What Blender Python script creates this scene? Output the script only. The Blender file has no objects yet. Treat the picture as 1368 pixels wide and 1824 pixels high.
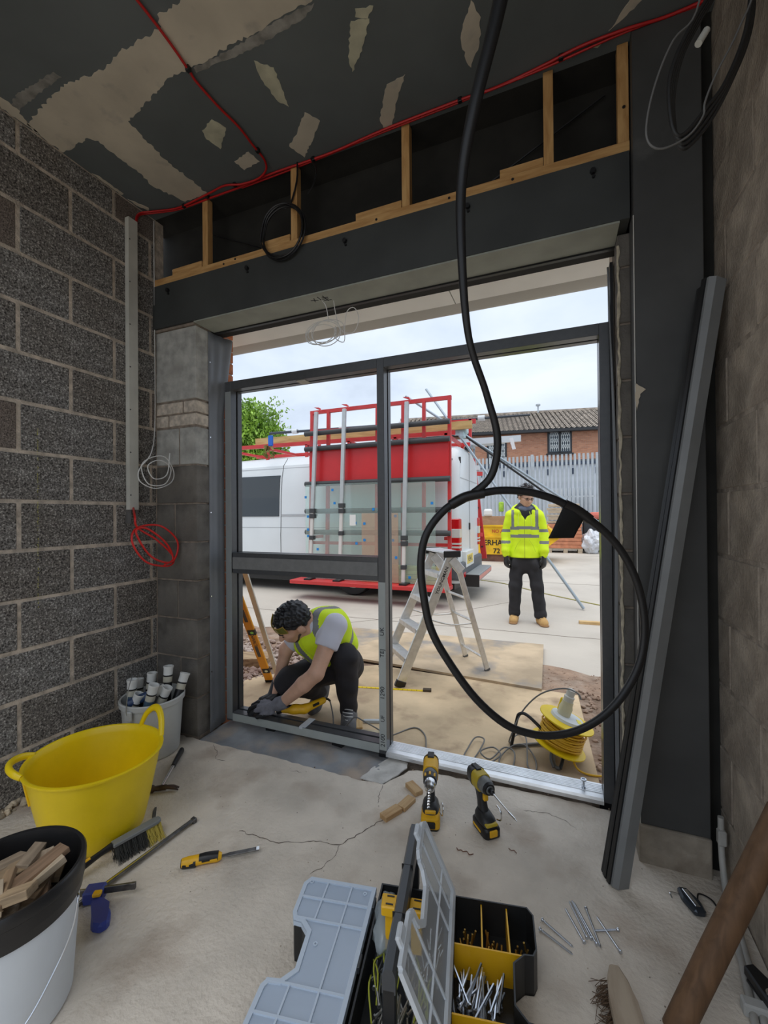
import bpy, bmesh, math, random
from mathutils import Vector, Matrix, Euler

# ---------------------------------------------------------------- camera, sky, light, exposure
SC = bpy.context.scene
COL = SC.collection
PI = math.pi
R = math.radians

def setup_camera():
    yaw, pitch, roll = R(22.133), R(0.324), R(-0.473)
    f = Vector((-math.sin(yaw) * math.cos(pitch), math.cos(yaw) * math.cos(pitch), math.sin(pitch)))
    r = Vector((math.cos(yaw), math.sin(yaw), 0))
    u = r.cross(f)
    r2 = r * math.cos(roll) + u * math.sin(roll)
    u2 = u * math.cos(roll) - r * math.sin(roll)
    cam = bpy.data.cameras.new('camera')
    cam.sensor_fit = 'HORIZONTAL'
    cam.sensor_width = 36.0
    cam.lens = 36.0 * 759.7 / 1368.0
    cam.clip_start = 0.02
    cam.clip_end = 500
    o = bpy.data.objects.new('camera', cam)
    COL.objects.link(o)
    m = Matrix(((r2.x, u2.x, -f.x, 0), (r2.y, u2.y, -f.y, 0), (r2.z, u2.z, -f.z, 1.28), (0, 0, 0, 1)))
    o.matrix_world = m
    SC.camera = o
setup_camera()

SKY_STRENGTH = 0.86
def setup_world():
    w = bpy.data.worlds.new('overcast_sky')
    SC.world = w
    w.use_nodes = True
    nt = w.node_tree
    nt.nodes.clear()
    out = nt.nodes.new('ShaderNodeOutputWorld')
    bg = nt.nodes.new('ShaderNodeBackground')
    tc = nt.nodes.new('ShaderNodeTexCoord')
    mp = nt.nodes.new('ShaderNodeMapping')
    mp.inputs['Scale'].default_value = (1.0, 1.0, 2.6)
    nz = nt.nodes.new('ShaderNodeTexNoise')
    nz.inputs['Scale'].default_value = 2.3
    nz.inputs['Detail'].default_value = 6
    nz.inputs['Roughness'].default_value = 0.52
    nz.inputs['Distortion'].default_value = 0.3
    cr = nt.nodes.new('ShaderNodeValToRGB')
    e = cr.color_ramp.elements
    e[0].position = 0.30
    e[0].color = (0.44, 0.51, 0.62, 1)
    e[1].position = 0.66
    e[1].color = (0.72, 0.785, 0.875, 1)
    m = cr.color_ramp.elements.new(0.46)
    m.color = (0.58, 0.665, 0.79, 1)
    nt.links.new(tc.outputs['Generated'], mp.inputs['Vector'])
    nt.links.new(mp.outputs['Vector'], nz.inputs['Vector'])
    nt.links.new(nz.outputs['Fac'], cr.inputs['Fac'])
    nt.links.new(cr.outputs['Color'], bg.inputs['Color'])
    bg.inputs['Strength'].default_value = SKY_STRENGTH
    nt.links.new(bg.outputs['Background'], out.inputs['Surface'])
setup_world()

def setup_sun():
    # the bright part of the cloud cover, very soft
    l = bpy.data.lights.new('veiled_sun', 'SUN')
    l.energy = 1.35
    l.angle = R(60)
    l.color = (1.0, 0.97, 0.92)
    o = bpy.data.objects.new('veiled_sun', l)
    COL.objects.link(o)
    o.rotation_euler = (R(13), 0, R(12))
setup_sun()

vs = SC.view_settings
vs.view_transform = 'Standard'
vs.look = 'None'
vs.gamma = 1.0
vs.use_curve_mapping = False
vs.exposure = 0.62

# ---------------------------------------------------------------- helpers
MW = {}

def tag(o, label=None, cat=None, group=None, kind=None):
    if label: o['label'] = label
    if cat: o['category'] = cat
    if group: o['group'] = group
    if kind: o['kind'] = kind
    return o

def thing(name, label, cat, loc=(0, 0, 0), rotz=0.0, group=None, rot=None, kind=None):
    o = bpy.data.objects.new(name, None)
    o.empty_display_size = 0.05
    COL.objects.link(o)
    o.location = loc
    o.rotation_euler = rot if rot else (0, 0, rotz)
    MW[o.name] = Matrix.Translation(Vector(loc)) @ Euler(o.rotation_euler).to_matrix().to_4x4()
    tag(o, label, cat, group, kind)
    return o

def sub(name, parent, loc, label=None):
    # an Empty part that gathers the sub-parts of one thing
    o = bpy.data.objects.new(name, None)
    o.empty_display_size = 0.05
    COL.objects.link(o)
    pm = MW[parent.name]
    o.parent = parent
    o.location = pm.inverted() @ Vector(loc)
    MW[o.name] = pm @ Matrix.Translation(o.location)
    if label: o['label'] = label
    return o

def link(name, me, mat, parent=None, world=True, smooth=False):
    """world=True: the vertices are world coordinates and are brought into the parent's frame."""
    o = bpy.data.objects.new(name, me)
    COL.objects.link(o)
    if mat: me.materials.append(mat)
    if smooth:
        for p in me.polygons: p.use_smooth = True
    if parent is not None:
        o.parent = parent
        if world:
            q = parent
            mw = MW.get(q.name)
            if mw is not None: me.transform(mw.inverted())
            MW[o.name] = mw if mw is not None else Matrix.Identity(4)
        else:
            MW[o.name] = MW.get(parent.name, Matrix.Identity(4))
    else:
        MW[o.name] = Matrix.Identity(4)
    return o

def bm_link(name, bm, mat, parent=None, world=True, smooth=False):
    me = bpy.data.meshes.new(name)
    bmesh.ops.recalc_face_normals(bm, faces=bm.faces[:])
    bm.to_mesh(me)
    bm.free()
    return link(name, me, mat, parent, world, smooth)

def auto_smooth(o, ang=35):
    me = o.data
    for p in me.polygons: p.use_smooth = True
    bm = bmesh.new()
    bm.from_mesh(me)
    a = R(ang)
    for e in bm.edges:
        if len(e.link_faces) == 2 and e.calc_face_angle(0) > a: e.smooth = False
    bm.to_mesh(me)
    bm.free()
    return o

def bm_box(bm, lo, hi, mat4=None, bevel=0.0, seg=1):
    lo, hi = Vector(lo), Vector(hi)
    r = bmesh.ops.create_cube(bm, size=1.0)
    v = r['verts']
    c = (lo + hi) / 2
    s = hi - lo
    for x in v: x.co = Vector((x.co.x * s.x, x.co.y * s.y, x.co.z * s.z)) + c
    if bevel > 0:
        es = list({e for x in v for e in x.link_edges})
        r2 = bmesh.ops.bevel(bm, geom=es, offset=bevel, segments=seg, affect='EDGES', profile=0.5)
        v = list({x for fc in r2['faces'] for x in fc.verts} | {x for x in v if x.is_valid})
    if mat4 is not None:
        bmesh.ops.transform(bm, matrix=mat4, verts=[x for x in v if x.is_valid])
    return v

def box(name, lo, hi, mat, parent=None, bevel=0.0, seg=1, world=True, m=None):
    bm = bmesh.new()
    bm_box(bm, lo, hi, m, bevel, seg)
    return bm_link(name, bm, mat, parent, world)

def bar_matrix(a, b, up=(0, 0, 1)):
    a, b = Vector(a), Vector(b)
    z = (b - a).normalized()
    up = Vector(up)
    if abs(z.dot(up)) > 0.99: up = Vector((1, 0, 0))
    x = up.cross(z).normalized()
    y = z.cross(x)
    return Matrix(((x.x, y.x, z.x, a.x), (x.y, y.y, z.y, a.y), (x.z, y.z, z.z, a.z), (0, 0, 0, 1))), (b - a).length

def bm_bar(bm, a, b, w, h, up=(0, 0, 1), bevel=0.0):
    m, L = bar_matrix(a, b, up)
    return bm_box(bm, (-w / 2, -h / 2, 0), (w / 2, h / 2, L), m, bevel)

def bar(name, a, b, w, h, mat, parent=None, up=(0, 0, 1), bevel=0.0, world=True):
    bm = bmesh.new()
    bm_bar(bm, a, b, w, h, up, bevel)
    return bm_link(name, bm, mat, parent, world)

def catmull(pts, n=6, closed=False):
    P = [Vector(p) for p in pts]
    if len(P) < 3: return P
    out = []
    N = len(P)
    rng = range(N if closed else N - 1)
    for i in rng:
        p0 = P[(i - 1) % N] if (closed or i > 0) else P[0] * 2 - P[1]
        p1 = P[i]
        p2 = P[(i + 1) % N]
        p3 = P[(i + 2) % N] if (closed or i + 2 < N) else P[-1] * 2 - P[-2]
        for k in range(n):
            t = k / n
            out.append(0.5 * ((2 * p1) + (p2 - p0) * t + (2 * p0 - 5 * p1 + 4 * p2 - p3) * t * t + (3 * p1 - p0 - 3 * p2 + p3) * t ** 3))
    if not closed: out.append(P[-1])
    return out

def lerp_list(L, n):
    out = []
    for i in range(n):
        t = i / max(1, n - 1) * (len(L) - 1)
        k = min(int(t), len(L) - 2)
        out.append(L[k] + (L[k + 1] - L[k]) * (t - k))
    return out

def bm_tube(bm, pts, r, sides=8, smooth_n=6, closed=False, flat=1.0, cap=True, n0=None):
    P = catmull(pts, smooth_n, closed) if smooth_n > 1 and len(pts) > 2 else [Vector(p) for p in pts]
    N = len(P)
    rs = lerp_list(list(r), N) if isinstance(r, (list, tuple)) else [r] * N
    T = []
    for i in range(N):
        if closed: d = P[(i + 1) % N] - P[i - 1]
        else: d = P[min(i + 1, N - 1)] - P[max(i - 1, 0)]
        T.append(d.normalized() if d.length > 1e-9 else Vector((0, 0, 1)))
    up = Vector(n0) if n0 else (Vector((0, 0, 1)) if abs(T[0].z) < 0.9 else Vector((1, 0, 0)))
    x = (up - T[0] * up.dot(T[0])).normalized()
    rings = []
    for i in range(N):
        x = x - T[i] * x.dot(T[i])
        x = x.normalized() if x.length > 1e-6 else T[i].orthogonal().normalized()
        y = T[i].cross(x)
        rings.append([bm.verts.new(P[i] + x * (math.cos(2 * PI * k / sides) * rs[i]) + y * (math.sin(2 * PI * k / sides) * rs[i] * flat)) for k in range(sides)])
    for i in range(N if closed else N - 1):
        a, b = rings[i], rings[(i + 1) % N]
        for k in range(sides):
            bm.faces.new((a[k], a[(k + 1) % sides], b[(k + 1) % sides], b[k]))
    if cap and not closed:
        bm.faces.new(rings[0][::-1])
        bm.faces.new(rings[-1])
    return rings

def tube(name, pts, r, mat, parent=None, sides=8, smooth_n=6, closed=False, flat=1.0, world=True, n0=None):
    bm = bmesh.new()
    bm_tube(bm, pts, r, sides, smooth_n, closed, flat, True, n0)
    o = bm_link(name, bm, mat, parent, world, True)
    return auto_smooth(o, 50)

def bm_lathe(bm, prof, n=32, m=None, sx=1.0, sy=1.0):
    """prof: list of (r, z); open at the ends unless r == 0"""
    rings = []
    m = m or Matrix.Identity(4)
    for r, z in prof:
        if r < 1e-6:
            rings.append([bm.verts.new(m @ Vector((0, 0, z)))])
        else:
            rings.append([bm.verts.new(m @ Vector((r * sx * math.cos(2 * PI * k / n), r * sy * math.sin(2 * PI * k / n), z))) for k in range(n)])
    for a, b in zip(rings, rings[1:]):
        for k in range(n):
            k2 = (k + 1) % n
            if len(a) == 1 and len(b) == 1: continue
            if len(a) == 1: bm.faces.new((a[0], b[k], b[k2]))
            elif len(b) == 1: bm.faces.new((a[k], a[k2], b[0]))
            else: bm.faces.new((a[k], a[k2], b[k2], b[k]))
    return rings

def lathe(name, prof, mat, parent=None, n=32, m=None, sx=1.0, sy=1.0, world=True, ang=40):
    bm = bmesh.new()
    bm_lathe(bm, prof, n, m, sx, sy)
    o = bm_link(name, bm, mat, parent, world, True)
    return auto_smooth(o, ang)

def axis_m(a, b, up=(0, 0, 1)):
    return bar_matrix(a, b, up)[0]

def cyl(name, a, b, r, mat, parent=None, n=16, r2=None, world=True):
    r2 = r if r2 is None else r2
    L = (Vector(b) - Vector(a)).length
    return lathe(name, [(0, 0), (r, 0), (r2, L), (0, L)], mat, parent, n, axis_m(a, b), world=world)

def bm_cyl(bm, a, b, r, n=12, r2=None):
    r2 = r if r2 is None else r2
    L = (Vector(b) - Vector(a)).length
    return bm_lathe(bm, [(0, 0), (r, 0), (r2, L), (0, L)], n, axis_m(a, b))

def bm_prism(bm, poly, lo, hi, m=None):
    """poly of (x, y); extruded in z from lo to hi, then transformed by m"""
    m = m or Matrix.Identity(4)
    a = [bm.verts.new(m @ Vector((x, y, lo))) for x, y in poly]
    b = [bm.verts.new(m @ Vector((x, y, hi))) for x, y in poly]
    n = len(poly)
    bm.faces.new(a[::-1])
    bm.faces.new(b)
    for i in range(n): bm.faces.new((a[i], a[(i + 1) % n], b[(i + 1) % n], b[i]))
    return a + b

def prism(name, poly, lo, hi, mat, parent=None, m=None, world=True, bevel=0.0):
    bm = bmesh.new()
    bm_prism(bm, poly, lo, hi, m)
    if bevel > 0:
        bmesh.ops.bevel(bm, geom=bm.edges[:], offset=bevel, segments=1, affect='EDGES')
    return bm_link(name, bm, mat, parent, world)

def frame_m(origin, x, y):
    x = Vector(x).normalized()
    y = Vector(y)
    y = (y - x * x.dot(y)).normalized()
    z = x.cross(y)
    o = Vector(origin)
    return Matrix(((x.x, y.x, z.x, o.x), (x.y, y.y, z.y, o.y), (x.z, y.z, z.z, o.z), (0, 0, 0, 1)))

def copy_thing(root, loc=None, rot=None, label=None, group=None):
    r = root.copy()
    COL.objects.link(r)
    if loc is not None: r.location = loc
    if rot is not None: r.rotation_euler = rot
    if label: r['label'] = label
    if group: r['group'] = group
    for ch in list(root.children):
        c = ch.copy()
        COL.objects.link(c)
        c.parent = r
        for g in list(ch.children):
            d = g.copy()
            COL.objects.link(d)
            d.parent = c
    return r

def text(name, body, mat, parent, m, size=0.1, extrude=0.0005, bold=0.0, sx=1.0):
    cu = bpy.data.curves.new(name, 'FONT')
    cu.body = body
    cu.size = size
    cu.extrude = extrude
    cu.offset = bold
    cu.align_x = 'CENTER'
    cu.align_y = 'CENTER'
    o = bpy.data.objects.new(name, cu)
    COL.objects.link(o)
    dg = bpy.context.evaluated_depsgraph_get()
    me = bpy.data.meshes.new_from_object(o.evaluated_get(dg))
    bpy.data.objects.remove(o)
    bpy.data.curves.remove(cu)
    me.transform(m @ Matrix.Diagonal((sx, 1, 1, 1)))
    me.materials.clear()
    return link(name, me, mat, parent, True)

# ---------------------------------------------------------------- materials
MATS = {}

def mat(name, col, rough=0.6, metal=0.0, var=0.0, scale=8.0, bump=0.0, bscale=60.0, col2=None, spec=None, trans=0.0, ior=1.45, coords='Object', detail=4, stain=None, alpha=1.0, lo=0.35, hi=0.65, bdist=0.01):
    if name in MATS: return MATS[name]
    m = bpy.data.materials.new(name)
    MATS[name] = m
    m.use_nodes = True
    nt = m.node_tree
    b = nt.nodes['Principled BSDF']
    L = nt.links.new
    b.inputs['Roughness'].default_value = rough
    b.inputs['Metallic'].default_value = metal
    if spec is not None: b.inputs['Specular IOR Level'].default_value = spec
    if trans:
        b.inputs['Transmission Weight'].default_value = trans
        b.inputs['IOR'].default_value = ior
    b.inputs['Alpha'].default_value = alpha
    c4 = (*col, 1)
    b.inputs['Base Color'].default_value = c4
    m.diffuse_color = c4
    if var or col2 or bump or stain:
        tc = nt.nodes.new('ShaderNodeTexCoord')
        src = tc.outputs[coords]
    if var or col2:
        nz = nt.nodes.new('ShaderNodeTexNoise')
        nz.inputs['Scale'].default_value = scale
        nz.inputs['Detail'].default_value = detail
        L(src, nz.inputs['Vector'])
        cr = nt.nodes.new('ShaderNodeValToRGB')
        cr.color_ramp.elements[0].position = lo
        cr.color_ramp.elements[1].position = hi
        c2 = col2 if col2 else tuple(max(0, x * (1 - var)) for x in col)
        c1 = col if col2 else tuple(min(1, x * (1 + var * 0.6)) for x in col)
        cr.color_ramp.elements[0].color = (*c2, 1)
        cr.color_ramp.elements[1].color = (*c1, 1)
        L(nz.outputs['Fac'], cr.inputs['Fac'])
        last = cr.outputs['Color']
        if stain:
            scol, sscale, slo, shi = stain
            n2 = nt.nodes.new('ShaderNodeTexNoise')
            n2.inputs['Scale'].default_value = sscale
            n2.inputs['Detail'].default_value = 7
            L(src, n2.inputs['Vector'])
            mr = nt.nodes.new('ShaderNodeMapRange')
            mr.inputs['From Min'].default_value = slo
            mr.inputs['From Max'].default_value = shi
            L(n2.outputs['Fac'], mr.inputs['Value'])
            mx = nt.nodes.new('ShaderNodeMix')
            mx.data_type = 'RGBA'
            L(mr.outputs['Result'], mx.inputs['Factor'])
            L(last, mx.inputs['A'])
            mx.inputs['B'].default_value = (*scol, 1)
            last = mx.outputs['Result']
        L(last, b.inputs['Base Color'])
    if bump:
        n3 = nt.nodes.new('ShaderNodeTexNoise')
        n3.inputs['Scale'].default_value = bscale
        n3.inputs['Detail'].default_value = 5
        L(src, n3.inputs['Vector'])
        bp = nt.nodes.new('ShaderNodeBump')
        bp.inputs['Strength'].default_value = bump
        bp.inputs['Distance'].default_value = bdist
        L(n3.outputs['Fac'], bp.inputs['Height'])
        L(bp.outputs['Normal'], b.inputs['Normal'])
    return m

def speckle_mat(name, base, dark, light, scale=190.0, rough=0.95, tint=None, tscale=3.0):
    """dense-aggregate concrete block: fine light and dark grains"""
    m = bpy.data.materials.new(name)
    MATS[name] = m
    m.use_nodes = True
    nt = m.node_tree
    b = nt.nodes['Principled BSDF']
    L = nt.links.new
    b.inputs['Roughness'].default_value = rough
    b.inputs['Specular IOR Level'].default_value = 0.2
    tc = nt.nodes.new('ShaderNodeTexCoord')
    n = nt.nodes.new('ShaderNodeTexNoise')
    n.inputs['Scale'].default_value = scale
    n.inputs['Detail'].default_value = 3
    n.inputs['Roughness'].default_value = 0.7
    L(tc.outputs['Object'], n.inputs['Vector'])
    cr = nt.nodes.new('ShaderNodeValToRGB')
    e = cr.color_ramp.elements
    e[0].position = 0.36
    e[0].color = (*dark, 1)
    e[1].position = 0.66
    e[1].color = (*light, 1)
    k = e.new(0.47)
    k.color = (*base, 1)
    k = e.new(0.56)
    k.color = (*[x * 1.15 for x in base], 1)
    L(n.outputs['Fac'], cr.inputs['Fac'])
    last = cr.outputs['Color']
    oi = nt.nodes.new('ShaderNodeObjectInfo')
    n2 = nt.nodes.new('ShaderNodeTexNoise')
    n2.inputs['Scale'].default_value = tscale
    n2.inputs['Detail'].default_value = 3
    L(tc.outputs['Object'], n2.inputs['Vector'])
    add = nt.nodes.new('ShaderNodeMath')
    add.operation = 'MULTIPLY_ADD'
    add.inputs[1].default_value = 0.5
    L(oi.outputs['Random'], add.inputs[0])
    L(n2.outputs['Fac'], add.inputs[2])
    mr = nt.nodes.new('ShaderNodeMapRange')
    mr.inputs['From Min'].default_value = 0.45
    mr.inputs['From Max'].default_value = 1.0
    L(add.outputs['Value'], mr.inputs['Value'])
    mx = nt.nodes.new('ShaderNodeMix')
    mx.data_type = 'RGBA'
    mx.blend_type = 'MULTIPLY'
    mx.inputs['B'].default_value = (*(tint or (0.78, 0.74, 0.70)), 1)
    L(mr.outputs['Result'], mx.inputs['Factor'])
    L(last, mx.inputs['A'])
    L(mx.outputs['Result'], b.inputs['Base Color'])
    bp = nt.nodes.new('ShaderNodeBump')
    bp.inputs['Strength'].default_value = 0.7
    bp.inputs['Distance'].default_value = 0.004
    L(n.outputs['Fac'], bp.inputs['Height'])
    L(bp.outputs['Normal'], b.inputs['Normal'])
    return m

def wood_mat(name, c1, c2, scale=6.0, stretch=(1, 12, 12), rough=0.7):
    m = bpy.data.materials.new(name)
    MATS[name] = m
    m.use_nodes = True
    nt = m.node_tree
    b = nt.nodes['Principled BSDF']
    L = nt.links.new
    b.inputs['Roughness'].default_value = rough
    b.inputs['Specular IOR Level'].default_value = 0.3
    tc = nt.nodes.new('ShaderNodeTexCoord')
    oi = nt.nodes.new('ShaderNodeObjectInfo')
    mp = nt.nodes.new('ShaderNodeMapping')
    mp.inputs['Scale'].default_value = stretch
    L(tc.outputs['Object'], mp.inputs['Vector'])
    L(oi.outputs['Random'], mp.inputs['Location'])
    n = nt.nodes.new('ShaderNodeTexNoise')
    n.inputs['Scale'].default_value = scale
    n.inputs['Detail'].default_value = 5
    n.inputs['Distortion'].default_value = 0.6
    L(mp.outputs['Vector'], n.inputs['Vector'])
    cr = nt.nodes.new('ShaderNodeValToRGB')
    cr.color_ramp.elements[0].position = 0.33
    cr.color_ramp.elements[1].position = 0.64
    cr.color_ramp.elements[0].color = (*c2, 1)
    cr.color_ramp.elements[1].color = (*c1, 1)
    L(n.outputs['Fac'], cr.inputs['Fac'])
    L(cr.outputs['Color'], b.inputs['Base Color'])
    return m

def glass_mat(name, col, gl=0.12, tint=0.9):
    """thin pane: mostly clear, a little mirror"""
    m = bpy.data.materials.new(name)
    MATS[name] = m
    m.use_nodes = True
    nt = m.node_tree
    nt.nodes.clear()
    L = nt.links.new
    out = nt.nodes.new('ShaderNodeOutputMaterial')
    tr = nt.nodes.new('ShaderNodeBsdfTransparent')
    tr.inputs['Color'].default_value = (*col, 1)
    gs = nt.nodes.new('ShaderNodeBsdfGlossy')
    gs.inputs['Roughness'].default_value = 0.03
    df = nt.nodes.new('ShaderNodeBsdfDiffuse')
    df.inputs['Color'].default_value = (*col, 1)
    m1 = nt.nodes.new('ShaderNodeMixShader')
    m1.inputs['Fac'].default_value = tint
    L(tr.outputs[0], m1.inputs[1])
    L(df.outputs[0], m1.inputs[2])
    m2 = nt.nodes.new('ShaderNodeMixShader')
    m2.inputs['Fac'].default_value = gl
    L(m1.outputs[0], m2.inputs[1])
    L(gs.outputs[0], m2.inputs[2])
    L(m2.outputs[0], out.inputs['Surface'])
    return m

random.seed(7)
M_BLOCK = speckle_mat('grey_block', (0.20, 0.19, 0.178), (0.035, 0.032, 0.030), (0.66, 0.64, 0.60), 135.0)
M_BLOCKS = mat('smooth_block', (0.30, 0.29, 0.26), 0.95, var=0.25, scale=14, bump=0.25, bscale=120, stain=((0.15, 0.13, 0.11), 5, 0.55, 0.75))
M_BLOCKT = mat('tan_block', (0.40, 0.335, 0.265), 0.95, var=0.3, scale=9, bump=0.6, bscale=90, stain=((0.17, 0.13, 0.10), 3.5, 0.55, 0.75))
M_MORTAR = mat('mortar', (0.56, 0.475, 0.385), 0.95, var=0.3, scale=25, bump=0.6, bscale=90)
M_MORTARD = mat('mortar_dark', (0.26, 0.21, 0.165), 0.95, var=0.3, scale=25, bump=0.6, bscale=90)
M_BRICKP = mat('pale_brick', (0.60, 0.52, 0.43), 0.9, var=0.3, scale=30, bump=0.5, bscale=120)
M_BRICKO = mat('orange_brick', (0.55, 0.19, 0.085), 0.85, var=0.25, scale=20, bump=0.3, bscale=120)
M_STEEL = mat('painted_steel_dark', (0.045, 0.048, 0.046), 0.55, var=0.25, scale=3, bump=0.05, bscale=40)
M_COLM = mat('column_grey', (0.062, 0.062, 0.060), 0.6, var=0.2, scale=4, stain=((0.10, 0.10, 0.095), 6, 0.66, 0.8))
M_TIMBER = wood_mat('pine_timber', (0.62, 0.37, 0.15), (0.44, 0.23, 0.08), 5, (1.2, 9, 9))
M_ALU = mat('aluminium_mill', (0.86, 0.88, 0.90), 0.42, 0.75, var=0.12, scale=10)
M_FRAME = mat('anthracite_powdercoat', (0.075, 0.077, 0.081), 0.28, 0.0, var=0.08, scale=40)
M_BOUNCE = mat('bounce_grey', (0.43, 0.46, 0.44), 0.5, 0.0, var=0.06, scale=12)  # paler frame tone: reflected floor light put into the colour
M_RUBBER = mat('black_rubber', (0.012, 0.012, 0.013), 0.45)
M_BLACK = mat('black_plastic', (0.010, 0.010, 0.011), 0.42)
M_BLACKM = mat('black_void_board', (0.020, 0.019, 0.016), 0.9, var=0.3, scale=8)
M_WHITEP = mat('white_plastic', (0.80, 0.80, 0.77), 0.45, var=0.06, scale=9)
M_REDC = mat('red_cable', (0.48, 0.012, 0.012), 0.42)
M_YEL = mat('yellow_plastic', (0.83, 0.60, 0.006), 0.42, var=0.08, scale=7)
M_DYEL = mat('tool_yellow', (0.86, 0.47, 0.012), 0.45, var=0.06, scale=30)
M_GREYCABLE = mat('grey_cable', (0.16, 0.16, 0.155), 0.5)
M_WCABLE = mat('white_cable', (0.72, 0.71, 0.68), 0.5)
M_ZINC = mat('zinc_steel', (0.62, 0.66, 0.72), 0.28, 1.0)
M_CHROME = mat('bright_steel', (0.75, 0.76, 0.77), 0.2, 1.0)
M_DSTEEL = mat('dull_steel', (0.17, 0.165, 0.16), 0.42, 0.8, var=0.4, scale=30)
# ================================================================ the room
XL, XR, ZC, YB = -2.245, 0.53, 3.08, -0.32  # YB: rear end cut short and left open to let in extra sky light
M_FLOOR = mat('concrete_floor', (0.72, 0.645, 0.55), 0.85, var=0.24, scale=3.4, detail=12, bump=0.6, bscale=55, stain=((0.44, 0.355, 0.28), 3.8, 0.54, 0.76), lo=0.3, hi=0.7)
M_GROUND = mat('yard_concrete', (0.52, 0.475, 0.415), 0.9, var=0.14, scale=0.8, detail=9, bump=0.3, bscale=30, stain=((0.37, 0.325, 0.275), 0.55, 0.52, 0.75), lo=0.3, hi=0.7)

rng = random.Random(3)
def jag(pts, step=0.03, amp=0.008, seed=1, closed=True):
    rr = random.Random(seed)
    out = []
    n = len(pts)
    for i in range(n if closed else n - 1):
        a, b = Vector(pts[i]), Vector(pts[(i + 1) % n])
        k = max(1, int((b - a).length / step))
        d = (b - a)
        nn = Vector((-d.y, d.x)).normalized() if d.length > 0 else Vector((0, 0))
        for j in range(k):
            p = a + d * (j / k)
            if j > 0: p = p + nn * rr.uniform(-amp, amp)
            out.append((p.x, p.y))
    if not closed: out.append(tuple(pts[-1]))
    return out

# floor slab with its broken edge towards the opening
edge = jag([(0.53, 2.02), (0.235, 2.06), (0.10, 2.075), (-0.35, 2.055), (-0.62, 2.045), (-0.70, 2.02), (-0.735, 1.95), (-0.775, 1.875), (-0.86, 1.868), (-1.25, 1.872), (-1.60, 1.868), (-1.93, 1.865), (-2.245, 1.86)], 0.035, 0.007, 5, closed=False)
floor = prism('floor', [(XL, YB), (XR, YB)] + edge, -0.16, 0.0, M_FLOOR)
tag(floor, 'pale grey concrete floor slab with cracks and dusty stains', kind='structure')
M_CRACK = mat('crack', (0.12, 0.09, 0.07), 1.0)
def crack(pts, w=0.0022, seed=0):
    rr = random.Random(seed)
    P = jag(pts, 0.012, 0.005, seed, closed=False)
    bm = bmesh.new()
    prev = None
    n = len(P)
    for i, p in enumerate(P):
        a = Vector(P[max(0, i - 1)])
        b = Vector(P[min(n - 1, i + 1)])
        d = (b - a).normalized()
        nn = Vector((-d.y, d.x))
        ww = w * rr.uniform(0.3, 1.0) * (0.25 if i in (0, n - 1) else 1)
        q = (bm.verts.new((p[0] + nn.x * ww, p[1] + nn.y * ww, 0.0006)), bm.verts.new((p[0] - nn.x * ww, p[1] - nn.y * ww, 0.0006)))
        if prev: bm.faces.new((prev[0], q[0], q[1], prev[1]))
        prev = q
    bm_link('crack', bm, M_CRACK, floor)
crack([(-1.21, 1.385), (-1.02, 1.39), (-0.90, 1.45), (-0.795, 1.47), (-0.74, 1.56), (-0.69, 1.66), (-0.66, 1.76)], 0.0022, 2)
crack([(-0.795, 1.47), (-0.785, 1.42), (-0.80, 1.36), (-0.83, 1.31)], 0.0015, 3)
crack([(-1.80, 1.86), (-1.72, 1.80), (-1.68, 1.75), (-1.62, 1.755)], 0.0018, 4)
crack([(-0.78, 1.87), (-0.765, 1.80), (-0.75, 1.74)], 0.0016, 6)
crack([(-1.25, 1.80), (-1.22, 1.815), (-1.19, 1.81)], 0.0025, 7)
crack([(-0.15, 1.93), (-0.06, 1.95), (0.02, 1.93), (0.06, 1.89)], 0.0014, 8)
# stones of the broken edge
M_RUB = mat('rubble', (0.36, 0.27, 0.20), 0.95, var=0.4, scale=30, bump=0.8, bscale=60)
def pebble_mesh(seed, name='stone'):
    rr = random.Random(seed)
    bm = bmesh.new()
    bmesh.ops.create_icosphere(bm, subdivisions=1, radius=1)
    for v in bm.verts: v.co = Vector((v.co.x * rr.uniform(0.75, 1.2), v.co.y * rr.uniform(0.6, 1.0), v.co.z * rr.uniform(0.45, 0.75)))
    me = bpy.data.meshes.new(name)
    bm.to_mesh(me)
    bm.free()
    for p in me.polygons: p.use_smooth = rr.random() < 0.5
    return me
def scatter_stones(name, pts, m, label, cat, seed=0, parent=None):
    """loose stones nobody could count, joined into one mesh"""
    bm = bmesh.new()
    protos = [pebble_mesh(seed * 50 + i) for i in range(8)]
    for x, y, z, s in pts:
        me = protos[rng.randrange(8)]
        k = len(bm.verts)
        bm.from_mesh(me)
        bm.verts.ensure_lookup_table()
        M = Matrix.Translation((x, y, z)) @ Euler((rng.uniform(-.5, .5), rng.uniform(-.5, .5), rng.uniform(0, 6.3))).to_matrix().to_4x4() @ Matrix.Scale(s, 4)
        bmesh.ops.transform(bm, matrix=M, verts=bm.verts[k:])
    for p in protos: bpy.data.meshes.remove(p)
    o = bm_link(name, bm, m, parent)
    if not parent: tag(o, label, cat, kind='stuff')
    else: tag(o, kind='stuff')
    return o
pts = []
for i in range(300):
    t = rng.random()
    k = rng.randrange(len(edge) - 1)
    a, b = edge[k], edge[k + 1]
    x = a[0] + (b[0] - a[0]) * t
    y = a[1] + (b[1] - a[1]) * t + rng.uniform(-0.006, 0.022)
    if x < -0.9 and rng.random() < 0.7: continue
    pts.append((x, y, rng.uniform(-0.03, -0.004), rng.uniform(0.003, 0.009)))
scatter_stones('rubble_crumbs', pts, M_RUB, 'brown crumbs of broken concrete along the slab edge', 'rubble', 1)

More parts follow.
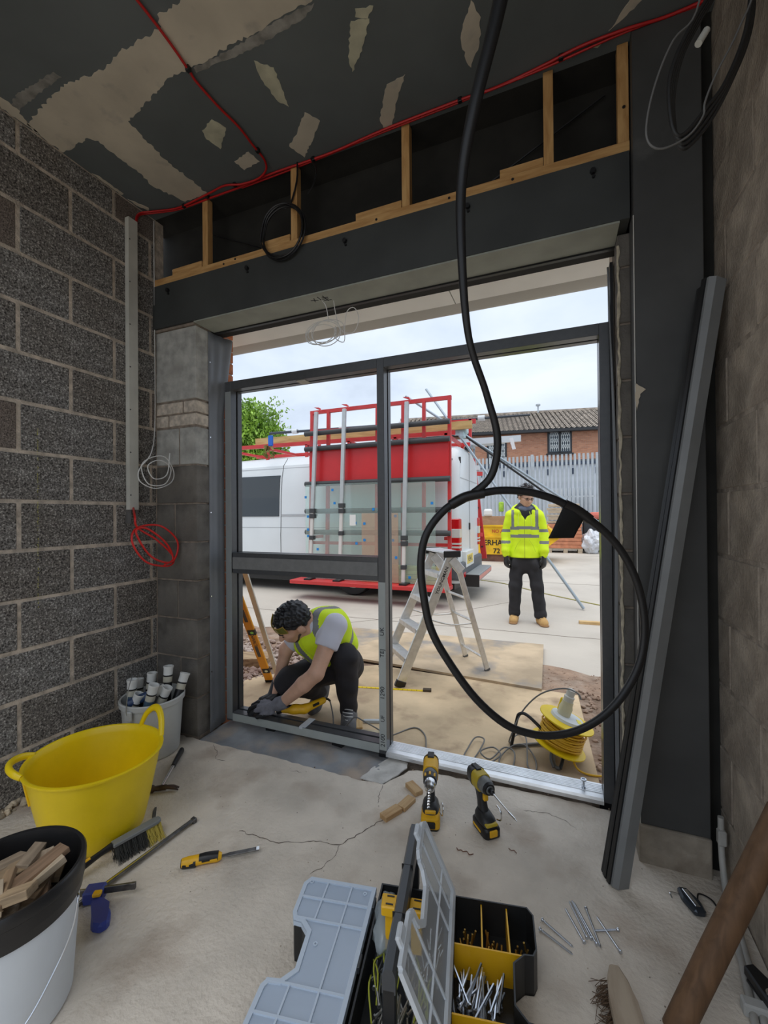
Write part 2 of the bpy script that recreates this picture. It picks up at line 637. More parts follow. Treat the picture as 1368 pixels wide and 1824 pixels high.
# left wall of dense grey blocks
def block_mesh(name, sx, sy, sz, bevel):
    bm = bmesh.new()
    bm_box(bm, (-sx / 2, -sy / 2, -sz / 2), (sx / 2, sy / 2, sz / 2), None, bevel)
    me = bpy.data.meshes.new(name)
    bm.to_mesh(me)
    bm.free()
    return me
BLK = {}
def block(name, parent, lo, hi, m, bevel=0.004, jit=0.002):
    sx, sy, sz = [round(b - a, 4) for a, b in zip(lo, hi)]
    key = (sx, sy, sz, m.name, bevel)
    if key not in BLK:
        BLK[key] = block_mesh(name, sx, sy, sz, bevel)
        BLK[key].materials.append(m)
    o = bpy.data.objects.new(name, BLK[key])
    COL.objects.link(o)
    c = (Vector(lo) + Vector(hi)) / 2
    o.location = c + Vector((rng.uniform(-jit, jit), 0, 0))
    o.parent = parent
    return o
def block_wall(name, x, sign, y0, y1, off, m, mm, ztop, mb, rec=0.005, gy=0.005, gz=0.0):
    """sign +1: the face looks to +x"""
    xb = x - sign * rec
    lo = (min(xb, xb - sign * 0.14), YB, -0.13)
    hi = (max(xb, xb - sign * 0.14), y1 + 0.06, ztop)
    w = box(name, lo, hi, mm)
    tag(w, kind='structure')
    k = 0
    z = 0.008
    while z < ztop - 0.02:
        h = min(0.215, ztop - z - 0.004)
        s = off if k % 2 else off + 0.225
        y = s
        while y > y0: y -= 0.45
        while y < y1:
            a, b = max(y + gy, y0), min(y + 0.45 - gy, y1)
            if b - a > 0.01:
                xs = sorted((x, x - sign * 0.05))
                block('block', w, (xs[0], a, z + gz), (xs[1], b, z + h - gz), m if not mb or rng.random() > 0.1 else mb)
            y += 0.45
        z += 0.225
        k += 1
    return w
M_BLOCKB = speckle_mat('grey_block_brown', (0.20, 0.17, 0.15), (0.06, 0.05, 0.04), (0.42, 0.36, 0.32))
wl = block_wall('wall_left', XL, 1, 0.26, 1.871, 1.16, M_BLOCK, M_MORTAR, ZC, M_BLOCKB, 0.0035, 0.008, 0.003)
tag(wl, 'dark grey dense concrete block wall with pale mortar joints')
wr = block_wall('wall_right', XR, -1, 0.10, 1.96, 1.30, M_BLOCKT, mat('mortar_tan', (0.36, 0.30, 0.24), 0.95, var=0.3, scale=25, bump=0.6, bscale=90), ZC, None, 0.002)
tag(wr, 'brown dusty concrete block wall with shallow joints')
# yellow chalk line down the left wall
M_CHALK = mat('yellow_chalk', (0.55, 0.52, 0.10), 1.0, var=0.5, scale=120, alpha=1)
bm = bmesh.new()
for i in range(150):
    z = 0.86 + i * 0.0057
    if rng.random() < 0.45: continue
    y = 1.232 + rng.uniform(-0.002, 0.002)
    bm_box(bm, (XL + 0.0022, y, z), (XL + 0.0032, y + rng.uniform(0.001, 0.003), z + rng.uniform(0.002, 0.005)))
tag(bm_link('chalk_line', bm, M_CHALK, wl), kind='stuff')
# loose mortar fillet at the foot of the left wall
pts = [(XL + rng.uniform(0.0, 0.05) ** 1.0, rng.uniform(0.7, 1.8), rng.uniform(0.0, 0.02), rng.uniform(0.008, 0.022)) for _ in range(160)]
scatter_stones('mortar_droppings', pts, mat('mortar_crumb', (0.52, 0.43, 0.31), 0.95, var=0.5, scale=20, bump=0.6), 'pale mortar droppings along the foot of the grey block wall', 'rubble', 2)

# return pier at the left of the opening
XP = -1.928
pier = box('wall_back_left', (XL - 0.13, 1.878, -0.13), (XP - 0.006, 2.06, 2.385), M_MORTARD)
tag(pier, 'return pier of grey blocks and two courses of pale bricks', kind='structure')
def pier_course(z0, z1, cuts, m, nm='block', side_cut=None):
    xs = [XL] + cuts + [XP]
    for i, (a, b) in enumerate(zip(xs, xs[1:])):
        last = i == len(xs) - 2
        block(nm, pier, (a + (0.005 if i else 0.0), 1.872, z0), (b - (0.0 if last else 0.005), 1.995, z1), m, 0.003, 0.0012)
M_BLOCKPD = mat('pier_block_dark', (0.165, 0.15, 0.13), 0.95, var=0.45, scale=7, bump=0.4, bscale=120, stain=((0.10, 0.088, 0.075), 3, 0.5, 0.75))
M_BLOCKPL = mat('pier_block_light', (0.42, 0.41, 0.375), 0.95, var=0.25, scale=16, bump=0.3, bscale=140, stain=((0.18, 0.16, 0.13), 4, 0.6, 0.8))
zz = 0.008
seq = [('d', []), ('d', [-2.06]), ('d', []), ('d', [-2.08]), ('d', []), ('d', [-2.10]), ('d', []), ('l', [-2.06])]
for kind, cuts in seq:
    pier_course(zz, zz + 0.215, cuts, M_BLOCKPD if kind == 'd' else M_BLOCKPL)
    zz += 0.225
pier_course(1.812, 1.877, [-2.145], M_BRICKP, 'brick')
pier_course(1.887, 1.952, [-2.03], M_BRICKP, 'brick')
pier_course(1.965, 2.385, [], M_BLOCKPL)
zz = 1.808
# outer leaf of orange brick left and right of the opening
ol = box('wall_outer_left', (-5.2, 2.105, -0.13), (-1.962, 2.205, 2.62), mat('mortar_outer', (0.50, 0.44, 0.38), 0.95, var=0.2, scale=20))
tag(ol, 'orange brick outer wall beside the grey cavity sheet', kind='structure')
for k in range(36):
    z = -0.13 + k * 0.075
    off = 0.1125 if k % 2 else 0.0
    for j in range(3):
        b = -1.955 - j * 0.225 - (off if j else 0)
        a = b - (0.215 if not (j == 0 and k % 2) else 0.1025)
        if j and k % 2 == 0: pass
        block('brick', ol, (a, 2.10, z + 0.005), (b, 2.21, z + 0.07), M_BRICKO, 0.002, 0.001)
orr = box('wall_outer_right', (0.232, 2.105, -0.13), (5.0, 2.205, 2.62), MATS['mortar_outer'])
tag(orr, 'orange brick outer wall beyond the opening', kind='structure')

# right return of dark blocks behind the column
pr = box('wall_back_right', (0.238, 1.93, -0.13), (XR + 0.14, 2.10, 2.385), M_MORTARD)
tag(pr, 'dark block return seen between frame and steel column', kind='structure')
for k in range(11):
    z = 0.008 + k * 0.225
    h = min(0.215, 2.385 - z)
    block('block', pr, (0.232, 1.922, z), (0.40, 2.02, z + h), M_BLOCKPD, 0.003, 0.001)
# pale foam and mortar bead along that return
bead = [(0.2335 + rng.uniform(-0.003, 0.003), 1.921, z * 0.03) for z in range(2, 79)]
tube('foam_bead', bead, [0.005 + rng.uniform(-0.002, 0.003) for _ in bead], mat('foam', (0.50, 0.44, 0.33), 0.95, var=0.3, scale=40), pr, 6, 2)

# ceiling board, filler on it
M_BOARD = mat('plasterboard', (0.115, 0.128, 0.128), 0.9, var=0.12, scale=3)
ceil = box('ceiling', (XL - 0.1, YB, ZC), (XR + 0.1, 1.875, ZC + 0.05), M_BOARD)
tag(ceil, 'grey-green plasterboard ceiling with patches of pale filler', kind='structure')
M_FILL = mat('filler', (0.55, 0.49, 0.39), 0.9, var=0.14, scale=5, stain=((0.33, 0.30, 0.26), 9, 0.6, 0.8))
M_FILLY = mat('filler_spot', (0.52, 0.50, 0.37), 0.9, var=0.2, scale=12)
M_FILLG = mat('filler_thin', (0.27, 0.26, 0.235), 0.9, var=0.35, scale=20)
PATCH = {
    'T': [(-2.230, 1.186), (-1.969, 1.147), (-1.871, 1.143), (-1.734, 1.157), (-1.666, 1.162), (-1.545, 1.139), (-1.376, 1.142), (-1.331, 1.140), (-1.311, 1.106), (-1.210, 1.112), (-1.124, 1.104), (-0.9, 1.105), (-0.5, 1.11), (-0.3, 1.10), (-0.3, 1.28), (-0.700, 1.280), (-0.781, 1.285), (-0.908, 1.282), (-1.012, 1.288), (-1.115, 1.286), (-1.316, 1.290), (-1.480, 1.287), (-1.669, 1.333), (-1.793, 1.354), (-1.807, 1.458), (-1.818, 1.595), (-1.800, 1.721), (-1.793, 1.832), (-1.956, 1.829), (-2.027, 1.668), (-2.009, 1.603), (-2.022, 1.473), (-2.017, 1.371), (-2.051, 1.340), (-2.162, 1.352), (-2.243, 1.349), (-2.243, 1.273)],
    'edge': [(-2.199, 0.70), (-2.199, 1.032), (-2.192, 1.067), (-2.185, 1.125), (-2.224, 1.189), (-2.244, 1.258), (-2.244, 0.70)],
    'stroke': [(-2.185, 1.104), (-2.112, 1.088), (-1.869, 1.089), (-1.862, 1.116), (-2.042, 1.123), (-2.207, 1.137)],
    's1': [(-1.520, 1.521), (-1.436, 1.495), (-1.407, 1.553), (-1.514, 1.632), (-1.536, 1.563)],
    's2': [(-1.503, 1.717), (-1.398, 1.698), (-1.385, 1.767), (-1.493, 1.779)],
    's3': [(-1.094, 1.365), (-1.039, 1.417), (-1.078, 1.579), (-1.108, 1.539), (-1.114, 1.433)],
    's4': [(-0.680, 1.391), (-0.615, 1.409), (-0.684, 1.497), (-0.755, 1.553), (-0.744, 1.494)],
    's5': [(-0.649, 1.362), (-0.586, 1.379), (-0.620, 1.407), (-0.660, 1.385)],
    's6': [(-1.029, 1.628), (-0.987, 1.690), (-1.048, 1.742), (-1.161, 1.833), (-1.194, 1.748), (-1.114, 1.699)],
    'e1': [(-2.243, 1.489), (-2.226, 1.512), (-2.224, 1.652), (-2.243, 1.654)],
    'e2': [(-2.240, 1.687), (-2.191, 1.783), (-2.214, 1.811), (-2.240, 1.730)],
    'grey': [(-1.007, 1.290), (-0.852, 1.287), (-0.774, 1.292), (-0.824, 1.317), (-1.046, 1.330), (-1.341, 1.314), (-1.335, 1.294), (-1.112, 1.298)],
    'r1': [(-0.308, 1.570), (-0.263, 1.495), (-0.240, 1.560), (-0.258, 1.642), (-0.305, 1.722), (-0.314, 1.707), (-0.323, 1.615)],
    'r2': [(-0.644, 1.654), (-0.560, 1.645), (-0.631, 1.738), (-0.703, 1.855), (-0.733, 1.842), (-0.730, 1.782)],
    'r3': [(0.194, 1.789), (0.301, 1.721), (0.256, 1.702), (0.219, 1.760)],
    'r4': [(0.135, 1.827), (0.179, 1.823), (0.161, 1.837)],
}
for i, (k, poly) in enumerate(PATCH.items()):
    big = k in ('T', 'edge')
    poly = jag(poly, 0.012, 0.007 if big else 0.004, 20 + i)
    mm = M_FILL if k in ('T', 'edge', 's2', 's6', 'e1', 'e2', 'r1', 'r2', 'r3') else (M_FILLG if k in ('grey', 'stroke') else M_FILLY)
    t = {'grey': 0.0008, 'stroke': 0.0007}.get(k, 0.0015)
    o = prism('filler_patch', poly, ZC - t, ZC + 0.002, mm, ceil)

# steel beam over the opening
beam = thing('steel_beam', 'dark grey steel beam spanning above the shopfront opening', 'beam', (-0.99, 1.85, 2.40), kind='structure')
bx0, bx1 = -2.243, 0.266
bmm = bmesh.new()
bm_prism(bmm, [(0, 0), (0.165, 0), (0.165, 0.012), (0.02, 0.012), (0.012, 0.02), (0.012, 0.243), (0.165, 0.243), (0.165, 0.257), (0, 0.257)], 0, bx1 - bx0, frame_m((bx0, 1.85, 2.40), (0, 1, 0), (0, 0, 1)))
bm_link('beam_web', bmm, M_STEEL, beam)
# lighter painted soffit plate under the beam
box('soffit_plate', (bx0 + 0.32, 1.853, 2.392), (0.232, 2.010, 2.3995), mat('soffit_paint', (0.33, 0.34, 0.29), 0.7, var=0.12, scale=6, stain=((0.42, 0.33, 0.18), 7, 0.68, 0.8)), beam)
box('mortar_bed', (bx0, 1.862, 2.386), (-1.93, 1.99, 2.3995), M_MORTARD, beam)
for x in (-2.115, -1.535, -0.944, -0.348, 0.141):
    b = cyl('bolt', (x, 1.835, 2.611), (x, 1.853, 2.611), 0.011, M_BLACK, beam, 6)
    cyl('bolt_nut', (x + 0.002, 1.842, 2.592), (x + 0.002, 1.85, 2.592), 0.006, M_BLACK, b, 6)
# marker scribble and cable holes under the soffit
M_INK = mat('marker_ink', (0.02, 0.02, 0.025), 0.8)
zz0 = 2.3915
for a, b in [((-1.175, 1.905), (-1.135, 1.915)), ((-1.16, 1.925), (-1.148, 1.89)), ((-1.125, 1.885), (-1.12, 1.935)), ((-1.107, 1.90), (-1.075, 1.908)), ((-1.112, 1.915), (-1.08, 1.922)), ((-1.11, 1.93), (-1.07, 1.936)), ((-1.095, 1.885), (-1.09, 1.94))]:
    bar('marker_stroke', (a[0], a[1], zz0), (b[0], b[1], zz0), 0.004, 0.001, M_INK, beam)

# dark void above the beam: board at the back, timber studs before it
vb = box('wall_back_upper', (XL - 0.13, 2.02, 2.40), (XR + 0.14, 2.105, ZC + 0.05), M_BLACKM)
tag(vb, 'dark boarding in the void above the beam', kind='structure')
ct = box('trim_1', (XL - 0.1, 1.875, ZC), (XR + 0.1, 2.02, ZC + 0.05), M_BLACKM)
tag(ct, 'dark board closing the top of the void', kind='structure')
tf = thing('timber_stud_frame', 'pine stud frame standing on the dark steel beam', 'stud frame', (-0.99, 1.88, 2.657))
box('bottom_plate', (XL + 0.006, 1.852, 2.6575), (0.268, 1.90, 2.697), M_TIMBER, tf, 0.001)
for a, b in ((-1.858, -1.812), (-1.263, -1.218), (-0.653, -0.613), (-0.038, 0.0), (0.228, 0.268)):
    bm = bmesh.new()
    bm_box(bm, (-0.19, -0.019, -0.019), (0.19, 0.019, 0.019), None, 0.001)
    o = bm_link('stud', bm, M_TIMBER, tf, world=False)
    o.rotation_euler = (0, R(90), 0)
    o.location = Vector(((a + b) / 2, 1.873, 2.888)) - Vector((-0.99, 1.88, 2.657))
    o.scale = (1, 1, 1)
for a, b in ((-2.087, -1.862), (-1.443, -1.266), (-0.889, -0.655), (-0.212, -0.04)):
    box('packer', (a, 1.854, 2.6975), (b, 1.898, 2.733), M_TIMBER, tf, 0.001)
for x, z in ((-1.70, 2.675), (-0.78, 2.675), (-0.43, 2.676), (-0.16, 2.677), (0.25, 2.83), (-1.62, 2.684)):
    cyl('screw_head', (x, 1.8505, z), (x, 1.853, z), 0.006, M_BLACK, tf, 8)
# thin wires crossing the void
tag(tube('brace_wire', [(-2.24, 1.99, 2.83), (-1.75, 1.99, 2.60 + 0.11)], 0.003, M_WCABLE, None, 5, 1), 'pale wire running down behind the studs in the corner of the void', 'wire')
tag(tube('brace_wire', [(-0.45, 1.99, 2.71), (0.20, 2.0, 3.03)], 0.004, M_BLACK, None, 5, 1), 'thin black wire slanting behind the studs near the column', 'wire')
tag(tube('brace_wire', [(-2.0, 2.0, 3.02), (-1.35, 2.0, 2.72)], 0.003, M_BLACK, None, 5, 1), 'thin black wire slanting behind the corner studs', 'wire')

# column on the right, with its concrete plinth
colm = thing('steel_column', 'tall dark grey boxed steel column on a concrete plinth', 'column', (0.378, 1.87, 0), kind='structure')
box('column_shaft', (0.272, 1.81, 0.137), (0.486, 1.915, ZC - 0.002), M_COLM, colm, 0.003)
M_PLINTH = mat('plinth_concrete', (0.36, 0.31, 0.245), 0.95, var=0.3, scale=9, bump=0.5, bscale=50, stain=((0.20, 0.16, 0.12), 6, 0.52, 0.7))
pl = box('plinth', (0.266, 1.803, -0.01), (0.488, 1.93, 0.1368), M_PLINTH, colm, 0.006, 2)
tube('edge_bead', [(0.271, 1.809, z) for z in (0.14, 1.0, 1.9, 2.38)], 0.002, mat('bead_white', (0.55, 0.54, 0.50), 0.8), colm, 6, 1)
prism('torn_paper', jag([(0.0, 0.0), (0.012, 0.06), (0.03, 0.075), (0.018, 0.085), (0.0, 0.10), (-0.004, 0.05)], 0.01, 0.002, 9), 0, 0.002, mat('paper_scrap', (0.55, 0.47, 0.36), 0.9), colm, frame_m((0.274, 1.8075, 1.655), (1, 0, 0), (0, 0, 1)))
tag(box('gap_shade', (0.4865, 1.86, 0), (XR - 0.002, 1.93, ZC), M_BLACKM), 'dark strip added as painted shade between column and block wall', kind='structure')  # dark board stands in for the shade in this gap

# ------------------------------------------------ shopfront frame in the opening
fr = thing('window_1', 'anthracite aluminium shopfront frame with one mullion and an open door bay', 'window frame', (-0.85, 2.14, 0.013), kind='structure')
FY0, FY1, FB, FT = 2.09, 2.19, 0.013, 2.113
def member(name, lo, hi, parent, axis, m=M_FRAME, groove=True, inner=0):
    """hollow-look section: interior leaf, dark rebate, exterior leaf"""
    p = box(name, (lo[0], FY0, lo[1]), (hi[0], FY0 + 0.048, hi[1]), m, parent, 0.0012)
    if groove:
        if axis == 'z':
            x0, x1 = lo[0] + (0.010 if inner <= 0 else 0), hi[0] - (0.010 if inner >= 0 else 0)
            box('gasket_groove', (x0, FY0 + 0.048, lo[1]), (x1, FY0 + 0.062, hi[1]), M_RUBBER, p)
        else:
            box('gasket_groove', (lo[0], FY0 + 0.048, lo[1] + 0.008), (hi[0], FY0 + 0.062, hi[1] - 0.008), M_RUBBER, p)
        box('outer_leaf', (lo[0], FY0 + 0.062, lo[1]), (hi[0], FY1, hi[1]), m, p, 0.0012)
    return p
member('jamb', (-1.915, FB), (-1.870, FT), fr, 'z')
mu = member('mullion', (-0.887, FB), (-0.846, FT), fr, 'z')
member('jamb', (0.176, FB), (0.218, FT), fr, 'z')
member('head_rail', (-1.870, FT - 0.052), (-0.887, FT), fr, 'x')
member('head_rail', (-0.846, FT - 0.052), (0.176, FT), fr, 'x')
member('bottom_rail', (-1.870, FB), (-0.887, FB + 0.052), fr, 'x', m=M_FRAME)
mid = member('transom', (-1.862, 0.925), (-0.887, 1.052), fr, 'x', m=M_FRAME)
M_TAPE = mat('grey_tape', (0.21, 0.21, 0.205), 0.6, var=0.08, scale=30, bump=0.15, bscale=60)
bm = bmesh.new()
for a, b in ((-1.862, -1.565), (-1.575, -1.265), (-1.275, -0.888)):
    bm_box(bm, (a, FY0 - 0.003 - 0.001 * (a > -1.6) - 0.001 * (a > -1.3), 0.952), (b, FY0 + 0.002, 1.025), None, 0.001)
bm_link('protective_tape', bm, M_TAPE, mid)
# floor light reflected on the frame faces, painted on as paler strips
box('bounce_strip', (-0.8865, FY0 - 0.0012, FB + 0.02), (-0.8465, FY0 + 0.001, 0.92), M_BOUNCE, fr)
box('bounce_strip', (-1.9145, FY0 - 0.0012, FB + 0.01), (-1.8705, FY0 + 0.001, 2.05), mat('bounce_dim', (0.27, 0.285, 0.28), 0.5, var=0.05, scale=8), fr)
box('bounce_strip', (-1.869, FY0 - 0.0012, FB + 0.003), (-0.889, FY0 + 0.001, FB + 0.048), M_BOUNCE, fr)
# aluminium threshold of the door bay
th = thing('door_threshold', 'ribbed mill-finish aluminium threshold strip across the door bay', 'threshold', (-0.335, 2.12, 0.013), kind='structure')
bm = bmesh.new()
prof = [(0, 0.0), (0, 0.016), (0.012, 0.022)]
for i in range(6):
    y0 = 0.040 + i * 0.012
    prof += [(y0, 0.025), (y0 + 0.001, 0.028), (y0 + 0.007, 0.028), (y0 + 0.008, 0.025)]
prof += [(0.118, 0.025), (0.122, 0.018), (0.122, 0.0)]
bm_prism(bm, prof, 0, 1.020, frame_m((-0.845, 2.075, 0.010), (0, 1, 0), (0, 0, 1)))
bm_link('threshold_strip', bm, M_ALU, th)
# handwriting in marker on the mullion, reading upwards
for s, z, sz in (('2100', 0.085, 0.034), ('UF', 0.20, 0.030), ('1290', 0.335, 0.034), ('TEJ', 0.545, 0.034), ('UK', 0.66, 0.034)):
    text('marker_writing', s, M_INK, fr, frame_m((-0.866, FY0 - 0.0018, z), (0, 0, 1), (-1, 0, 0)), sz, 0.0003)
# pale stay strips on the rails
M_PALE = mat('pale_strip', (0.62, 0.66, 0.70), 0.5)
box('stay_strip', (-1.385, 2.086, 0.0655), (-1.345, 2.195, 0.0685), M_PALE, fr)
box('stay_strip', (-1.385, 2.086, 0.055), (-1.365, 2.089, 0.0655), M_PALE, fr)
box('stay_strip', (-1.40, 2.10, FT - 0.0555), (-1.34, 2.17, FT - 0.0523), mat('beige_strip', (0.42, 0.41, 0.36), 0.6), fr)
# damp-proof membrane before the bottom rail
M_DPC = mat('dpc_membrane', (0.30, 0.315, 0.335), 0.5, var=0.3, scale=5, bump=0.6, bscale=9, stain=((0.46, 0.37, 0.29), 4.5, 0.46, 0.68), bdist=0.02)
bm = bmesh.new()
nx, ny = 60, 9
vv = []
for i in range(nx + 1):
    row = []
    for j in range(ny + 1):
        x = -1.925 + 1.10 * i / nx
        y = 1.872 + 0.30 * j / ny
        z = -0.012 + 0.007 * math.sin(x * 9 + j * 0.7) * math.sin(j * 0.5) + 0.004 * math.sin(x * 31 + j) + 0.006 * math.sin(PI * j / ny)
        row.append(bm.verts.new((x, y, z)))
    vv.append(row)
for i in range(nx):
    for j in range(ny):
        bm.faces.new((vv[i][j], vv[i + 1][j], vv[i + 1][j + 1], vv[i][j + 1]))
sb = box('floor_sill', (-1.96, 1.86, -0.16), (0.26, 2.21, -0.03), M_MORTARD)
tag(sb, 'rough mortar bed under the frame', kind='structure')
tag(bm_link('damp_proof_membrane', bm, M_DPC, None, True, True), 'dusty blue-grey damp-proof membrane laid before the bottom rail', 'membrane')
bm = bmesh.new()
poly = [(-0.83, 2.095), (-0.725, 2.08), (-0.715, 2.04), (-0.745, 1.955), (-0.785, 1.872), (-0.90, 1.878), (-0.875, 1.99)]
bm_prism(bm, jag(poly, 0.02, 0.003, 31), -0.004, 0.0015)
tag(bm_link('white_membrane_scrap', bm, mat('white_membrane', (0.62, 0.60, 0.56), 0.7, var=0.2, scale=14, bump=0.4, bscale=25, stain=((0.33, 0.25, 0.19), 8, 0.58, 0.7))), 'white membrane offcut lying beneath the mullion foot', 'membrane')
# packing under the frame
for x, lab in ((-1.60, 'black packing shim under the bottom rail nearest the pier'), (-1.15, 'black packing shim under the bottom rail halfway to the mullion'), (-0.866, 'black packing shim under the mullion foot'), (0.19, 'black packing shim under the jamb next to the column')):
    tag(box('packing_shim', (x - 0.03, 2.10, -0.03), (x + 0.03, 2.18, 0.0125), M_BLACK), lab, 'shim', 'shims under the frame')

# wavy grey cavity sheet on the left reveal
bm = bmesh.new()
nz, ny = 40, 14
vv = []
for i in range(nz + 1):
    row = []
    z = 0.005 + (2.385 - 0.005) * i / nz
    top = max(0, (z - 1.9) / 0.48)
    bot = max(0, (0.35 - z) / 0.35)
    for j in range(ny + 1):
        t = j / ny
        y = 1.966 + (0.124 + 0.05 * top) * t - 0.02 * bot * (1 - t)
        x = -1.925 + 0.004 * math.sin(t * 16) * (0.35 + 0.65 * top) + 0.030 * top * t * t - 0.002 + 0.018 * bot * (1 - t)
        row.append(bm.verts.new((x, y, z)))
    vv.append(row)
for i in range(nz):
    for j in range(ny):
        bm.faces.new((vv[i][j], vv[i][j + 1], vv[i + 1][j + 1], vv[i + 1][j]))
M_SHEET = mat('grey_sheet', (0.19, 0.20, 0.215), 0.45, var=0.12, scale=5)
cs = thing('cavity_sheet', 'wavy grey plastic cavity sheet fixed along the pier reveal', 'sheet', (-1.925, 2.03, 0))
o = bm_link('sheet', bm, M_SHEET, cs, True, True)
sm = o.modifiers.new('thick', 'SOLIDIFY')
sm.thickness = 0.0015
for z in (0.35, 0.8, 1.3, 1.75, 2.2):
    cyl('fixing', (-1.926, 1.972, z), (-1.918, 1.972, z), 0.004, M_CHROME, cs, 8)
# black backing strips and packers at the right jamb
tag(box('jamb_seal', (0.219, 2.07, 0.01), (0.231, 2.16, 2.36), M_RUBBER), 'black seal strip packed beside the frame jamb near the column', 'seal')
M_TRIMG = mat('seal_grey', (0.20, 0.21, 0.22), 0.4)
bm = bmesh.new()
for k in range(3):
    pts = [(0.2225 + 0.004 * k, 2.058 - 0.006 * k, 0.02), (0.2215 + 0.004 * k, 2.055 - 0.006 * k, 0.6), (0.2275 + 0.003 * k, 2.05 - 0.006 * k, 1.2), (0.224 + 0.002 * k, 2.055 - 0.004 * k, 1.7), (0.216, 2.06, 2.1), (0.211, 2.07, 2.34)]
    bm_tube(bm, pts, 0.0035, 6, 6)
tag(bm_link('loose_gasket_strips', bm, M_TRIMG, None, True, True), 'loose grey gasket strips hanging along the jamb beside the column', 'gasket')

# ------------------------------------------------ canopy outside: soffit boards and rounded fascia
sof = thing('canopy_soffit', 'off-white canopy soffit with a rounded grey fascia above the opening', 'canopy', (-0.9, 2.3, 2.5), kind='structure')
M_SOF = mat('soffit_white', (0.86, 0.86, 0.83), 0.6, var=0.05, scale=4)
for a, b in ((-4.2, -2.4), (-2.395, -0.52), (-0.515, 1.3), (1.305, 3.0)):
    box('soffit_board', (a, 2.02, 2.455), (b, 2.42, 2.475), M_SOF, sof, 0.001)
bm = bmesh.new()
prof = []
for k in range(13):
    a = R(-90 + k * 15)
    prof.append((2.42 + 0.10 * math.cos(a) * 1.0, 2.53 + 0.095 * math.sin(a)))
prof2 = [(2.36, 2.455), (2.42, 2.435)] + prof[1:] + [(2.36, 2.625)]
bm_prism(bm, [(y, z) for y, z in prof2], 0, 7.2, frame_m((-4.2, 0, 0), (0, 1, 0), (0, 0, 1)))
auto_smooth(bm_link('fascia', bm, mat('fascia_grey', (0.50, 0.49, 0.455), 0.45, var=0.04, scale=4), sof), 40)
box('fascia_lip', (-4.2, 2.515, 2.50), (3.0, 2.535, 2.515), mat('fascia_dark', (0.10, 0.10, 0.10), 0.5), sof)
box('canopy_roof', (-4.2, 2.0, 2.62), (3.0, 2.48, 2.70), M_STEEL, sof)
tag(box('trim_3', (XL, 2.012, 2.385), (0.28, 2.03, 2.46), M_RUBBER), 'black strip set in the gap between beam soffit and canopy', kind='structure')  # plain black strip along the gap
# ================================================================ the yard
GZ = -0.13
gr = box('yard_ground', (-80, -60, -0.40), (60, 80, GZ), M_GROUND)
tag(gr, 'pale grey concrete yard with joints and stains', kind='structure')
M_JOINT = mat('slab_joint', (0.20, 0.17, 0.14), 0.95)
def joint(pts, w):
    bm = bmesh.new()
    P = jag(pts, 0.12, 0.012, len(pts) * 7, closed=False)
    for a, b in zip(P, P[1:]): bm_bar(bm, (a[0], a[1], GZ + 0.0005), (b[0], b[1], GZ + 0.0005), w, 0.003)
    bm_link('slab_joint', bm, M_JOINT, gr)
joint([(-9, 5.35), (-3.4, 5.25), (4, 5.35)], 0.014)
joint([(-9, 9.3), (6, 9.2)], 0.02)
joint([(-3.0, 4.6), (-2.2, 5.3), (-1.2, 6.3), (-0.6, 7.2)], 0.008)
joint([(1.5, 5.3), (1.7, 9.2), (1.8, 14)], 0.014)
# strip of earth along the building
M_DIRT = mat('dry_earth', (0.30, 0.205, 0.145), 0.97, var=0.4, scale=5, detail=9, bump=0.9, bscale=26, stain=((0.42, 0.33, 0.26), 4, 0.5, 0.7), bdist=0.03)
dp = jag([(3.2, 2.22), (3.2, 4.05), (1.2, 4.12), (0.35, 4.06), (-0.1, 4.20), (-1.2, 4.35), (-2.6, 4.55), (-3.4, 4.40), (-5.2, 4.25), (-5.2, 2.22)], 0.09, 0.035, 12)
dirt = prism('earth_strip', dp, -0.20, GZ + 0.012, M_DIRT)
tag(dirt, 'strip of brown bare earth between building and yard', kind='structure')
M_STONE = mat('gravel_stone', (0.55, 0.47, 0.42), 0.9, var=0.45, scale=3.0, col2=(0.30, 0.19, 0.15), lo=0.3, hi=0.7)
pts = []
for _ in range(2200):
    x, y = rng.uniform(-4.6, -2.15), rng.uniform(2.5, 4.0)
    if y > 3.75 + rng.uniform(-0.2, 0.25): continue
    if x > -2.35 and y < 3.2: continue
    pts.append((x, y, GZ + 0.015 + rng.uniform(0, 0.02), rng.choice((0.014, 0.02, 0.028, 0.038)) * rng.uniform(0.8, 1.15)))
scatter_stones('gravel', pts, M_STONE, 'bed of pale and reddish gravel outside beside the pier', 'gravel', 3)
pts = [(rng.uniform(0.14, 1.2), rng.uniform(2.25, 3.7), GZ + 0.012 + rng.uniform(0, 0.012), rng.choice((0.006, 0.010, 0.016, 0.026)) * rng.uniform(0.7, 1.1)) for _ in range(620)]
pts += [(rng.uniform(-0.12, 1.2), rng.uniform(3.6, 4.1), GZ + 0.012, rng.uniform(0.005, 0.014)) for _ in range(200)]
pts += [(rng.uniform(-0.02, 0.12), rng.uniform(2.30, 2.42), -0.095, rng.uniform(0.006, 0.018)) for _ in range(22)]
scatter_stones('rubble_stones', pts, mat('rubble_brown', (0.42, 0.31, 0.24), 0.95, var=0.5, scale=4, col2=(0.20, 0.12, 0.08)), 'brown rubble and grit beside the cable reel', 'rubble', 4)

tag(tube('thin_hose', [(-1.9, 9.35, GZ + 0.007), (-1.63, 9.19, GZ + 0.007), (-0.98, 8.79, GZ + 0.007), (-0.32, 8.05, GZ + 0.007), (0.13, 7.62, GZ + 0.007), (0.54, 7.26, GZ + 0.007), (0.95, 6.95, GZ + 0.007)], 0.009, mat('hose_olive', (0.34, 0.31, 0.10), 0.6), None, 6, 5), 'thin olive hose lying across the yard behind the standing man', 'hose')
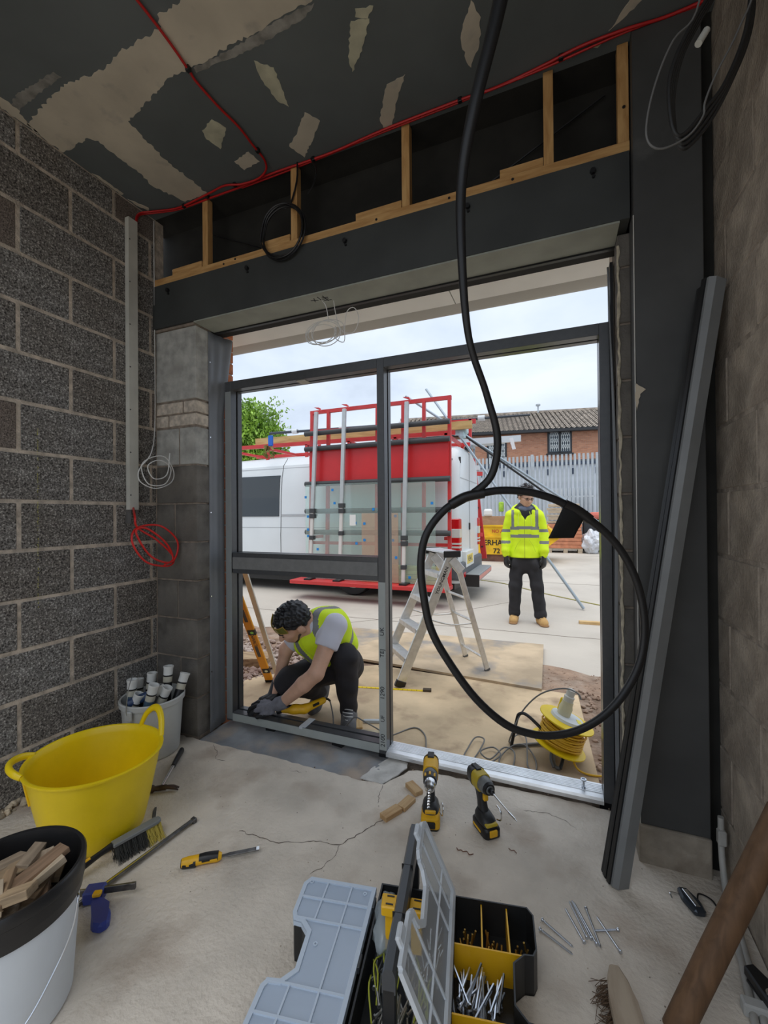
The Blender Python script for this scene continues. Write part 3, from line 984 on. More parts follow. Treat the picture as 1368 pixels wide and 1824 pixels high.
# plywood sheets
M_PLY = mat('plywood', (0.60, 0.46, 0.295), 0.85, var=0.30, scale=2.2, detail=10, stain=((0.36, 0.26, 0.17), 5.5, 0.54, 0.72), bump=0.15, bscale=30)
M_PLYG = mat('plywood_grey', (0.50, 0.39, 0.265), 0.85, var=0.25, scale=3.0, stain=((0.27, 0.25, 0.23), 2.6, 0.52, 0.66), bump=0.15, bscale=30)
M_PLYE = mat('plywood_edge', (0.20, 0.10, 0.05), 0.9, var=0.3, scale=40)
tag(prism('plywood_sheet', [(0.195, 2.235), (0.13, 3.545), (-1.55, 3.60), (-2.38, 3.02), (-2.52, 2.70), (-2.52, 2.235)], -0.128, -0.100, M_PLY), 'large tan plywood sheet lying directly outside the threshold', 'plywood')
pb = prism('plywood_sheet', [(-0.126, 3.52), (-0.147, 4.72), (-2.50, 4.62), (-2.42, 3.70), (-1.40, 3.63)], -0.0995, -0.080, M_PLYG)
tag(pb, 'grey-stained plywood sheet under the stepladder legs', 'plywood')
tag(box('timber_sleeper', (-0.45, -0.11, 0), (0.45, 0.11, 0.085), wood_mat('old_sleeper', (0.50, 0.36, 0.21), (0.24, 0.15, 0.09), 4, (1, 8, 8)), None, 0.003, m=Matrix.Translation((-2.93, 3.14, GZ + 0.012)) @ Matrix.Rotation(R(24), 4, 'Z')), 'short weathered timber baulk on the gravel by the frame', 'timber')
M_OFFCUT = wood_mat('pine_offcut', (0.66, 0.47, 0.24), (0.50, 0.32, 0.14), 6, (1, 9, 9))
def offcut(name, label, loc, size, rz, ry=0.0, cat='timber', m=None, group=None, rx=0.0):
    sx, sy, sz = size
    o = box(name, (-sx / 2, -sy / 2, 0), (sx / 2, sy / 2, sz), m or M_OFFCUT, None, 0.0012)
    o.location = loc
    o.rotation_euler = (rx, ry, rz)
    return tag(o, label, cat, group)
offcut('timber_offcut', 'pine batten end lying beside the work boot', (-1.215, 2.52, -0.0995), (0.13, 0.045, 0.022), R(118))
offcut('timber_offcut', 'pale squared block lying just behind the bottom rail', (-1.07, 2.36, -0.0995), (0.11, 0.075, 0.06), R(12), m=mat('pale_block', (0.55, 0.48, 0.33), 0.8, var=0.2, scale=12))
offcut('timber_batten', 'short plank lying on the concrete beyond the jamb', (0.55, 6.0, GZ), (0.62, 0.07, 0.035), R(5))
offcut('white_board_scrap', 'broken white board scrap leaning on the rubble', (0.36, 3.02, GZ + 0.03), (0.14, 0.09, 0.012), R(60), R(-30), 'board', mat('white_scrap', (0.66, 0.63, 0.58), 0.8))

# folding rule lying on the ply
fr2 = thing('tape_measure', 'yellow folding rule lying on plywood under the ladder foot', 'rule', (-1.2, 3.15, -0.1), R(13))
box('rule_blade', (-0.33, -0.012, 0.0), (0.22, 0.012, 0.004), M_YEL, fr2, world=False)
for i in range(14): box('tick', (-0.3 + i * 0.036, -0.011, 0.0039), (-0.297 + i * 0.036, 0.002, 0.0046), M_BLACK, fr2, world=False)
box('rule_end', (0.22, -0.018, 0.0), (0.285, 0.018, 0.02), mat('rule_brown', (0.07, 0.05, 0.03), 0.6), fr2, 0.003, world=False)

# spirit level leaning on the outer wall, pale batten beside it
A, B = Vector((-2.225, 2.925, -0.098)), Vector((-2.03, 2.216, 0.96))
lv = thing('spirit_level', 'orange spirit level leaning against the wall beside the crouching worker', 'spirit level', A)
up = Vector((0.9, 0.35, 0))
m0, L = bar_matrix(A, B, up)
def lbox(name, lo, hi, m, par, bev=0.0): return box(name, lo, hi, m, par, bev, m=m0)
bd = lbox('beam_body', (-0.010, -0.032, 0.03), (0.010, 0.032, L - 0.03), M_DYEL, lv, 0.003)
M_ORANGE = mat('level_orange', (0.85, 0.36, 0.012), 0.45)
bd.data.materials[0] = M_ORANGE
for z0, z1 in ((0, 0.032), (L - 0.032, L)): lbox('end_cap', (-0.012, -0.034, z0), (0.012, 0.034, z1), M_BLACK, lv, 0.003)
for z in (0.40, 0.80): lbox('hand_hole', (-0.0112, -0.019, z - 0.07), (0.0112, 0.015, z + 0.07), mat('hole_grey', (0.09, 0.08, 0.07), 0.6), lv, 0.006)
for z, s in ((0.155, 0.026), (0.62, 0.030)):
    v = lbox('vial_housing', (-0.0125, -0.026, z - 0.03), (0.0125, 0.034, z + 0.03), M_BLACK, lv, 0.004)
    c = m0 @ Vector((0, 0.008, z))
    ax = (m0.to_3x3() @ Vector((1, 0, 0)))
    cyl('vial', c - ax * 0.014, c + ax * 0.014, 0.013, mat('vial_green', (0.35, 0.85, 0.15), 0.15) if z > 0.5 else mat('vial_pale', (0.8, 0.85, 0.6), 0.2), v, 12)
xa, ya, za = [(m0.to_3x3() @ Vector(v)).normalized() for v in ((1, 0, 0), (0, 1, 0), (0, 0, 1))]
toward = Vector((0, 0, 1.28)) - (m0 @ Vector((0, 0, 0.5)))
best = max(((s, ax) for ax in (xa, ya) for s in (-1, 1)), key=lambda q: (q[1] * q[0]).dot(toward) * (2 if q[1] is xa else 0.1))
n = best[1] * best[0]
xd = -za
text('lettering', 'DeWALT', M_BLACK, lv, frame_m((m0 @ Vector((0, 0, 0.535))) + n * 0.0104, xd, n.cross(xd)), 0.034, 0.0003, 0.0006)
tag(bar('timber_batten', (-2.19, 2.995, -0.098), (-1.985, 2.216, 1.20), 0.018, 0.036, mat('batten_white', (0.66, 0.62, 0.54), 0.7, var=0.1, scale=9), None, (0.9, 0.35, 0), 0.001), 'whitish batten leaning right behind the orange spirit level', 'batten')

# ------------------------------------------------ step ladder
sl = thing('step_ladder', 'aluminium four-tread stepladder standing on the plywood', 'ladder', (-0.9, 3.6, -0.08))
M_LAD = mat('ladder_alu', (0.70, 0.69, 0.66), 0.42, 0.75, var=0.12, scale=20)
M_TREAD = mat('tread_alu', (0.72, 0.75, 0.78), 0.38, 0.7, var=0.08, scale=30)
# front stiles (right one at px 710,1220) run up to the platform; rear stiles run down to the far right
zt = 0.955
FRt, FRb = Vector((-0.80, 3.395, zt - 0.02)), Vector((-1.185, 3.20, -0.0985))
d = Vector((-0.42, 0.50, 0)) * 0.62          # across the ladder, away from the camera
FLt, FLb = FRt + d * 0.86 + Vector((0.0, 0, 0)), FRb + d * 1.05
RRt, RRb = Vector((-0.745, 3.425, zt - 0.12)), Vector((-0.575, 3.765, -0.0795))
RLt, RLb = RRt + d * 0.86, RRb + d * 0.95
for a, b in ((FRb, FRt), (FLb, FLt)):
    s = bar('stile', a, b, 0.075, 0.022, M_LAD, sl, d.normalized(), 0.003)
    bar('foot', a, a + (b - a).normalized() * 0.055, 0.086, 0.030, M_BLACK, s, d.normalized(), 0.004)
# swap of width: the broad face of the stile shows sideways
for a, b in ((RRb, RRt), (RLb, RLt)):
    s = bar('rear_leg', a, b, 0.045, 0.020, M_LAD, sl, d.normalized(), 0.003)
    bar('foot', a, a + (b - a).normalized() * 0.022, 0.05, 0.024, mat('foot_grey', (0.10, 0.10, 0.10), 0.7), s, d.normalized(), 0.003)
def on(a, b, z): return a + (b - a) * ((z - a.z) / (b.z - a.z))
fwd = (FRt - FRb)
fwd = Vector((fwd.x, fwd.y, 0)).normalized()
for z in (0.12, 0.345, 0.57, 0.785):
    a, b = on(FRb, FRt, z), on(FLb, FLt, z)
    mt, Lt = bar_matrix(a, b, (0, 0, 1))
    o = box('tread', (-0.048, -0.016, 0.008), (0.048, 0.010, Lt - 0.008), M_TREAD, sl, 0.003, m=mt)
    box('tread_nosing', (0.044 if (mt.to_3x3() @ Vector((1, 0, 0))).dot(fwd) < 0 else -0.050, -0.024, 0.008), (0.050 if (mt.to_3x3() @ Vector((1, 0, 0))).dot(fwd) < 0 else -0.044, 0.013, Lt - 0.008), M_LAD, o, m=mt)
pa, pb2 = FRt + Vector((0, 0, 0.035)), FLt + Vector((0, 0, 0.035))
mt, Lt = bar_matrix(pa, pb2, (0, 0, 1))
plat = box('platform', (-0.07, -0.010, -0.015), (0.07, 0.010, Lt + 0.015), M_TREAD, sl, 0.004, m=mt)
for z0, z1 in ((-0.032, -0.012), (Lt + 0.012, Lt + 0.032)): box('platform_end', (-0.075, -0.04, z0), (0.075, 0.014, z1), M_BLACK, plat, 0.006, m=mt)
for t in (0.13, 0.5, 0.72):
    a, b = RRb + (RRt - RRb) * t, RLb + (RLt - RLb) * t
    cyl('rear_rung', a, b, 0.011, M_LAD, sl, 10)
for a, b, c in ((on(FRb, FRt, 0.44), on(RRb, RRt, 0.36), 0), (on(FLb, FLt, 0.44), on(RLb, RLt, 0.36), 0)):
    tube('stay_bar', [a, (a + b) / 2 + Vector((0, 0, -0.03)), b], 0.006, M_LAD, sl, 6, 4)
for a, b in ((FRt, RRt), (FLt, RLt)):
    pm = (a + b) / 2
    bar('hinge_plate', a + Vector((0, 0, -0.02)), b + Vector((0.02, 0.012, -0.02)), 0.075, 0.028, M_LAD, sl, d.normalized(), 0.004)
# lettering on the outer face of the near front stile
za = (FRt - FRb).normalized()
nn = -d.normalized()
nn = (nn - za * za.dot(nn)).normalized()
text('lettering', 'YOUNGMAN', M_BLACK, sl, frame_m(FRb + za * 0.915 + nn * 0.0116, za, nn.cross(za)), 0.040, 0.0003, 0.0006, 1.0)

# ------------------------------------------------ cable reel, cables, pliers
rl = thing('cable_reel', 'yellow cable reel with black tubular stand on the plywood', 'cable reel', (-0.02, 2.62, -0.1))
ax = Vector((0.30, 0.06, 0.95)).normalized()        # drum axis tips towards the camera
c0 = Vector((0.015, 2.60, 0.055))
md = axis_m(c0, c0 + ax)
def fl(z): return [(0.0, z), (0.135, z), (0.145, z + 0.004), (0.145, z + 0.010), (0.135, z + 0.013), (0.0, z + 0.013)]
lathe('flange', fl(-0.085), M_YEL, rl, 36, md)
up_f = lathe('flange', fl(0.060), M_YEL, rl, 36, md)
lathe('drum_core', [(0.06, -0.075), (0.06, 0.062)], M_YEL, rl, 24, md)
rr = random.Random(4)
bm = bmesh.new()
for k in range(24):
    r0 = 0.085 + 0.034 * rr.random()
    z0 = -0.066 + 0.118 * (k / 24)
    a0 = rr.uniform(0, 6.3)
    tilt = rr.uniform(-0.012, 0.012)
    pts = [md @ Vector(((r0 + 0.003 * math.sin(3 * t + k)) * math.cos(t), r0 * math.sin(t), z0 + tilt * math.sin(t + a0))) for t in [2 * PI * i / 20 for i in range(20)]]
    bm_tube(bm, pts, 0.0052, 6, 1, True)
M_YCAB = mat('yellow_cable', (0.72, 0.42, 0.02), 0.5)
bm_link('wound_cable', bm, M_YCAB, rl, True, True)
lathe('socket_plate', [(0, 0.0735), (0.088, 0.0735), (0.084, 0.088), (0.0, 0.088)], mat('socket_grey', (0.62, 0.66, 0.68), 0.5), rl, 28, md)
lathe('socket', [(0.0, 0.085), (0.034, 0.085), (0.036, 0.13), (0.030, 0.15), (0.030, 0.168), (0.0, 0.168)], mat('plug_cream', (0.60, 0.55, 0.36), 0.5), rl, 20, md @ Matrix.Translation((0.01, 0.02, 0)))
lathe('plug', [(0.0, 0.168), (0.026, 0.168), (0.028, 0.195), (0.022, 0.20), (0.024, 0.232), (0.016, 0.238), (0.0, 0.238)], mat('plug_grey', (0.58, 0.57, 0.52), 0.5), rl, 18, md @ Matrix.Translation((0.01, 0.02, 0)))
box('socket_flap', (0.042, 0.0, 0.09), (0.052, 0.05, 0.165), M_YEL, rl, 0.004, m=md)
box('rating_label', (-0.05, -0.07, 0.0885), (0.0, -0.045, 0.0895), mat('label_yellow', (0.85, 0.75, 0.1), 0.5), rl, m=md)
pl = [(-0.265, 2.61, -0.088), (-0.235, 2.60, 0.06), (-0.215, 2.595, 0.115), (-0.16, 2.585, 0.11), (-0.02, 2.545, 0.00), (0.015, 2.52, -0.04), (0.0, 2.47, -0.088)]
tube('stand', pl, 0.009, M_BLACK, rl, 10, 6)
tube('stand', [(0.0, 2.47, -0.088), (-0.03, 2.50, -0.088), (-0.06, 2.70, -0.088), (-0.265, 2.61, -0.088)], 0.009, mat('stand_grey', (0.12, 0.12, 0.115), 0.5), rl, 10, 6)
tube('leg', [(-0.03, 2.475, -0.09), (-0.045, 2.50, -0.06), (-0.04, 2.53, -0.02)], 0.009, MATS['stand_grey'], rl, 10, 4)
tube('cable_tail', [(0.06, 2.53, -0.05), (0.09, 2.49, -0.085), (0.16, 2.48, -0.094), (0.30, 2.52, -0.094), (0.6, 2.6, -0.108)], 0.0055, M_YCAB, rl, 8, 6)
# grey flex from the multitool, tangled on the ply
z0 = -0.0945
fp = [(-1.342, 2.366, 0.108), (-1.335, 2.372, 0.07), (-1.325, 2.375, 0.01), (-1.30, 2.345, -0.045), (-1.25, 2.33, -0.05), (-1.20, 2.35, 0.0), (-1.165, 2.365, 0.035), (-1.11, 2.375, 0.015), (-1.05, 2.44, -0.05), (-0.98, 2.47, z0), (-0.87, 2.62, z0), (-0.78, 2.56, z0), (-0.73, 2.42, z0), (-0.70, 2.32, z0), (-0.62, 2.31, z0), (-0.52, 2.34, z0), (-0.50, 2.45, z0 + .01), (-0.475, 2.60, z0 + .02), (-0.42, 2.60, z0 + .02), (-0.43, 2.48, z0 + .01), (-0.45, 2.36, z0), (-0.38, 2.36, z0 + .008), (-0.31, 2.46, z0 + .02), (-0.36, 2.54, z0 + .015), (-0.42, 2.46, z0 + .02), (-0.36, 2.42, z0 + .01), (-0.30, 2.55, z0 + .02), (-0.24, 2.52, z0 + .02), (-0.24, 2.40, z0), (-0.29, 2.37, z0), (-0.31, 2.44, z0 + .015), (-0.26, 2.58, z0 + .02), (-0.19, 2.62, z0 + .02), (-0.13, 2.52, z0 + .01), (-0.12, 2.42, z0), (-0.16, 2.42, z0 + .01), (-0.17, 2.52, z0 + .03), (-0.19, 2.68, z0 + .04), (-0.24, 2.78, z0), (-0.28, 2.66, z0), (-0.26, 2.56, 0.0), (-0.20, 2.60, 0.13), (-0.10, 2.60, 0.245), (0.02, 2.585, 0.30), (0.09, 2.56, 0.295), (0.11, 2.55, 0.265)]
tag(tube('power_flex', fp, 0.0042, M_GREYCABLE, None, 8, 5), 'grey flex looped over the plywood towards the yellow reel', 'cable')
pk = thing('pliers', 'red-handled pliers lying near the foot of the reel', 'pliers', (-0.16, 2.335, -0.1), R(14))
M_REDH = mat('red_grip', (0.55, 0.055, 0.04), 0.5)
for s in (-1, 1): tube('grip', [(0.0, 0.006 * s, 0.012), (-0.05, 0.022 * s, 0.013), (-0.12, 0.016 * s, 0.013)], [0.008, 0.011, 0.009], M_REDH if s < 0 else mat('dark_grip', (0.09, 0.06, 0.05), 0.6), pk, 8, 4, world=False)
cyl('pivot', (0.015, 0, 0.004), (0.015, 0, 0.02), 0.013, M_DSTEEL, pk, 10, world=False)
prism('jaw', [(0.0, -0.014), (0.03, -0.014), (0.085, -0.004), (0.085, 0.004), (0.03, 0.014), (0.0, 0.014)], 0.006, 0.018, M_DSTEEL, pk, world=False)
kn = thing('utility_knife', 'grey utility knife lying behind the work boot', 'knife', (-1.13, 2.60, -0.1), R(20))
prism('body', [(-0.08, -0.012), (0.05, -0.014), (0.08, -0.006), (0.08, 0.006), (0.04, 0.014), (-0.08, 0.012)], 0.0, 0.02, mat('knife_grey', (0.48, 0.53, 0.57), 0.4), kn, world=False, bevel=0.003)
prism('blade', [(0.08, -0.006), (0.115, 0.004), (0.08, 0.006)], 0.009, 0.0105, M_CHROME, kn, world=False)

# ------------------------------------------------ white panel van with glass rack
VX, VY = -1.45, 6.65
van = thing('van', 'white panel van parked across the yard', 'van', (VX - 3, VY + 0.95, GZ))
M_VAN = mat('van_white', (0.70, 0.74, 0.76), 0.28, var=0.03, scale=2)
M_VGREY = mat('van_bumper_grey', (0.10, 0.11, 0.12), 0.6)
HWP = [(0.30, .90), (0.42, .935), (0.60, .945), (1.05, .950), (1.18, .942), (1.75, .925), (2.10, .895), (2.35, .835), (2.50, .70), (2.565, .45), (2.585, 0)]
secs = [(0.0, .93, 2.46), (-0.035, .965, 2.53), (-0.10, 0.99, 2.57), (-0.25, 1, 2.585), (-1.2, 1, 2.585), (-2.4, 1, 2.585), (-3.6, 1, 2.585), (-4.9, 1, 2.56), (-5.15, .99, 2.48), (-5.55, .97, 2.05), (-6.0, .96, 1.50), (-6.25, .95, 1.26), (-6.75, .90, 1.05), (-6.88, .85, 0.80)]
bm = bmesh.new()
rings = []
for x, sc, zm in secs:
    ring = []
    prof = []
    for z, w in HWP:
        zz = z if z < 0.7 else 0.7 + (z - 0.7) * (zm - 0.7) / (2.585 - 0.7)
        prof.append((w * sc * (1 if z < 2.2 else 1), zz))
    pts = [(-w, z) for w, z in prof] + [(w, z) for w, z in prof[:-1]][::-1]
    ring = [bm.verts.new((VX + x, VY + 0.95 + w, GZ + z)) for w, z in pts]
    rings.append(ring)
for a, b in zip(rings, rings[1:]):
    n_ = len(a)
    for k in range(n_): bm.faces.new((a[k], a[(k + 1) % n_], b[(k + 1) % n_], b[k]))
bm.faces.new(rings[0])
bm.faces.new(rings[-1][::-1])
auto_smooth(bm_link('body', bm, M_VAN, van), 28)
ys = VY - 0.003
M_DGLASS = mat('dark_glass', (0.012, 0.020, 0.026), 0.06, spec=0.8)
def side_y(z):
    z -= GZ
    for (z0, w0), (z1, w1) in zip(HWP, HWP[1:]):
        if z0 <= z <= z1: return VY + 0.95 - (w0 + (w1 - w0) * (z - z0) / (z1 - z0))
    return VY
def side_quad(name, x0, x1, z0, z1, m, t=0.012, par=None):
    zs = sorted({z0, z1} | {GZ + z for z, w in HWP if z0 < GZ + z < z1} | {z0 + (z1 - z0) * k / 6 for k in range(7)})
    bm = bmesh.new()
    rows = [[bm.verts.new((x, side_y(z) + d, z)) for x, d in ((x0, 0.02), (x0, -t), (x1, -t), (x1, 0.02))] for z in zs]
    for a, b in zip(rows, rows[1:]):
        for k in range(3): bm.faces.new((a[k], a[k + 1], b[k + 1], b[k]))
    bm.faces.new(rows[0])
    bm.faces.new(rows[-1][::-1])
    return bm_link(name, bm, m, par or van)
w1 = side_quad('side_window', -6.05, -4.83, 1.26, 2.03, M_DGLASS)
M_SEAM = mat('seam_dark', (0.04, 0.042, 0.045), 0.7)
for z0, z1 in ((0.30, 1.05), (1.05, 1.62), (1.62, 1.97), (1.97, 2.22), (2.22, 2.37)):
    side_quad('door_seam', -4.795, -4.785, z0, z1, M_SEAM, 0.004)
side_quad('body_crease', -6.0, -2.0, 1.045, 1.058, mat('crease_grey', (0.42, 0.44, 0.46), 0.5), 0.002)
side_quad('door_rail', -4.78, -4.0, 1.265, 1.30, MATS['crease_grey'], 0.010)
side_quad('roof_gutter', -6.2, -1.55, 2.16, 2.172, MATS['crease_grey'], 0.002)
side_quad('sill_trim', -6.0, -1.6, 0.27, 0.40, M_VGREY, 0.012)
# rear end
xr = VX
for y0, y1, z0, z1 in ((7.595, 7.605, 0.45, 2.35),): box('rear_door_seam', (xr - 0.02, y0, z0), (xr + 0.004, y1, z1), M_SEAM, van)
for z in (0.85, 1.5, 2.1):
    box('hinge', (xr - 0.02, 6.83, z), (xr + 0.012, 6.86, z + 0.10), MATS['seam_dark'], van, 0.003)
box('door_handle', (xr - 0.01, 7.52, 1.0), (xr + 0.02, 7.58, 1.12), M_BLACK, van, 0.006)
box('rear_crease', (xr - 0.01, 6.85, 1.86), (xr + 0.004, 8.35, 1.872), MATS['crease_grey'], van)
M_TLR = mat('tail_red', (0.55, 0.008, 0.012), 0.15)
M_TLW = mat('tail_clear', (0.62, 0.64, 0.62), 0.15)
for s, yb in ((1, 6.655), (-1, 8.545)):
    tl = box('tail_light', (xr - 0.13, min(yb, yb + s * 0.16), 0.68), (xr + 0.022, max(yb, yb + s * 0.16), 1.20), M_TLR, van, 0.012)
    for z0, z1 in ((0.90, 1.04), (0.79, 0.82), (0.735, 0.765)):
        box('clear_lens', (xr - 0.134, min(yb - s * 0.004, yb + s * 0.165), z0), (xr + 0.027, max(yb - s * 0.004, yb + s * 0.165), z1), M_TLW, tl, 0.004)
box('bumper', (xr - 0.15, 6.66, 0.22), (xr + 0.06, 8.54, 0.50), M_VGREY, van, 0.03, 2)
box('bumper_corner', (xr - 0.4, 6.655, 0.24), (xr - 0.02, 6.80, 0.66), M_VGREY, van, 0.02, 2)
box('reflector', (xr + 0.05, 6.75, 0.26), (xr + 0.066, 6.92, 0.34), M_TLR, van, 0.003)
pt = box('plate_panel', (xr - 0.01, 6.95, 0.40), (xr + 0.067, 7.62, 0.66), mat('plate_white', (0.72, 0.74, 0.72), 0.4), van, 0.006)
npl = box('number_plate', (xr + 0.064, 7.02, 0.45), (xr + 0.072, 7.50, 0.60), mat('plate_yellow', (0.78, 0.60, 0.12), 0.5), pt)
text('plate_characters', 'VE64 L', M_BLACK, pt, frame_m((xr + 0.0725, 7.26, 0.525), (0, 1, 0), (0, 0, 1)), 0.13, 0.0004, 0.002)
st = box('rear_step', (xr + 0.05, 6.92, 0.18), (xr + 0.27, 8.30, 0.30), mat('step_grey', (0.26, 0.28, 0.285), 0.6), van, 0.012)
box('step_end', (xr + 0.04, 6.905, 0.10), (xr + 0.28, 6.925, 0.295), M_BLACK, st, 0.004)
box('step_marker', (xr + 0.268, 6.95, 0.21), (xr + 0.278, 8.27, 0.27), mat('marker_pink', (0.62, 0.25, 0.2), 0.5), st)
box('underbody', (VX - 6.4, VY + 0.15, 0.05), (VX - 0.1, VY + 1.75, 0.30), M_BLACK, van)
for x in (-3.32, -6.98):
    for y in (VY + 0.03, VY + 1.62):
        my = axis_m((x, y, GZ + 0.35), (x, y + 1, GZ + 0.35))
        wh = lathe('wheel', [(0.20, 0.02), (0.235, 0.0), (0.33, 0.0), (0.348, 0.03), (0.348, 0.20), (0.33, 0.235), (0.2, 0.235)], M_RUBBER, van, 32, my)
        lathe('wheel_rim', [(0.0, 0.06), (0.06, 0.055), (0.07, 0.075), (0.17, 0.05), (0.19, 0.02), (0.215, 0.01), (0.235, 0.012), (0.235, 0.1)], mat('rim_steel', (0.42, 0.38, 0.33), 0.5, 0.6, var=0.3, scale=20), wh, 28, my)
        for k in range(8):
            a = k * PI / 4
            p = my @ Vector((0.135 * math.cos(a), 0.135 * math.sin(a), 0.052))
            cyl('rim_hole', p + Vector((0, -0.012, 0)), p + Vector((0, 0.01, 0)), 0.022, M_BLACK, wh, 8)
box('wing_mirror', (VX - 5.7, VY - 0.28, 1.35), (VX - 5.5, VY - 0.02, 1.75), M_BLACK, van, 0.03, 2)
box('high_brake_light', (xr - 0.05, 7.45, 2.40), (xr + 0.03, 7.75, 2.46), M_BLACK, van, 0.01)

# glass rack on the van's side
rk = sub('glass_rack', van, (-2.75, 6.4, 0.15), 'red steel glazing rack with black padded rails')
M_RED = mat('rack_red', (0.56, 0.035, 0.035), 0.42, var=0.08, scale=6)
RY = 6.35
for x in (-3.99, -3.66, -2.74, -2.29, -1.94, -1.53):
    bar('post', (x, RY + 0.04, 0.17), (x, RY + 0.14, 3.08), 0.055, 0.05, M_RED, rk, (1, 0, 0))
bar('top_rail', (-4.02, RY + 0.14, 3.08), (-1.50, RY + 0.14, 3.08), 0.05, 0.06, M_RED, rk)
for z in (0.42,): bar('cross_rail', (-4.0, RY + 0.08, 0.80), (-1.5, RY + 0.08, 0.80), 0.04, 0.05, M_RED, rk)
M_PAD = mat('rail_pad', (0.045, 0.047, 0.05), 0.6)
for z in (2.685, 2.42, 1.815, 1.345, 0.985): cyl('padded_rail', (-4.05, RY, z), (-1.50, RY, z), 0.043, M_PAD, rk, 12)
box('red_panel', (-4.0, RY + 0.05, 1.83), (-1.53, RY + 0.07, 2.42), mat('panel_red', (0.62, 0.022, 0.026), 0.35, var=0.05, scale=5), rk)
bb = box('base_ledge', (-4.20, RY - 0.28, 0.13), (-1.50, RY + 0.12, 0.19), M_RED, rk, 0.004)
for x in (-3.9, -3.35, -2.2): box('ledge_pad', (x - 0.06, RY - 0.22, 0.19), (x + 0.06, RY - 0.02, 0.215), M_BLACK, rk)
for x in (-3.9, -1.6):
    for z in (0.9, 2.3): bar('bracket', (x, RY + 0.1, z), (x, VY + 0.06, z), 0.05, 0.05, M_RED, rk)
M_POLE = mat('pole_alu', (0.50, 0.53, 0.54), 0.45, 0.35, var=0.05, scale=12)
M_POLEP = mat('pole_pale', (0.66, 0.63, 0.60), 0.5, 0.0)
for xt, xb_, zb, zc in ((-3.78, -3.93, 0.215, 1.36), (-3.245, -3.36, 0.215, 1.44), (-2.155, -2.24, 0.215, 0.92)):
    T, Bm = Vector((xt, RY - 0.07, 3.03)), Vector((xb_, RY - 0.07, zb))
    c = Bm + (T - Bm) * ((zc - zb) / (T.z - zb))
    po = bar('clamp_pole', c, T, 0.062, 0.05, M_POLE, rk, (0, 1, 0), 0.004)
    bar('pole_lower', Bm, c, 0.055, 0.045, M_POLEP, rk, (0, 1, 0), 0.004)
    for q in (c, c - Vector((0, 0, 0.09))): box('pole_clamp', (q.x - 0.05, q.y - 0.035, q.z - 0.045), (q.x + 0.05, q.y + 0.05, q.z + 0.03), M_PAD, rk, 0.006)
    box('pole_clamp', (c.x - 0.055, c.y - 0.035, c.z - 0.50), (c.x + 0.03, c.y + 0.05, c.z - 0.43), M_PAD, rk, 0.006)
    prism('top_hook', [(-0.09, 0.03), (0.0, -0.01), (0.03, -0.03), (0.02, 0.0), (0.01, 0.02)], -0.03, 0.03, M_RED, rk, frame_m((xt, RY + 0.02, 3.10), (1, 0, 0), (0, 0, 1)))
# panes of glass carried on the rack
M_GL = glass_mat('pane_green', (0.88, 0.97, 0.94), 0.05, 0.11)
M_GLP = glass_mat('pane_peach', (0.95, 0.82, 0.72), 0.05, 0.18)
M_DOT = mat('blue_spacer', (0.01, 0.22, 0.60), 0.5)
rr = random.Random(9)
def pane(label, x0, x1, z0, z1, y, m, dots):
    g = thing('glazing_sheet', label, 'glass', ((x0 + x1) / 2, y, z0), group='panes on the van rack')
    box('pane', (x0, y, z0), (x1, y + 0.008, z1), m, g)
    for i in range(dots):
        x = rr.choice((x0 + 0.05, (x0 + x1) / 2 + rr.uniform(-.3, .3), x1 - 0.05, rr.uniform(x0, x1)))
        z = z0 + (z1 - z0) * ((i + 0.5) / dots) * 0.97
        box('blue_spacer', (x - 0.02, y - 0.006, z - 0.02), (x + 0.02, y, z + 0.02), M_DOT, g)
pane('greenish glass pane on the van rack nearest the cab', -4.02, -2.62, 0.20, 1.80, RY - 0.055, M_GL, 14)
pane('peach-tinted glass pane in the middle of the van rack', -2.95, -2.32, 0.20, 1.30, RY - 0.067, M_GLP, 4)
pane('greenish glass pane on the van rack nearest the tail light', -2.56, -1.72, 0.20, 1.78, RY - 0.055, M_GL, 8)
tag(box('paper_label', (-3.17, RY - 0.062, 1.10), (-3.06, RY - 0.0555, 1.28), mat('paper_white', (0.75, 0.75, 0.72), 0.8)), 'white paper label stuck on a glass pane', 'label')
M_PINE = wood_mat('treated_pine', (0.50, 0.45, 0.24), (0.38, 0.32, 0.15), 3, (1, 9, 9))
for k in range(4):
    tag(box('timber_plank', (-3.0 + 0.06 * k, RY - 0.02 + 0.003 * k, 0.192 + k * 0.072), (-1.62 - 0.04 * (k % 2), RY + 0.035, 0.258 + k * 0.072), M_PINE, None, 0.003),
        ['bottom', 'second lowest', 'third from bottom', 'topmost'][k] + ' treated plank stacked at the foot of the glass rack', 'plank', 'planks on the rack ledge')

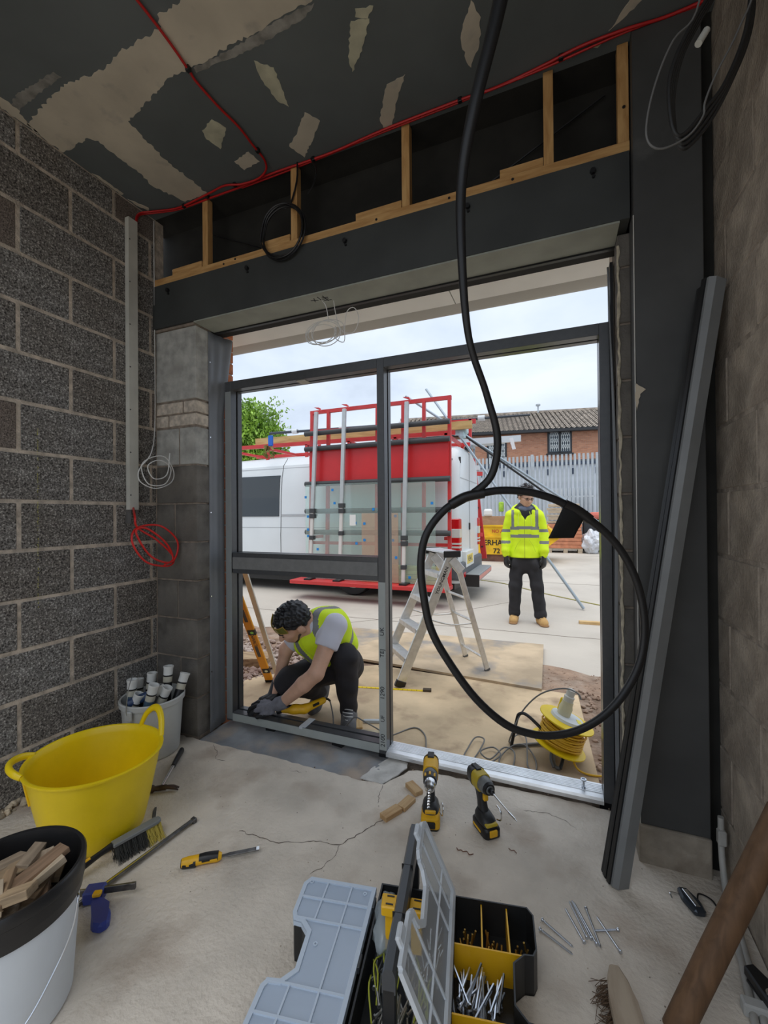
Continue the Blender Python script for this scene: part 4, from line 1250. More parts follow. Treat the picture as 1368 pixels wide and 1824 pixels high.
# roof load
rf = sub('roof_rack', van, (-4.0, 7.6, 2.50), 'red steel roof rack')
for y in (6.95, 8.25): bar('side_rail', (-6.6, y, 2.66), (-1.55, y, 2.62), 0.05, 0.07, M_RED, rf)
for x in (-6.2, -5.3, -4.4, -3.5, -2.6, -1.7):
    bar('cross_bar', (x, 6.95, 2.60), (x, 8.25, 2.60), 0.05, 0.05, M_RED, rf)
    for y in (6.95, 8.25): bar('rack_foot', (x, y, 2.36), (x, y, 2.62), 0.05, 0.05, M_RED, rf, (1, 0, 0))
bar('upper_rail', (-4.7, 7.75, 3.02), (-1.35, 7.75, 2.95), 0.05, 0.08, M_RED, rf)
for x in (-4.6, -3.2, -1.45): bar('upright', (x, 7.75, 2.60), (x, 7.75, 3.0), 0.05, 0.05, M_RED, rf, (1, 0, 0))
tag(bar('roof_timber', (-5.62, 7.0, 2.76), (-1.28, 7.0, 2.74), 0.05, 0.13, wood_mat('roof_pine', (0.60, 0.43, 0.19), (0.46, 0.30, 0.12), 3, (1, 9, 9)), None), 'long yellow pine beam strapped on the van roof', 'timber')
tb = thing('roof_tube', 'long dark tube with taped bands on the van roof', 'tube', (-3.2, 7.8, 3.05))
tube('pipe', [(-5.9, 7.82, 3.10), (-0.42, 7.82, 2.99)], [0.03, 0.03, 0.035, 0.045, 0.045, 0.04, 0.02], mat('tube_dark', (0.035, 0.045, 0.06), 0.4), tb, 10, 12)
for x, z in ((-5.3, 3.09), (-4.15, 3.066), (-1.32, 3.01)): cyl('tape_band', (x, 7.82, z), (x + 0.12, 7.82, z - 0.002), 0.052, mat('tape_white', (0.62, 0.66, 0.68), 0.5), tb, 12)
st = thing('blue_strap', 'blue ratchet strap end with a bunch of brown webbing on the van roof edge', 'strap', (-4.98, 6.62, 2.5))
box('buckle', (-5.03, 6.60, 2.58), (-4.93, 6.64, 2.78), mat('strap_blue', (0.01, 0.12, 0.55), 0.5), st, 0.008)
rr = random.Random(5)
for k in range(14):
    a = rr.uniform(0, 6.3)
    c = Vector((-4.98 + rr.uniform(-0.10, 0.10), 6.60, 2.50 + rr.uniform(-0.12, 0.08)))
    o = box('webbing', (-0.02, -0.002, -0.05), (0.02, 0.002, 0.05), mat('webbing_brown', (0.20, 0.16, 0.04), 0.8, var=0.4, scale=20), st, m=Matrix.Translation(c) @ Euler((rr.uniform(-.6, .6), rr.uniform(-1, 1), a)).to_matrix().to_4x4())
# poles leaning from the roof
M_GPOLE = mat('galv_pole', (0.36, 0.42, 0.47), 0.45, 0.5)
tag(tube('steel_pole', [(-2.23, 7.6, 3.59), (0.34, 6.81, GZ + 0.02)], 0.022, M_GPOLE, None, 8, 1), 'thin galvanised pole leaning from the van roof down to the yard behind the standing man', 'pole')
tag(tube('steel_pole', [(-2.53, 7.3, 3.42), (2.32, 8.42, GZ + 0.03)], 0.022, M_GPOLE, None, 8, 1), 'long grey pole slanting from the van roof behind the hanging gasket loop', 'pole')
tag(tube('black_pole', [(-1.52, 7.5, 2.67), (0.1, 7.85, 1.40), (0.25, 7.89, 1.285)], 0.018, M_BLACK, None, 8, 1), 'black pole slanting just beneath the long grey pole', 'pole')
cw = thing('taped_clamp', 'pale taped clamp holding the poles at the van roof corner', 'clamp', (-1.5, 7.15, 2.70))
box('clamp_body', (-1.64, 7.05, 2.62), (-1.38, 7.25, 2.80), mat('tape_blue', (0.45, 0.60, 0.66), 0.5, var=0.1, scale=10), cw, 0.03, 2)
box('clamp_jaw', (-1.50, 7.02, 2.55), (-1.42, 7.20, 2.64), MATS['tape_blue'], cw, 0.01)
# red rack on the far side of the van
fr3 = sub('far_side_rack', van, (-1.45, 8.9, 0.4), 'red rack post on the far side')
bar('post', (-1.62, 8.85, 2.42), (-1.42, 9.0, 0.35), 0.11, 0.06, M_RED, fr3, (0, 1, 0))
for z in (0.6, 1.0, 1.4, 1.8): cyl('bolt', (-1.42 - (z - 0.35) * 0.097, 8.86, z), (-1.42 - (z - 0.35) * 0.097, 8.92, z), 0.02, M_BLACK, fr3, 8)
for z in (0.85, 2.1): bar('bracket', (-1.85, 8.45, z), (-1.45, 8.92, z), 0.08, 0.08, M_RED, fr3)
box('taped_joint', (-1.72, 8.80, 2.17), (-1.48, 8.92, 2.27), MATS['tape_white'], fr3)
tr2 = thing('profile_trestle', 'steel trestle carrying aluminium lengths behind the van', 'trestle', (-2.0, 9.5, GZ))
for x in (-2.5, -1.75):
    for y in (9.38, 9.78): bar('leg', (x, y, GZ), (x, y, 2.76), 0.04, 0.04, M_GPOLE, tr2, (1, 0, 0))
    bar('bearer', (x, 9.33, 2.77), (x, 9.85, 2.77), 0.04, 0.05, M_GPOLE, tr2)
# aluminium lengths carried over the cab, beyond the rack
for k, (z, x0, x1) in enumerate(((2.91, -2.7, -0.70), (2.815, -2.7, -1.05), (2.815, -2.7, -1.30))):
    tag(box('aluminium_length', (x0, 9.4 + 0.12 * k, 2.796 if k == 0 else z - 0.02), (x1, 9.46 + 0.12 * k, z + 0.02), mat('alu_len', (0.62, 0.65, 0.67), 0.4, 0.4)), ['longest aluminium length with a hanging scrap on the far roof bars', 'short aluminium length below the longest one on the far roof bars', 'aluminium length between two others on the far roof bars'][k], 'profile', 'aluminium lengths on the roof')
tag(prism('hanging_scrap', jag([(0, 0), (0.08, 0), (0.10, -0.12), (0.13, -0.24), (0.06, -0.25), (0.02, -0.12)], 0.04, 0.006, 3), 0, 0.004, mat('scrap_white', (0.72, 0.71, 0.72), 0.7), None, frame_m((-0.93, 9.4, 2.88), (1, 0, 0), (0, 0, 1))), 'white film scrap hanging from an aluminium length', 'film')

# ------------------------------------------------ skip
sk = thing('skip', 'yellow waste skip behind the standing man', 'skip', (-2.3, 13.5, GZ))
M_SKIP = mat('skip_yellow', (0.80, 0.47, 0.012), 0.6, var=0.2, scale=3, stain=((0.30, 0.13, 0.05), 4, 0.66, 0.78))
M_RUST = mat('skip_rust', (0.16, 0.075, 0.05), 0.9, var=0.4, scale=5)
side = [(-3.4, 0.10), (-0.62, 0.10), (-0.10, 0.58), (-0.42, 0.60), (-0.42, 0.90), (-3.6, 0.90), (-3.6, 0.60), (-3.92, 0.58)]
prism('side_plate', [(-3.35, 0.08), (-0.58, 0.08), (0.06, 0.58), (-0.32, 0.93), (-3.7, 0.93), (-3.98, 0.58)], 12.80, 12.86, M_SKIP, sk, frame_m((0, 0, 0), (1, 0, 0), (0, 0, 1)) @ Matrix.Scale(-1, 4, (0, 0, 1)))
prism('side_plate', [(-3.35, 0.08), (-0.58, 0.08), (0.06, 0.58), (-0.32, 0.93), (-3.7, 0.93), (-3.98, 0.58)], 14.3, 14.36, M_SKIP, sk, frame_m((0, 0, 0), (1, 0, 0), (0, 0, 1)) @ Matrix.Scale(-1, 4, (0, 0, 1)))
box('base', (-3.3, 12.84, GZ), (-0.62, 14.32, 0.10), M_RUST, sk)
prism('end_plate', [(-0.60, 0.09), (0.04, 0.58), (-0.30, 0.92), (-0.36, 0.92), (-0.03, 0.58), (-0.64, 0.14)], 12.86, 14.30, M_SKIP, sk, frame_m((0, 0, 0), (1, 0, 0), (0, 0, 1)) @ Matrix.Scale(-1, 4, (0, 0, 1)))
for z in (0.60, 0.92): bar('rim', (-3.8, 12.78, z), (-0.25 if z > 0.8 else 0.02, 12.78, z), 0.05, 0.05, M_SKIP, sk)
text('lettering', 'ERHAM', M_BLACK, sk, frame_m((-1.68, 12.795, 0.42), (1, 0, 0), (0, 0, 1)), 0.22, 0.002, 0.004)
text('lettering', '72', M_BLACK, sk, frame_m((-1.66, 12.795, 0.18), (1, 0, 0), (0, 0, 1)), 0.20, 0.002, 0.004)
text('lettering', 'NO ASB', mat('letter_red', (0.55, 0.10, 0.02), 0.6), sk, frame_m((-1.56, 12.795, 0.76), (1, 0, 0), (0, 0, 1)), 0.13, 0.002, 0.004)
tag(box('chipboard_panel', (-2.6, 13.3, 0.55), (-1.25, 13.42, 1.20), wood_mat('chipboard', (0.52, 0.33, 0.20), (0.42, 0.25, 0.14), 4, (1, 2, 2))), 'brown chipboard panel standing in the yellow skip', 'board')
tag(box('white_sack', (-2.10, 13.25, 1.19), (-1.85, 13.45, 1.42), mat('sack_white', (0.78, 0.78, 0.77), 0.8), None, 0.06, 2), 'small white sack on the chipboard in the skip', 'sack')

# ------------------------------------------------ palletised tiles, plank stack, sheeted heap
pal = thing('pallet', 'timber pallet under the orange tile packs', 'pallet', (0.25, 16.8, GZ))
M_PAL = wood_mat('pallet_wood', (0.55, 0.46, 0.35), (0.38, 0.30, 0.21), 4, (1, 8, 8))
for x in (-0.27, 0.25, 0.72): box('block', (x - 0.07, 16.3, GZ), (x + 0.07, 17.2, 0.0), M_PAL, pal)
for k in range(5): box('deck_board', (-0.35, 16.3 + k * 0.19, 0.0), (0.80, 16.42 + k * 0.19, 0.025), M_PAL, pal)
M_TILE = mat('tile_orange', (0.58, 0.235, 0.13), 0.85, var=0.2, scale=6)
for k in range(7):
    z = 0.03 + k * 0.125
    tag(box('tile_pack', (-0.34 + 0.015 * (k % 2), 16.32, z), (0.79 - 0.012 * (k % 3), 17.15, z + 0.115), M_TILE, None, 0.01), ['lowest', 'second lowest', 'third lowest', 'middle', 'third from top', 'second from top', 'topmost'][k] + ' layer of orange tiles on the pallet', 'tile pack', 'tile layers on the pallet')
for k in range(6):
    z = 0.92 + k * 0.115
    tag(box('pale_plank', (-0.36 + 0.05 * (k % 2), 16.4, z), (0.82 - 0.05 * (k % 3), 17.1, z + 0.075 + 0.03 * (k % 2)), M_PAL, None, 0.008), ['lowest', 'second', 'third', 'fourth', 'fifth', 'topmost'][k] + ' weathered plank stacked above the orange tiles', 'plank', 'planks above the tiles')
bm = bmesh.new()
bmesh.ops.create_icosphere(bm, subdivisions=4, radius=1)
rr = random.Random(3)
from mathutils import noise as mnoise
for v in bm.verts:
    k = 1 + 0.28 * mnoise.noise(v.co * 2.2) + 0.10 * mnoise.noise(v.co * 7)
    v.co = Vector((v.co.x * 0.33 * k, v.co.y * 0.4 * k, max(-0.36, v.co.z * 0.42 * k)))
    v.co += Vector((1.10, 16.5, GZ + 0.37))
tag(bm_link('plastic_sheet_heap', bm, mat('plastic_sheet', (0.62, 0.64, 0.68), 0.3, var=0.15, scale=5), None, True, False), 'heap wrapped in crumpled clear plastic beside the pallet', 'heap')
tag(box('black_crate', (0.85, 16.95, GZ), (1.6, 17.4, 1.03), mat('crate_black', (0.03, 0.035, 0.04), 0.6), None, 0.03), 'black crate standing behind the plastic-wrapped heap', 'crate')
tag(box('red_sack', (1.05, 16.9, 1.035), (1.5, 17.3, 1.30), mat('sack_red', (0.60, 0.16, 0.12), 0.7), None, 0.10, 2), 'red and white sack lying on the black crate', 'sack')

# ------------------------------------------------ palisade fence
fe = thing('palisade_fence', 'tall galvanised palisade fence across the back of the yard', 'fence', (-1, 18, GZ))
M_GALV = mat('galvanised', (0.50, 0.545, 0.58), 0.5, 0.25, var=0.15, scale=2.5)
bm = bmesh.new()
pw, ph = 0.042, 3.70
prof = [(-pw, 0.012), (-pw * 0.5, 0.012), (-pw * 0.3, -0.02), (pw * 0.3, -0.02), (pw * 0.5, 0.012), (pw, 0.012), (pw, 0.02), (-pw, 0.02)]
bm_prism(bm, prof, 0, ph - 0.10)
bm_prism(bm, [(-pw, 0.012), (pw, 0.012), (pw, 0.02), (-pw, 0.02)], ph - 0.1, ph - 0.06)
for x in (-0.028, 0, 0.028): bm_prism(bm, [(x - 0.012, 0.008), (x + 0.012, 0.008), (x + 0.012, 0.02), (x - 0.012, 0.02)], ph - 0.06, ph)
pale = bpy.data.meshes.new('pale')
bm.to_mesh(pale)
bm.free()
pale.materials.append(M_GALV)
i = 0
x = -6.5
while x < 4.6:
    o = bpy.data.objects.new('pale', pale)
    COL.objects.link(o)
    o.parent = fe
    o.location = (x + 1, rng.uniform(-0.01, 0.01), rng.uniform(-0.01, 0.01))
    x += 0.152
    i += 1
for z in (0.55, 3.30): bar('fence_rail', (-6.6, 18.05, z), (4.7, 18.05, z), 0.05, 0.05, mat('rail_dark', (0.10, 0.11, 0.12), 0.6), fe)
for x in (-3.6, -0.92, 1.8): bar('fence_post', (x, 18.06, GZ), (x, 18.06, 3.62), 0.10, 0.10, M_GALV, fe, (1, 0, 0))
f2 = thing('palisade_gate', 'lower palisade gate section standing before the tall fence', 'gate', (0.3, 17.7, GZ))
x = -0.4
while x < 1.25:
    bmg = bmesh.new()
    bm_prism(bmg, [(x - 0.035, 17.66), (x + 0.035, 17.66), (x + 0.035, 17.68), (x - 0.035, 17.68)], GZ + 0.1, 2.22)
    bm_link('pale', bmg, M_GALV, f2)
    x += 0.14
for z in (0.5, 1.90): bar('gate_rail', (-0.45, 17.70, z), (1.3, 17.70, z), 0.05, 0.06, M_GALV, f2)
tag(box('hi_vis_bundle', (-2.22, 17.83, 1.35), (-2.02, 17.985, 1.75), mat('bundle_green', (0.35, 0.55, 0.05), 0.7, var=0.3, scale=9), None, 0.05, 2), 'small yellow-green bundle hung on the palisade fence', 'bundle')

# ------------------------------------------------ white store and brick house behind
sto = thing('white_store', 'long low white store building behind the fence', 'building', (-1, 20, GZ))
box('wall', (-12, 20, GZ), (8, 24, 3.35), mat('store_white', (0.66, 0.70, 0.76), 0.7, var=0.06, scale=1.5), sto)
box('roof_edge', (-12.1, 19.9, 3.35), (8.1, 24.1, 3.55), mat('store_dark', (0.05, 0.07, 0.11), 0.6), sto)
for k in range(9): box('dark_vent', (-4.2 + k * 0.95, 19.97, 2.95), (-4.05 + k * 0.95, 20.01, 3.2), MATS['store_dark'], sto)

hs = thing('brick_house', 'orange brick house with brown pantile roof behind the fence', 'house', (-4.79, 26.2, GZ), math.atan2(1.1, 6.6))
hm = MW[hs.name]
def H(x, y, z): return hm @ Vector((x, y, z))
def hbox(name, lo, hi, m, par=None, bev=0.0): return box(name, lo, hi, m, par or hs, bev, m=hm)
def brick_face_mat():
    m = mat('house_brick', (0.56, 0.27, 0.16), 0.9, var=0.1, scale=3)
    nt = m.node_tree
    b = nt.nodes['Principled BSDF']
    tc = nt.nodes.new('ShaderNodeTexCoord')
    mp = nt.nodes.new('ShaderNodeMapping')
    mp.inputs['Rotation'].default_value = (R(90), 0, 0)
    br = nt.nodes.new('ShaderNodeTexBrick')
    br.inputs['Color1'].default_value = (0.60, 0.29, 0.17, 1)
    br.inputs['Color2'].default_value = (0.46, 0.20, 0.115, 1)
    br.inputs['Mortar'].default_value = (0.45, 0.30, 0.22, 1)
    br.inputs['Scale'].default_value = 1.0
    br.inputs['Brick Width'].default_value = 0.225
    br.inputs['Row Height'].default_value = 0.075
    br.inputs['Mortar Size'].default_value = 0.008
    nt.links.new(tc.outputs['Object'], mp.inputs['Vector'])
    nt.links.new(mp.outputs['Vector'], br.inputs['Vector'])
    nt.links.new(br.outputs['Color'], b.inputs['Base Color'])
    return m
hbox('wall', (-5, 0, 0), (10.5, 6, 6.22), brick_face_mat())
M_PANT = mat('pantile', (0.40, 0.345, 0.29), 0.9, var=0.35, scale=2.5)
M_DARKT = mat('house_trim_dark', (0.03, 0.032, 0.035), 0.6)
hbox('gutter', (-5.2, -0.45, 6.13), (10.7, -0.15, 6.30), M_DARKT)
bm = bmesh.new()
rows, cols = 17, 330
for r_ in range(rows):
    y0, z0 = -0.42 + r_ * 0.27, 6.28 + r_ * 0.120
    pa_, pb_ = None, None
    for c in range(cols + 1):
        x = -5.2 + 15.9 * c / cols
        w = 0.045 * (math.sin(c * 2 * PI / 6.0))
        a = bm.verts.new(H(x, y0, z0 + w + 0.03))
        b = bm.verts.new(H(x, y0 + 0.29, z0 + 0.120 + w))
        if pa_: bm.faces.new((pa_, a, b, pb_))
        pa_, pb_ = a, b
tag(bm_link('roof_tiles', bm, M_PANT, hs), kind='stuff')
hbox('roof_slab', (-5.2, -0.40, 6.15), (10.7, 0.0, 6.24), M_DARKT)
prism('roof_core', [(-0.38, 6.25), (4.2, 8.28), (6.4, 7.3), (6.4, 6.2)], -5.1, 10.6, M_DARKT, hs, hm @ frame_m((0, 0, 0), (0, 1, 0), (0, 0, 1)))
bar('ridge', H(-5.2, 4.18, 8.33), H(10.7, 4.18, 8.33), 0.22, 0.16, MATS['pantile'], hs)
cyl('flue', H(4.35, 4.0, 8.2), H(4.35, 4.0, 8.75), 0.05, M_GALV, hs, 10)
cyl('flue_cowl', H(4.35, 4.0, 8.72), H(4.35, 4.0, 8.82), 0.15, M_GALV, hs, 12)
M_LATT = mat('lattice_white', (0.72, 0.76, 0.75), 0.6)
def house_window(x0, x1, z0, z1):
    w = hbox('window', (x0 - 0.08, -0.05, z0 - 0.08), (x1 + 0.08, 0.05, z1 + 0.08), M_DARKT)
    hbox('pane', (x0, -0.06, z0), (x1, -0.045, z1), mat('house_glass', (0.05, 0.07, 0.09), 0.1), w)
    xm = (x0 + x1) / 2
    hbox('mullion', (xm - 0.05, -0.09, z0), (xm + 0.05, -0.04, z1), M_DARKT, w)
    hbox('sill', (x0 - 0.16, -0.14, z0 - 0.16), (x1 + 0.16, 0.0, z0 - 0.08), M_DARKT, w)
    for a, b in ((x0 + 0.05, xm - 0.08), (xm + 0.08, x1 - 0.05)):
        bm = bmesh.new()
        n_ = 4
        for k in range(n_ + 1):
            x = a + (b - a) * k / n_
            bm_bar(bm, H(x, -0.11, z0 + 0.04), H(x, -0.11, z1 - 0.06), 0.022, 0.02, (1, 0, 0))
        for k in range(n_):
            for q in range(3):
                xa_, xb_ = a + (b - a) * k / n_, a + (b - a) * (k + 1) / n_
                za_, zb_ = z0 + 0.15 + q * 0.36, z0 + 0.48 + q * 0.36
                bm_bar(bm, H(xa_, -0.11, za_), H(xb_, -0.11, zb_), 0.018, 0.018, (0, 1, 0))
                bm_bar(bm, H(xb_, -0.11, za_), H(xa_, -0.11, zb_), 0.018, 0.018, (0, 1, 0))
        bm_link('lattice_grille', bm, M_LATT, w)
house_window(0.95, 1.95, 4.30, 5.85)
house_window(4.42, 5.60, 4.98, 6.05)
house_window(-3.2, -2.0, 4.6, 5.85)

# ------------------------------------------------ tree beyond the van
tr = thing('tree', 'bright green willow-like tree beyond the van', 'tree', (-13.6, 16.5, GZ))
tube('trunk', [(-13.8, 16.5, GZ), (-13.7, 16.5, 2.0), (-13.4, 16.6, 4.0), (-13.2, 16.5, 5.5)], [0.28, 0.22, 0.15, 0.06], mat('bark', (0.12, 0.09, 0.06), 0.95), tr, 10, 5)
rr = random.Random(11)
bm = bmesh.new()
def leaf(bm, c, s):
    m_ = Matrix.Translation(c) @ Euler((rr.uniform(-1.4, 1.4), rr.uniform(-1.4, 1.4), rr.uniform(0, 6.3))).to_matrix().to_4x4()
    q = [bm.verts.new(m_ @ Vector(p)) for p in ((-s, 0, 0), (0, -s * 0.38, 0.02), (s, 0, 0), (0, s * 0.38, -0.02))]
    bm.faces.new(q)
blobs = [((-14.2, 16.5, 4.9), 2.0), ((-13.2, 16.4, 5.3), 1.35), ((-12.6, 16.3, 4.6), 1.15), ((-12.1, 16.2, 4.2), 0.85), ((-15.4, 16.5, 5.0), 1.9), ((-13.0, 16.3, 3.6), 1.25), ((-14.4, 16.2, 3.3), 1.6), ((-11.7, 16.2, 3.5), 0.55), ((-13.4, 16.4, 6.1), 0.8)]
for c, r_ in blobs:
    n_ = int(1500 * r_ * r_ / 1.6)
    for _ in range(n_):
        d_ = Vector((rr.gauss(0, 1), rr.gauss(0, 1), rr.gauss(0, 1))).normalized() * r_ * (rr.random() ** 0.45)
        leaf(bm, Vector(c) + d_, rr.uniform(0.07, 0.14))
for k in range(26):                     # loose sprays at the edge of the crown
    c = Vector((-12.4 + rr.uniform(-0.4, 0.3), 16.2, 5.0 + rr.uniform(-0.9, 1.2)))
    d_ = Vector((rr.uniform(0.3, 1), 0, rr.uniform(-0.2, 0.9))).normalized()
    for q in range(16): leaf(bm, c + d_ * (q * 0.09) + Vector((rr.uniform(-.05, .05), rr.uniform(-.1, .1), rr.uniform(-.05, .05) - q * q * 0.002)), rr.uniform(0.05, 0.09))
ML = mat('leaf_green', (0.30, 0.50, 0.055), 0.6, var=0.35, scale=1.3, col2=(0.13, 0.25, 0.03))
tag(bm_link('foliage', bm, ML, tr), kind='stuff')
# ================================================================ services on walls and ceiling
def pull(pts, k): return [(x * k, y * k, 1.28 + (z - 1.28) * k) for x, y, z in pts]
zc = ZC - 0.012
rc = thing('red_alarm_cable', 'red fire alarm cable clipped across the ceiling and along its front edge', 'cable', (-1.35, 1.8, ZC))
tube('cable_run', [(-1.32, 0.4, zc), (-1.325, 0.8, zc), (-1.334, 1.125, zc), (-1.352, 1.282, zc), (-1.36, 1.333, zc), (-1.355, 1.453, zc), (-1.341, 1.561, zc), (-1.345, 1.664, zc), (-1.347, 1.751, zc), (-1.375, 1.805, zc - 0.004), (-1.448, 1.834, zc - 0.008), (-1.556, 1.830, zc - 0.008), (-1.653, 1.811, zc), (-1.783, 1.822, zc), (-2.014, 1.838, zc), (-2.17, 1.80, zc - 0.004), (-2.225, 1.765, zc - 0.02), (-2.228, 1.735, zc - 0.06), (-2.228, 1.728, zc - 0.12)], 0.0052, M_REDC, rc, 8, 5)
tube('cable_run', [(0.50, 1.80, zc), (0.376, 1.806, zc), (0.25, 1.795, zc), (0.099, 1.795, zc), (-0.043, 1.815, zc), (-0.22, 1.832, zc), (-0.374, 1.827, zc), (-0.729, 1.832, zc), (-0.986, 1.848, zc), (-1.162, 1.847, zc), (-1.382, 1.842, zc), (-1.576, 1.852, zc), (-1.811, 1.850, zc), (-2.024, 1.848, zc), (-2.18, 1.81, zc - 0.004), (-2.229, 1.775, zc - 0.02), (-2.231, 1.742, zc - 0.06), (-2.231, 1.735, zc - 0.12)], 0.0055, M_REDC, rc, 8, 5)
tube('cable_run', [(0.50, 1.81, zc), (0.25, 1.805, zc), (-0.05, 1.823, zc - 0.004), (-0.374, 1.836, zc), (-0.729, 1.842, zc), (-1.162, 1.857, zc), (-1.576, 1.860, zc)], 0.0045, M_REDC, rc, 8, 5)
for x, y in ((-1.352, 1.282), (-1.345, 1.70), (-1.60, 1.83), (-1.80, 1.836), (-1.98, 1.842), (-0.374, 1.83), (0.03, 1.81), (-1.12, 1.85)):
    box('cable_clip', (x - 0.009, y - 0.009, ZC - 0.02), (x + 0.009, y + 0.009, ZC), M_BLACK, rc, 0.002)

tk = thing('cable_trunking', 'white plastic trunking running down the block wall near the corner', 'trunking', (XL + 0.01, 1.70, 1.32))
bm = bmesh.new()
bm_prism(bm, [(0, 0), (0.030, 0), (0.030, 0.055), (0.0, 0.055), (0.0, 0.052), (0.027, 0.052), (0.027, 0.003), (0, 0.003)], 1.318, 2.965, frame_m((XL + 0.003, 1.672, 0), (1, 0, 0), (0, 1, 0)))
bm_link('trunking_lid', bm, mat('trunking_white', (0.58, 0.565, 0.50), 0.55, var=0.12, scale=6), tk)
for i in range(7): cyl('screw', (XL + 0.031, 1.678, 1.40 + i * 0.24), (XL + 0.034, 1.678, 1.40 + i * 0.24), 0.004, M_BLACK, tk, 8)
box('clip_plate', (XL + 0.003, 1.668, 1.24), (XL + 0.02, 1.69, 1.318), mat('plate_steel', (0.18, 0.17, 0.16), 0.5, 0.5), tk)
box('clip_plate', (XL + 0.003, 1.72, 1.27), (XL + 0.02, 1.732, 1.318), MATS['plate_steel'], tk)
rco = pull([(-2.21, 1.693, 1.34), (-2.21, 1.70, 1.28), (-2.21, 1.717, 1.216), (-2.20, 1.825, 1.146), (-2.19, 1.923, 1.055), (-2.18, 1.935, 1.002), (-2.18, 1.882, 0.98), (-2.19, 1.751, 1.021), (-2.2, 1.675, 1.139), (-2.21, 1.717, 1.216), (-2.18, 1.845, 1.222), (-2.17, 1.956, 1.121), (-2.17, 1.915, 1.004), (-2.19, 1.788, 1.046), (-2.2, 1.699, 1.19), (-2.19, 1.76, 1.21), (-2.18, 1.88, 1.12), (-2.18, 1.93, 1.02), (-2.17, 1.86, 0.99)], 0.945)
rco[0] = (-2.222, 1.70, 1.33)
tag(tube('red_cable_coil', rco, 0.0055, mat('red_cable_bright', (0.66, 0.02, 0.015), 0.4), None, 8, 6), 'bright red cable tail coiled below the white trunking', 'cable')
wco = [(-2.236, 1.855, 3.06), (-2.232, 1.851, 2.9), (-2.232, 1.853, 2.339), (-2.23, 1.850, 1.85)] + pull([(-2.2, 1.801, 1.657), (-2.2, 1.735, 1.568), (-2.2, 1.714, 1.518), (-2.2, 1.735, 1.472), (-2.19, 1.819, 1.444), (-2.18, 1.917, 1.484), (-2.18, 1.938, 1.554), (-2.18, 1.878, 1.634), (-2.19, 1.794, 1.624), (-2.2, 1.735, 1.568), (-2.19, 1.771, 1.468), (-2.18, 1.877, 1.475), (-2.18, 1.918, 1.57), (-2.18, 1.839, 1.612), (-2.18, 1.76, 1.57), (-2.18, 1.80, 1.50), (-2.17, 1.88, 1.53), (-2.17, 1.902, 1.661)], 0.945)
tag(tube('white_cable_coil', wco, 0.0028, M_WCABLE, None, 6, 6), 'thin white cable dropping down the corner to a loose coil', 'cable')
# black coil hung from the timber plate
bk = [(-1.21, 1.842, 3.075), (-1.217, 1.845, 2.98), (-1.26, 1.843, 2.87)]
rr = random.Random(21)
for t in range(4 * 12):
    a = 2 * PI * t / 12 + 1.8
    k = 1 + 0.05 * math.sin(t * 0.37)
    bk.append((-1.295 + 0.125 * k * math.cos(a) + 0.01 * rr.random(), 1.835 - 0.006 * (t // 12), 2.735 + 0.135 * k * math.sin(a)))
tag(tube('black_cable_coil', bk, 0.0048, M_BLACK, None, 6, 3), 'black cable coil hanging in front of the pine studs', 'cable')
tag(tube('black_cable_tail', [(-1.13, 1.843, 3.07), (-1.10, 1.842, 3.0), (-1.12, 1.842, 2.93), (-1.15, 1.842, 2.90)], 0.004, M_BLACK, None, 6, 5), 'short black cable tail curling from the ceiling edge', 'cable')
# pale wire tangle below the soffit
wt = [(-1.12, 1.92, 2.392), (-1.10, 1.93, 2.36), (-1.098, 1.95, 2.30), (-1.10, 1.95, 2.285)]
rr = random.Random(8)
for t in range(5 * 10):
    a = 2 * PI * t / 10 + 1.2
    k = 1 + 0.22 * math.sin(t * 0.21)
    wt.append((-1.125 + (0.088 * k) * math.cos(a) + 0.02 * math.sin(t * 0.4), 1.95 + 0.02 * math.sin(t * 0.5), 2.235 + 0.055 * k * math.sin(a) + 0.012 * math.cos(t * 0.33)))
wt += [(-1.06, 1.95, 2.20), (-1.01, 1.955, 2.17), (-1.005, 1.955, 2.25), (-0.99, 1.955, 2.325), (-0.95, 1.955, 2.335), (-0.925, 1.955, 2.28), (-0.95, 1.955, 2.215), (-1.01, 1.955, 2.22), (-1.045, 1.955, 2.28), (-1.06, 1.955, 2.34), (-1.066, 1.95, 2.392)]
tag(tube('pale_wire_tangle', wt, 0.0021, M_WCABLE, None, 6, 4), 'tangle of thin pale wire hanging from holes in the soffit', 'wire')
# black cables at the top right
k1 = 1.13 / 1.62
c1 = [(0.715, 2.027, 3.307), (0.693, 2.020, 3.094), (0.622, 1.992, 2.903), (0.552, 1.964, 2.765), (0.482, 1.936, 2.674), (0.446, 1.922, 2.666), (0.427, 1.914, 2.734), (0.424, 1.912, 2.862), (0.455, 1.924, 3.011), (0.516, 1.947, 3.139), (0.576, 1.971, 3.26), (0.62, 1.98, 3.5), (0.63, 1.99, 3.85)]
c3 = [(0.717, 1.985, 3.257), (0.657, 1.962, 3.050), (0.578, 1.931, 2.884), (0.539, 1.916, 2.780), (0.532, 1.913, 2.729), (0.480, 1.892, 2.656), (0.393, 1.857, 2.611), (0.345, 1.838, 2.637), (0.342, 1.836, 2.720), (0.376, 1.849, 2.865), (0.435, 1.872, 3.010), (0.513, 1.903, 3.113), (0.56, 1.92, 3.4), (0.57, 1.92, 3.86)]
M_BCAB = mat('dark_cable', (0.022, 0.022, 0.022), 0.5)
names = ['outermost black cable loop hanging at the ceiling above the block wall', 'black cable loop lying just inside the outermost loop near the ceiling', 'middle black cable loop of the bunch near the ceiling', 'narrow black cable loop of the bunch near the ceiling', 'thin grey cable loop drooping lowest before the column']
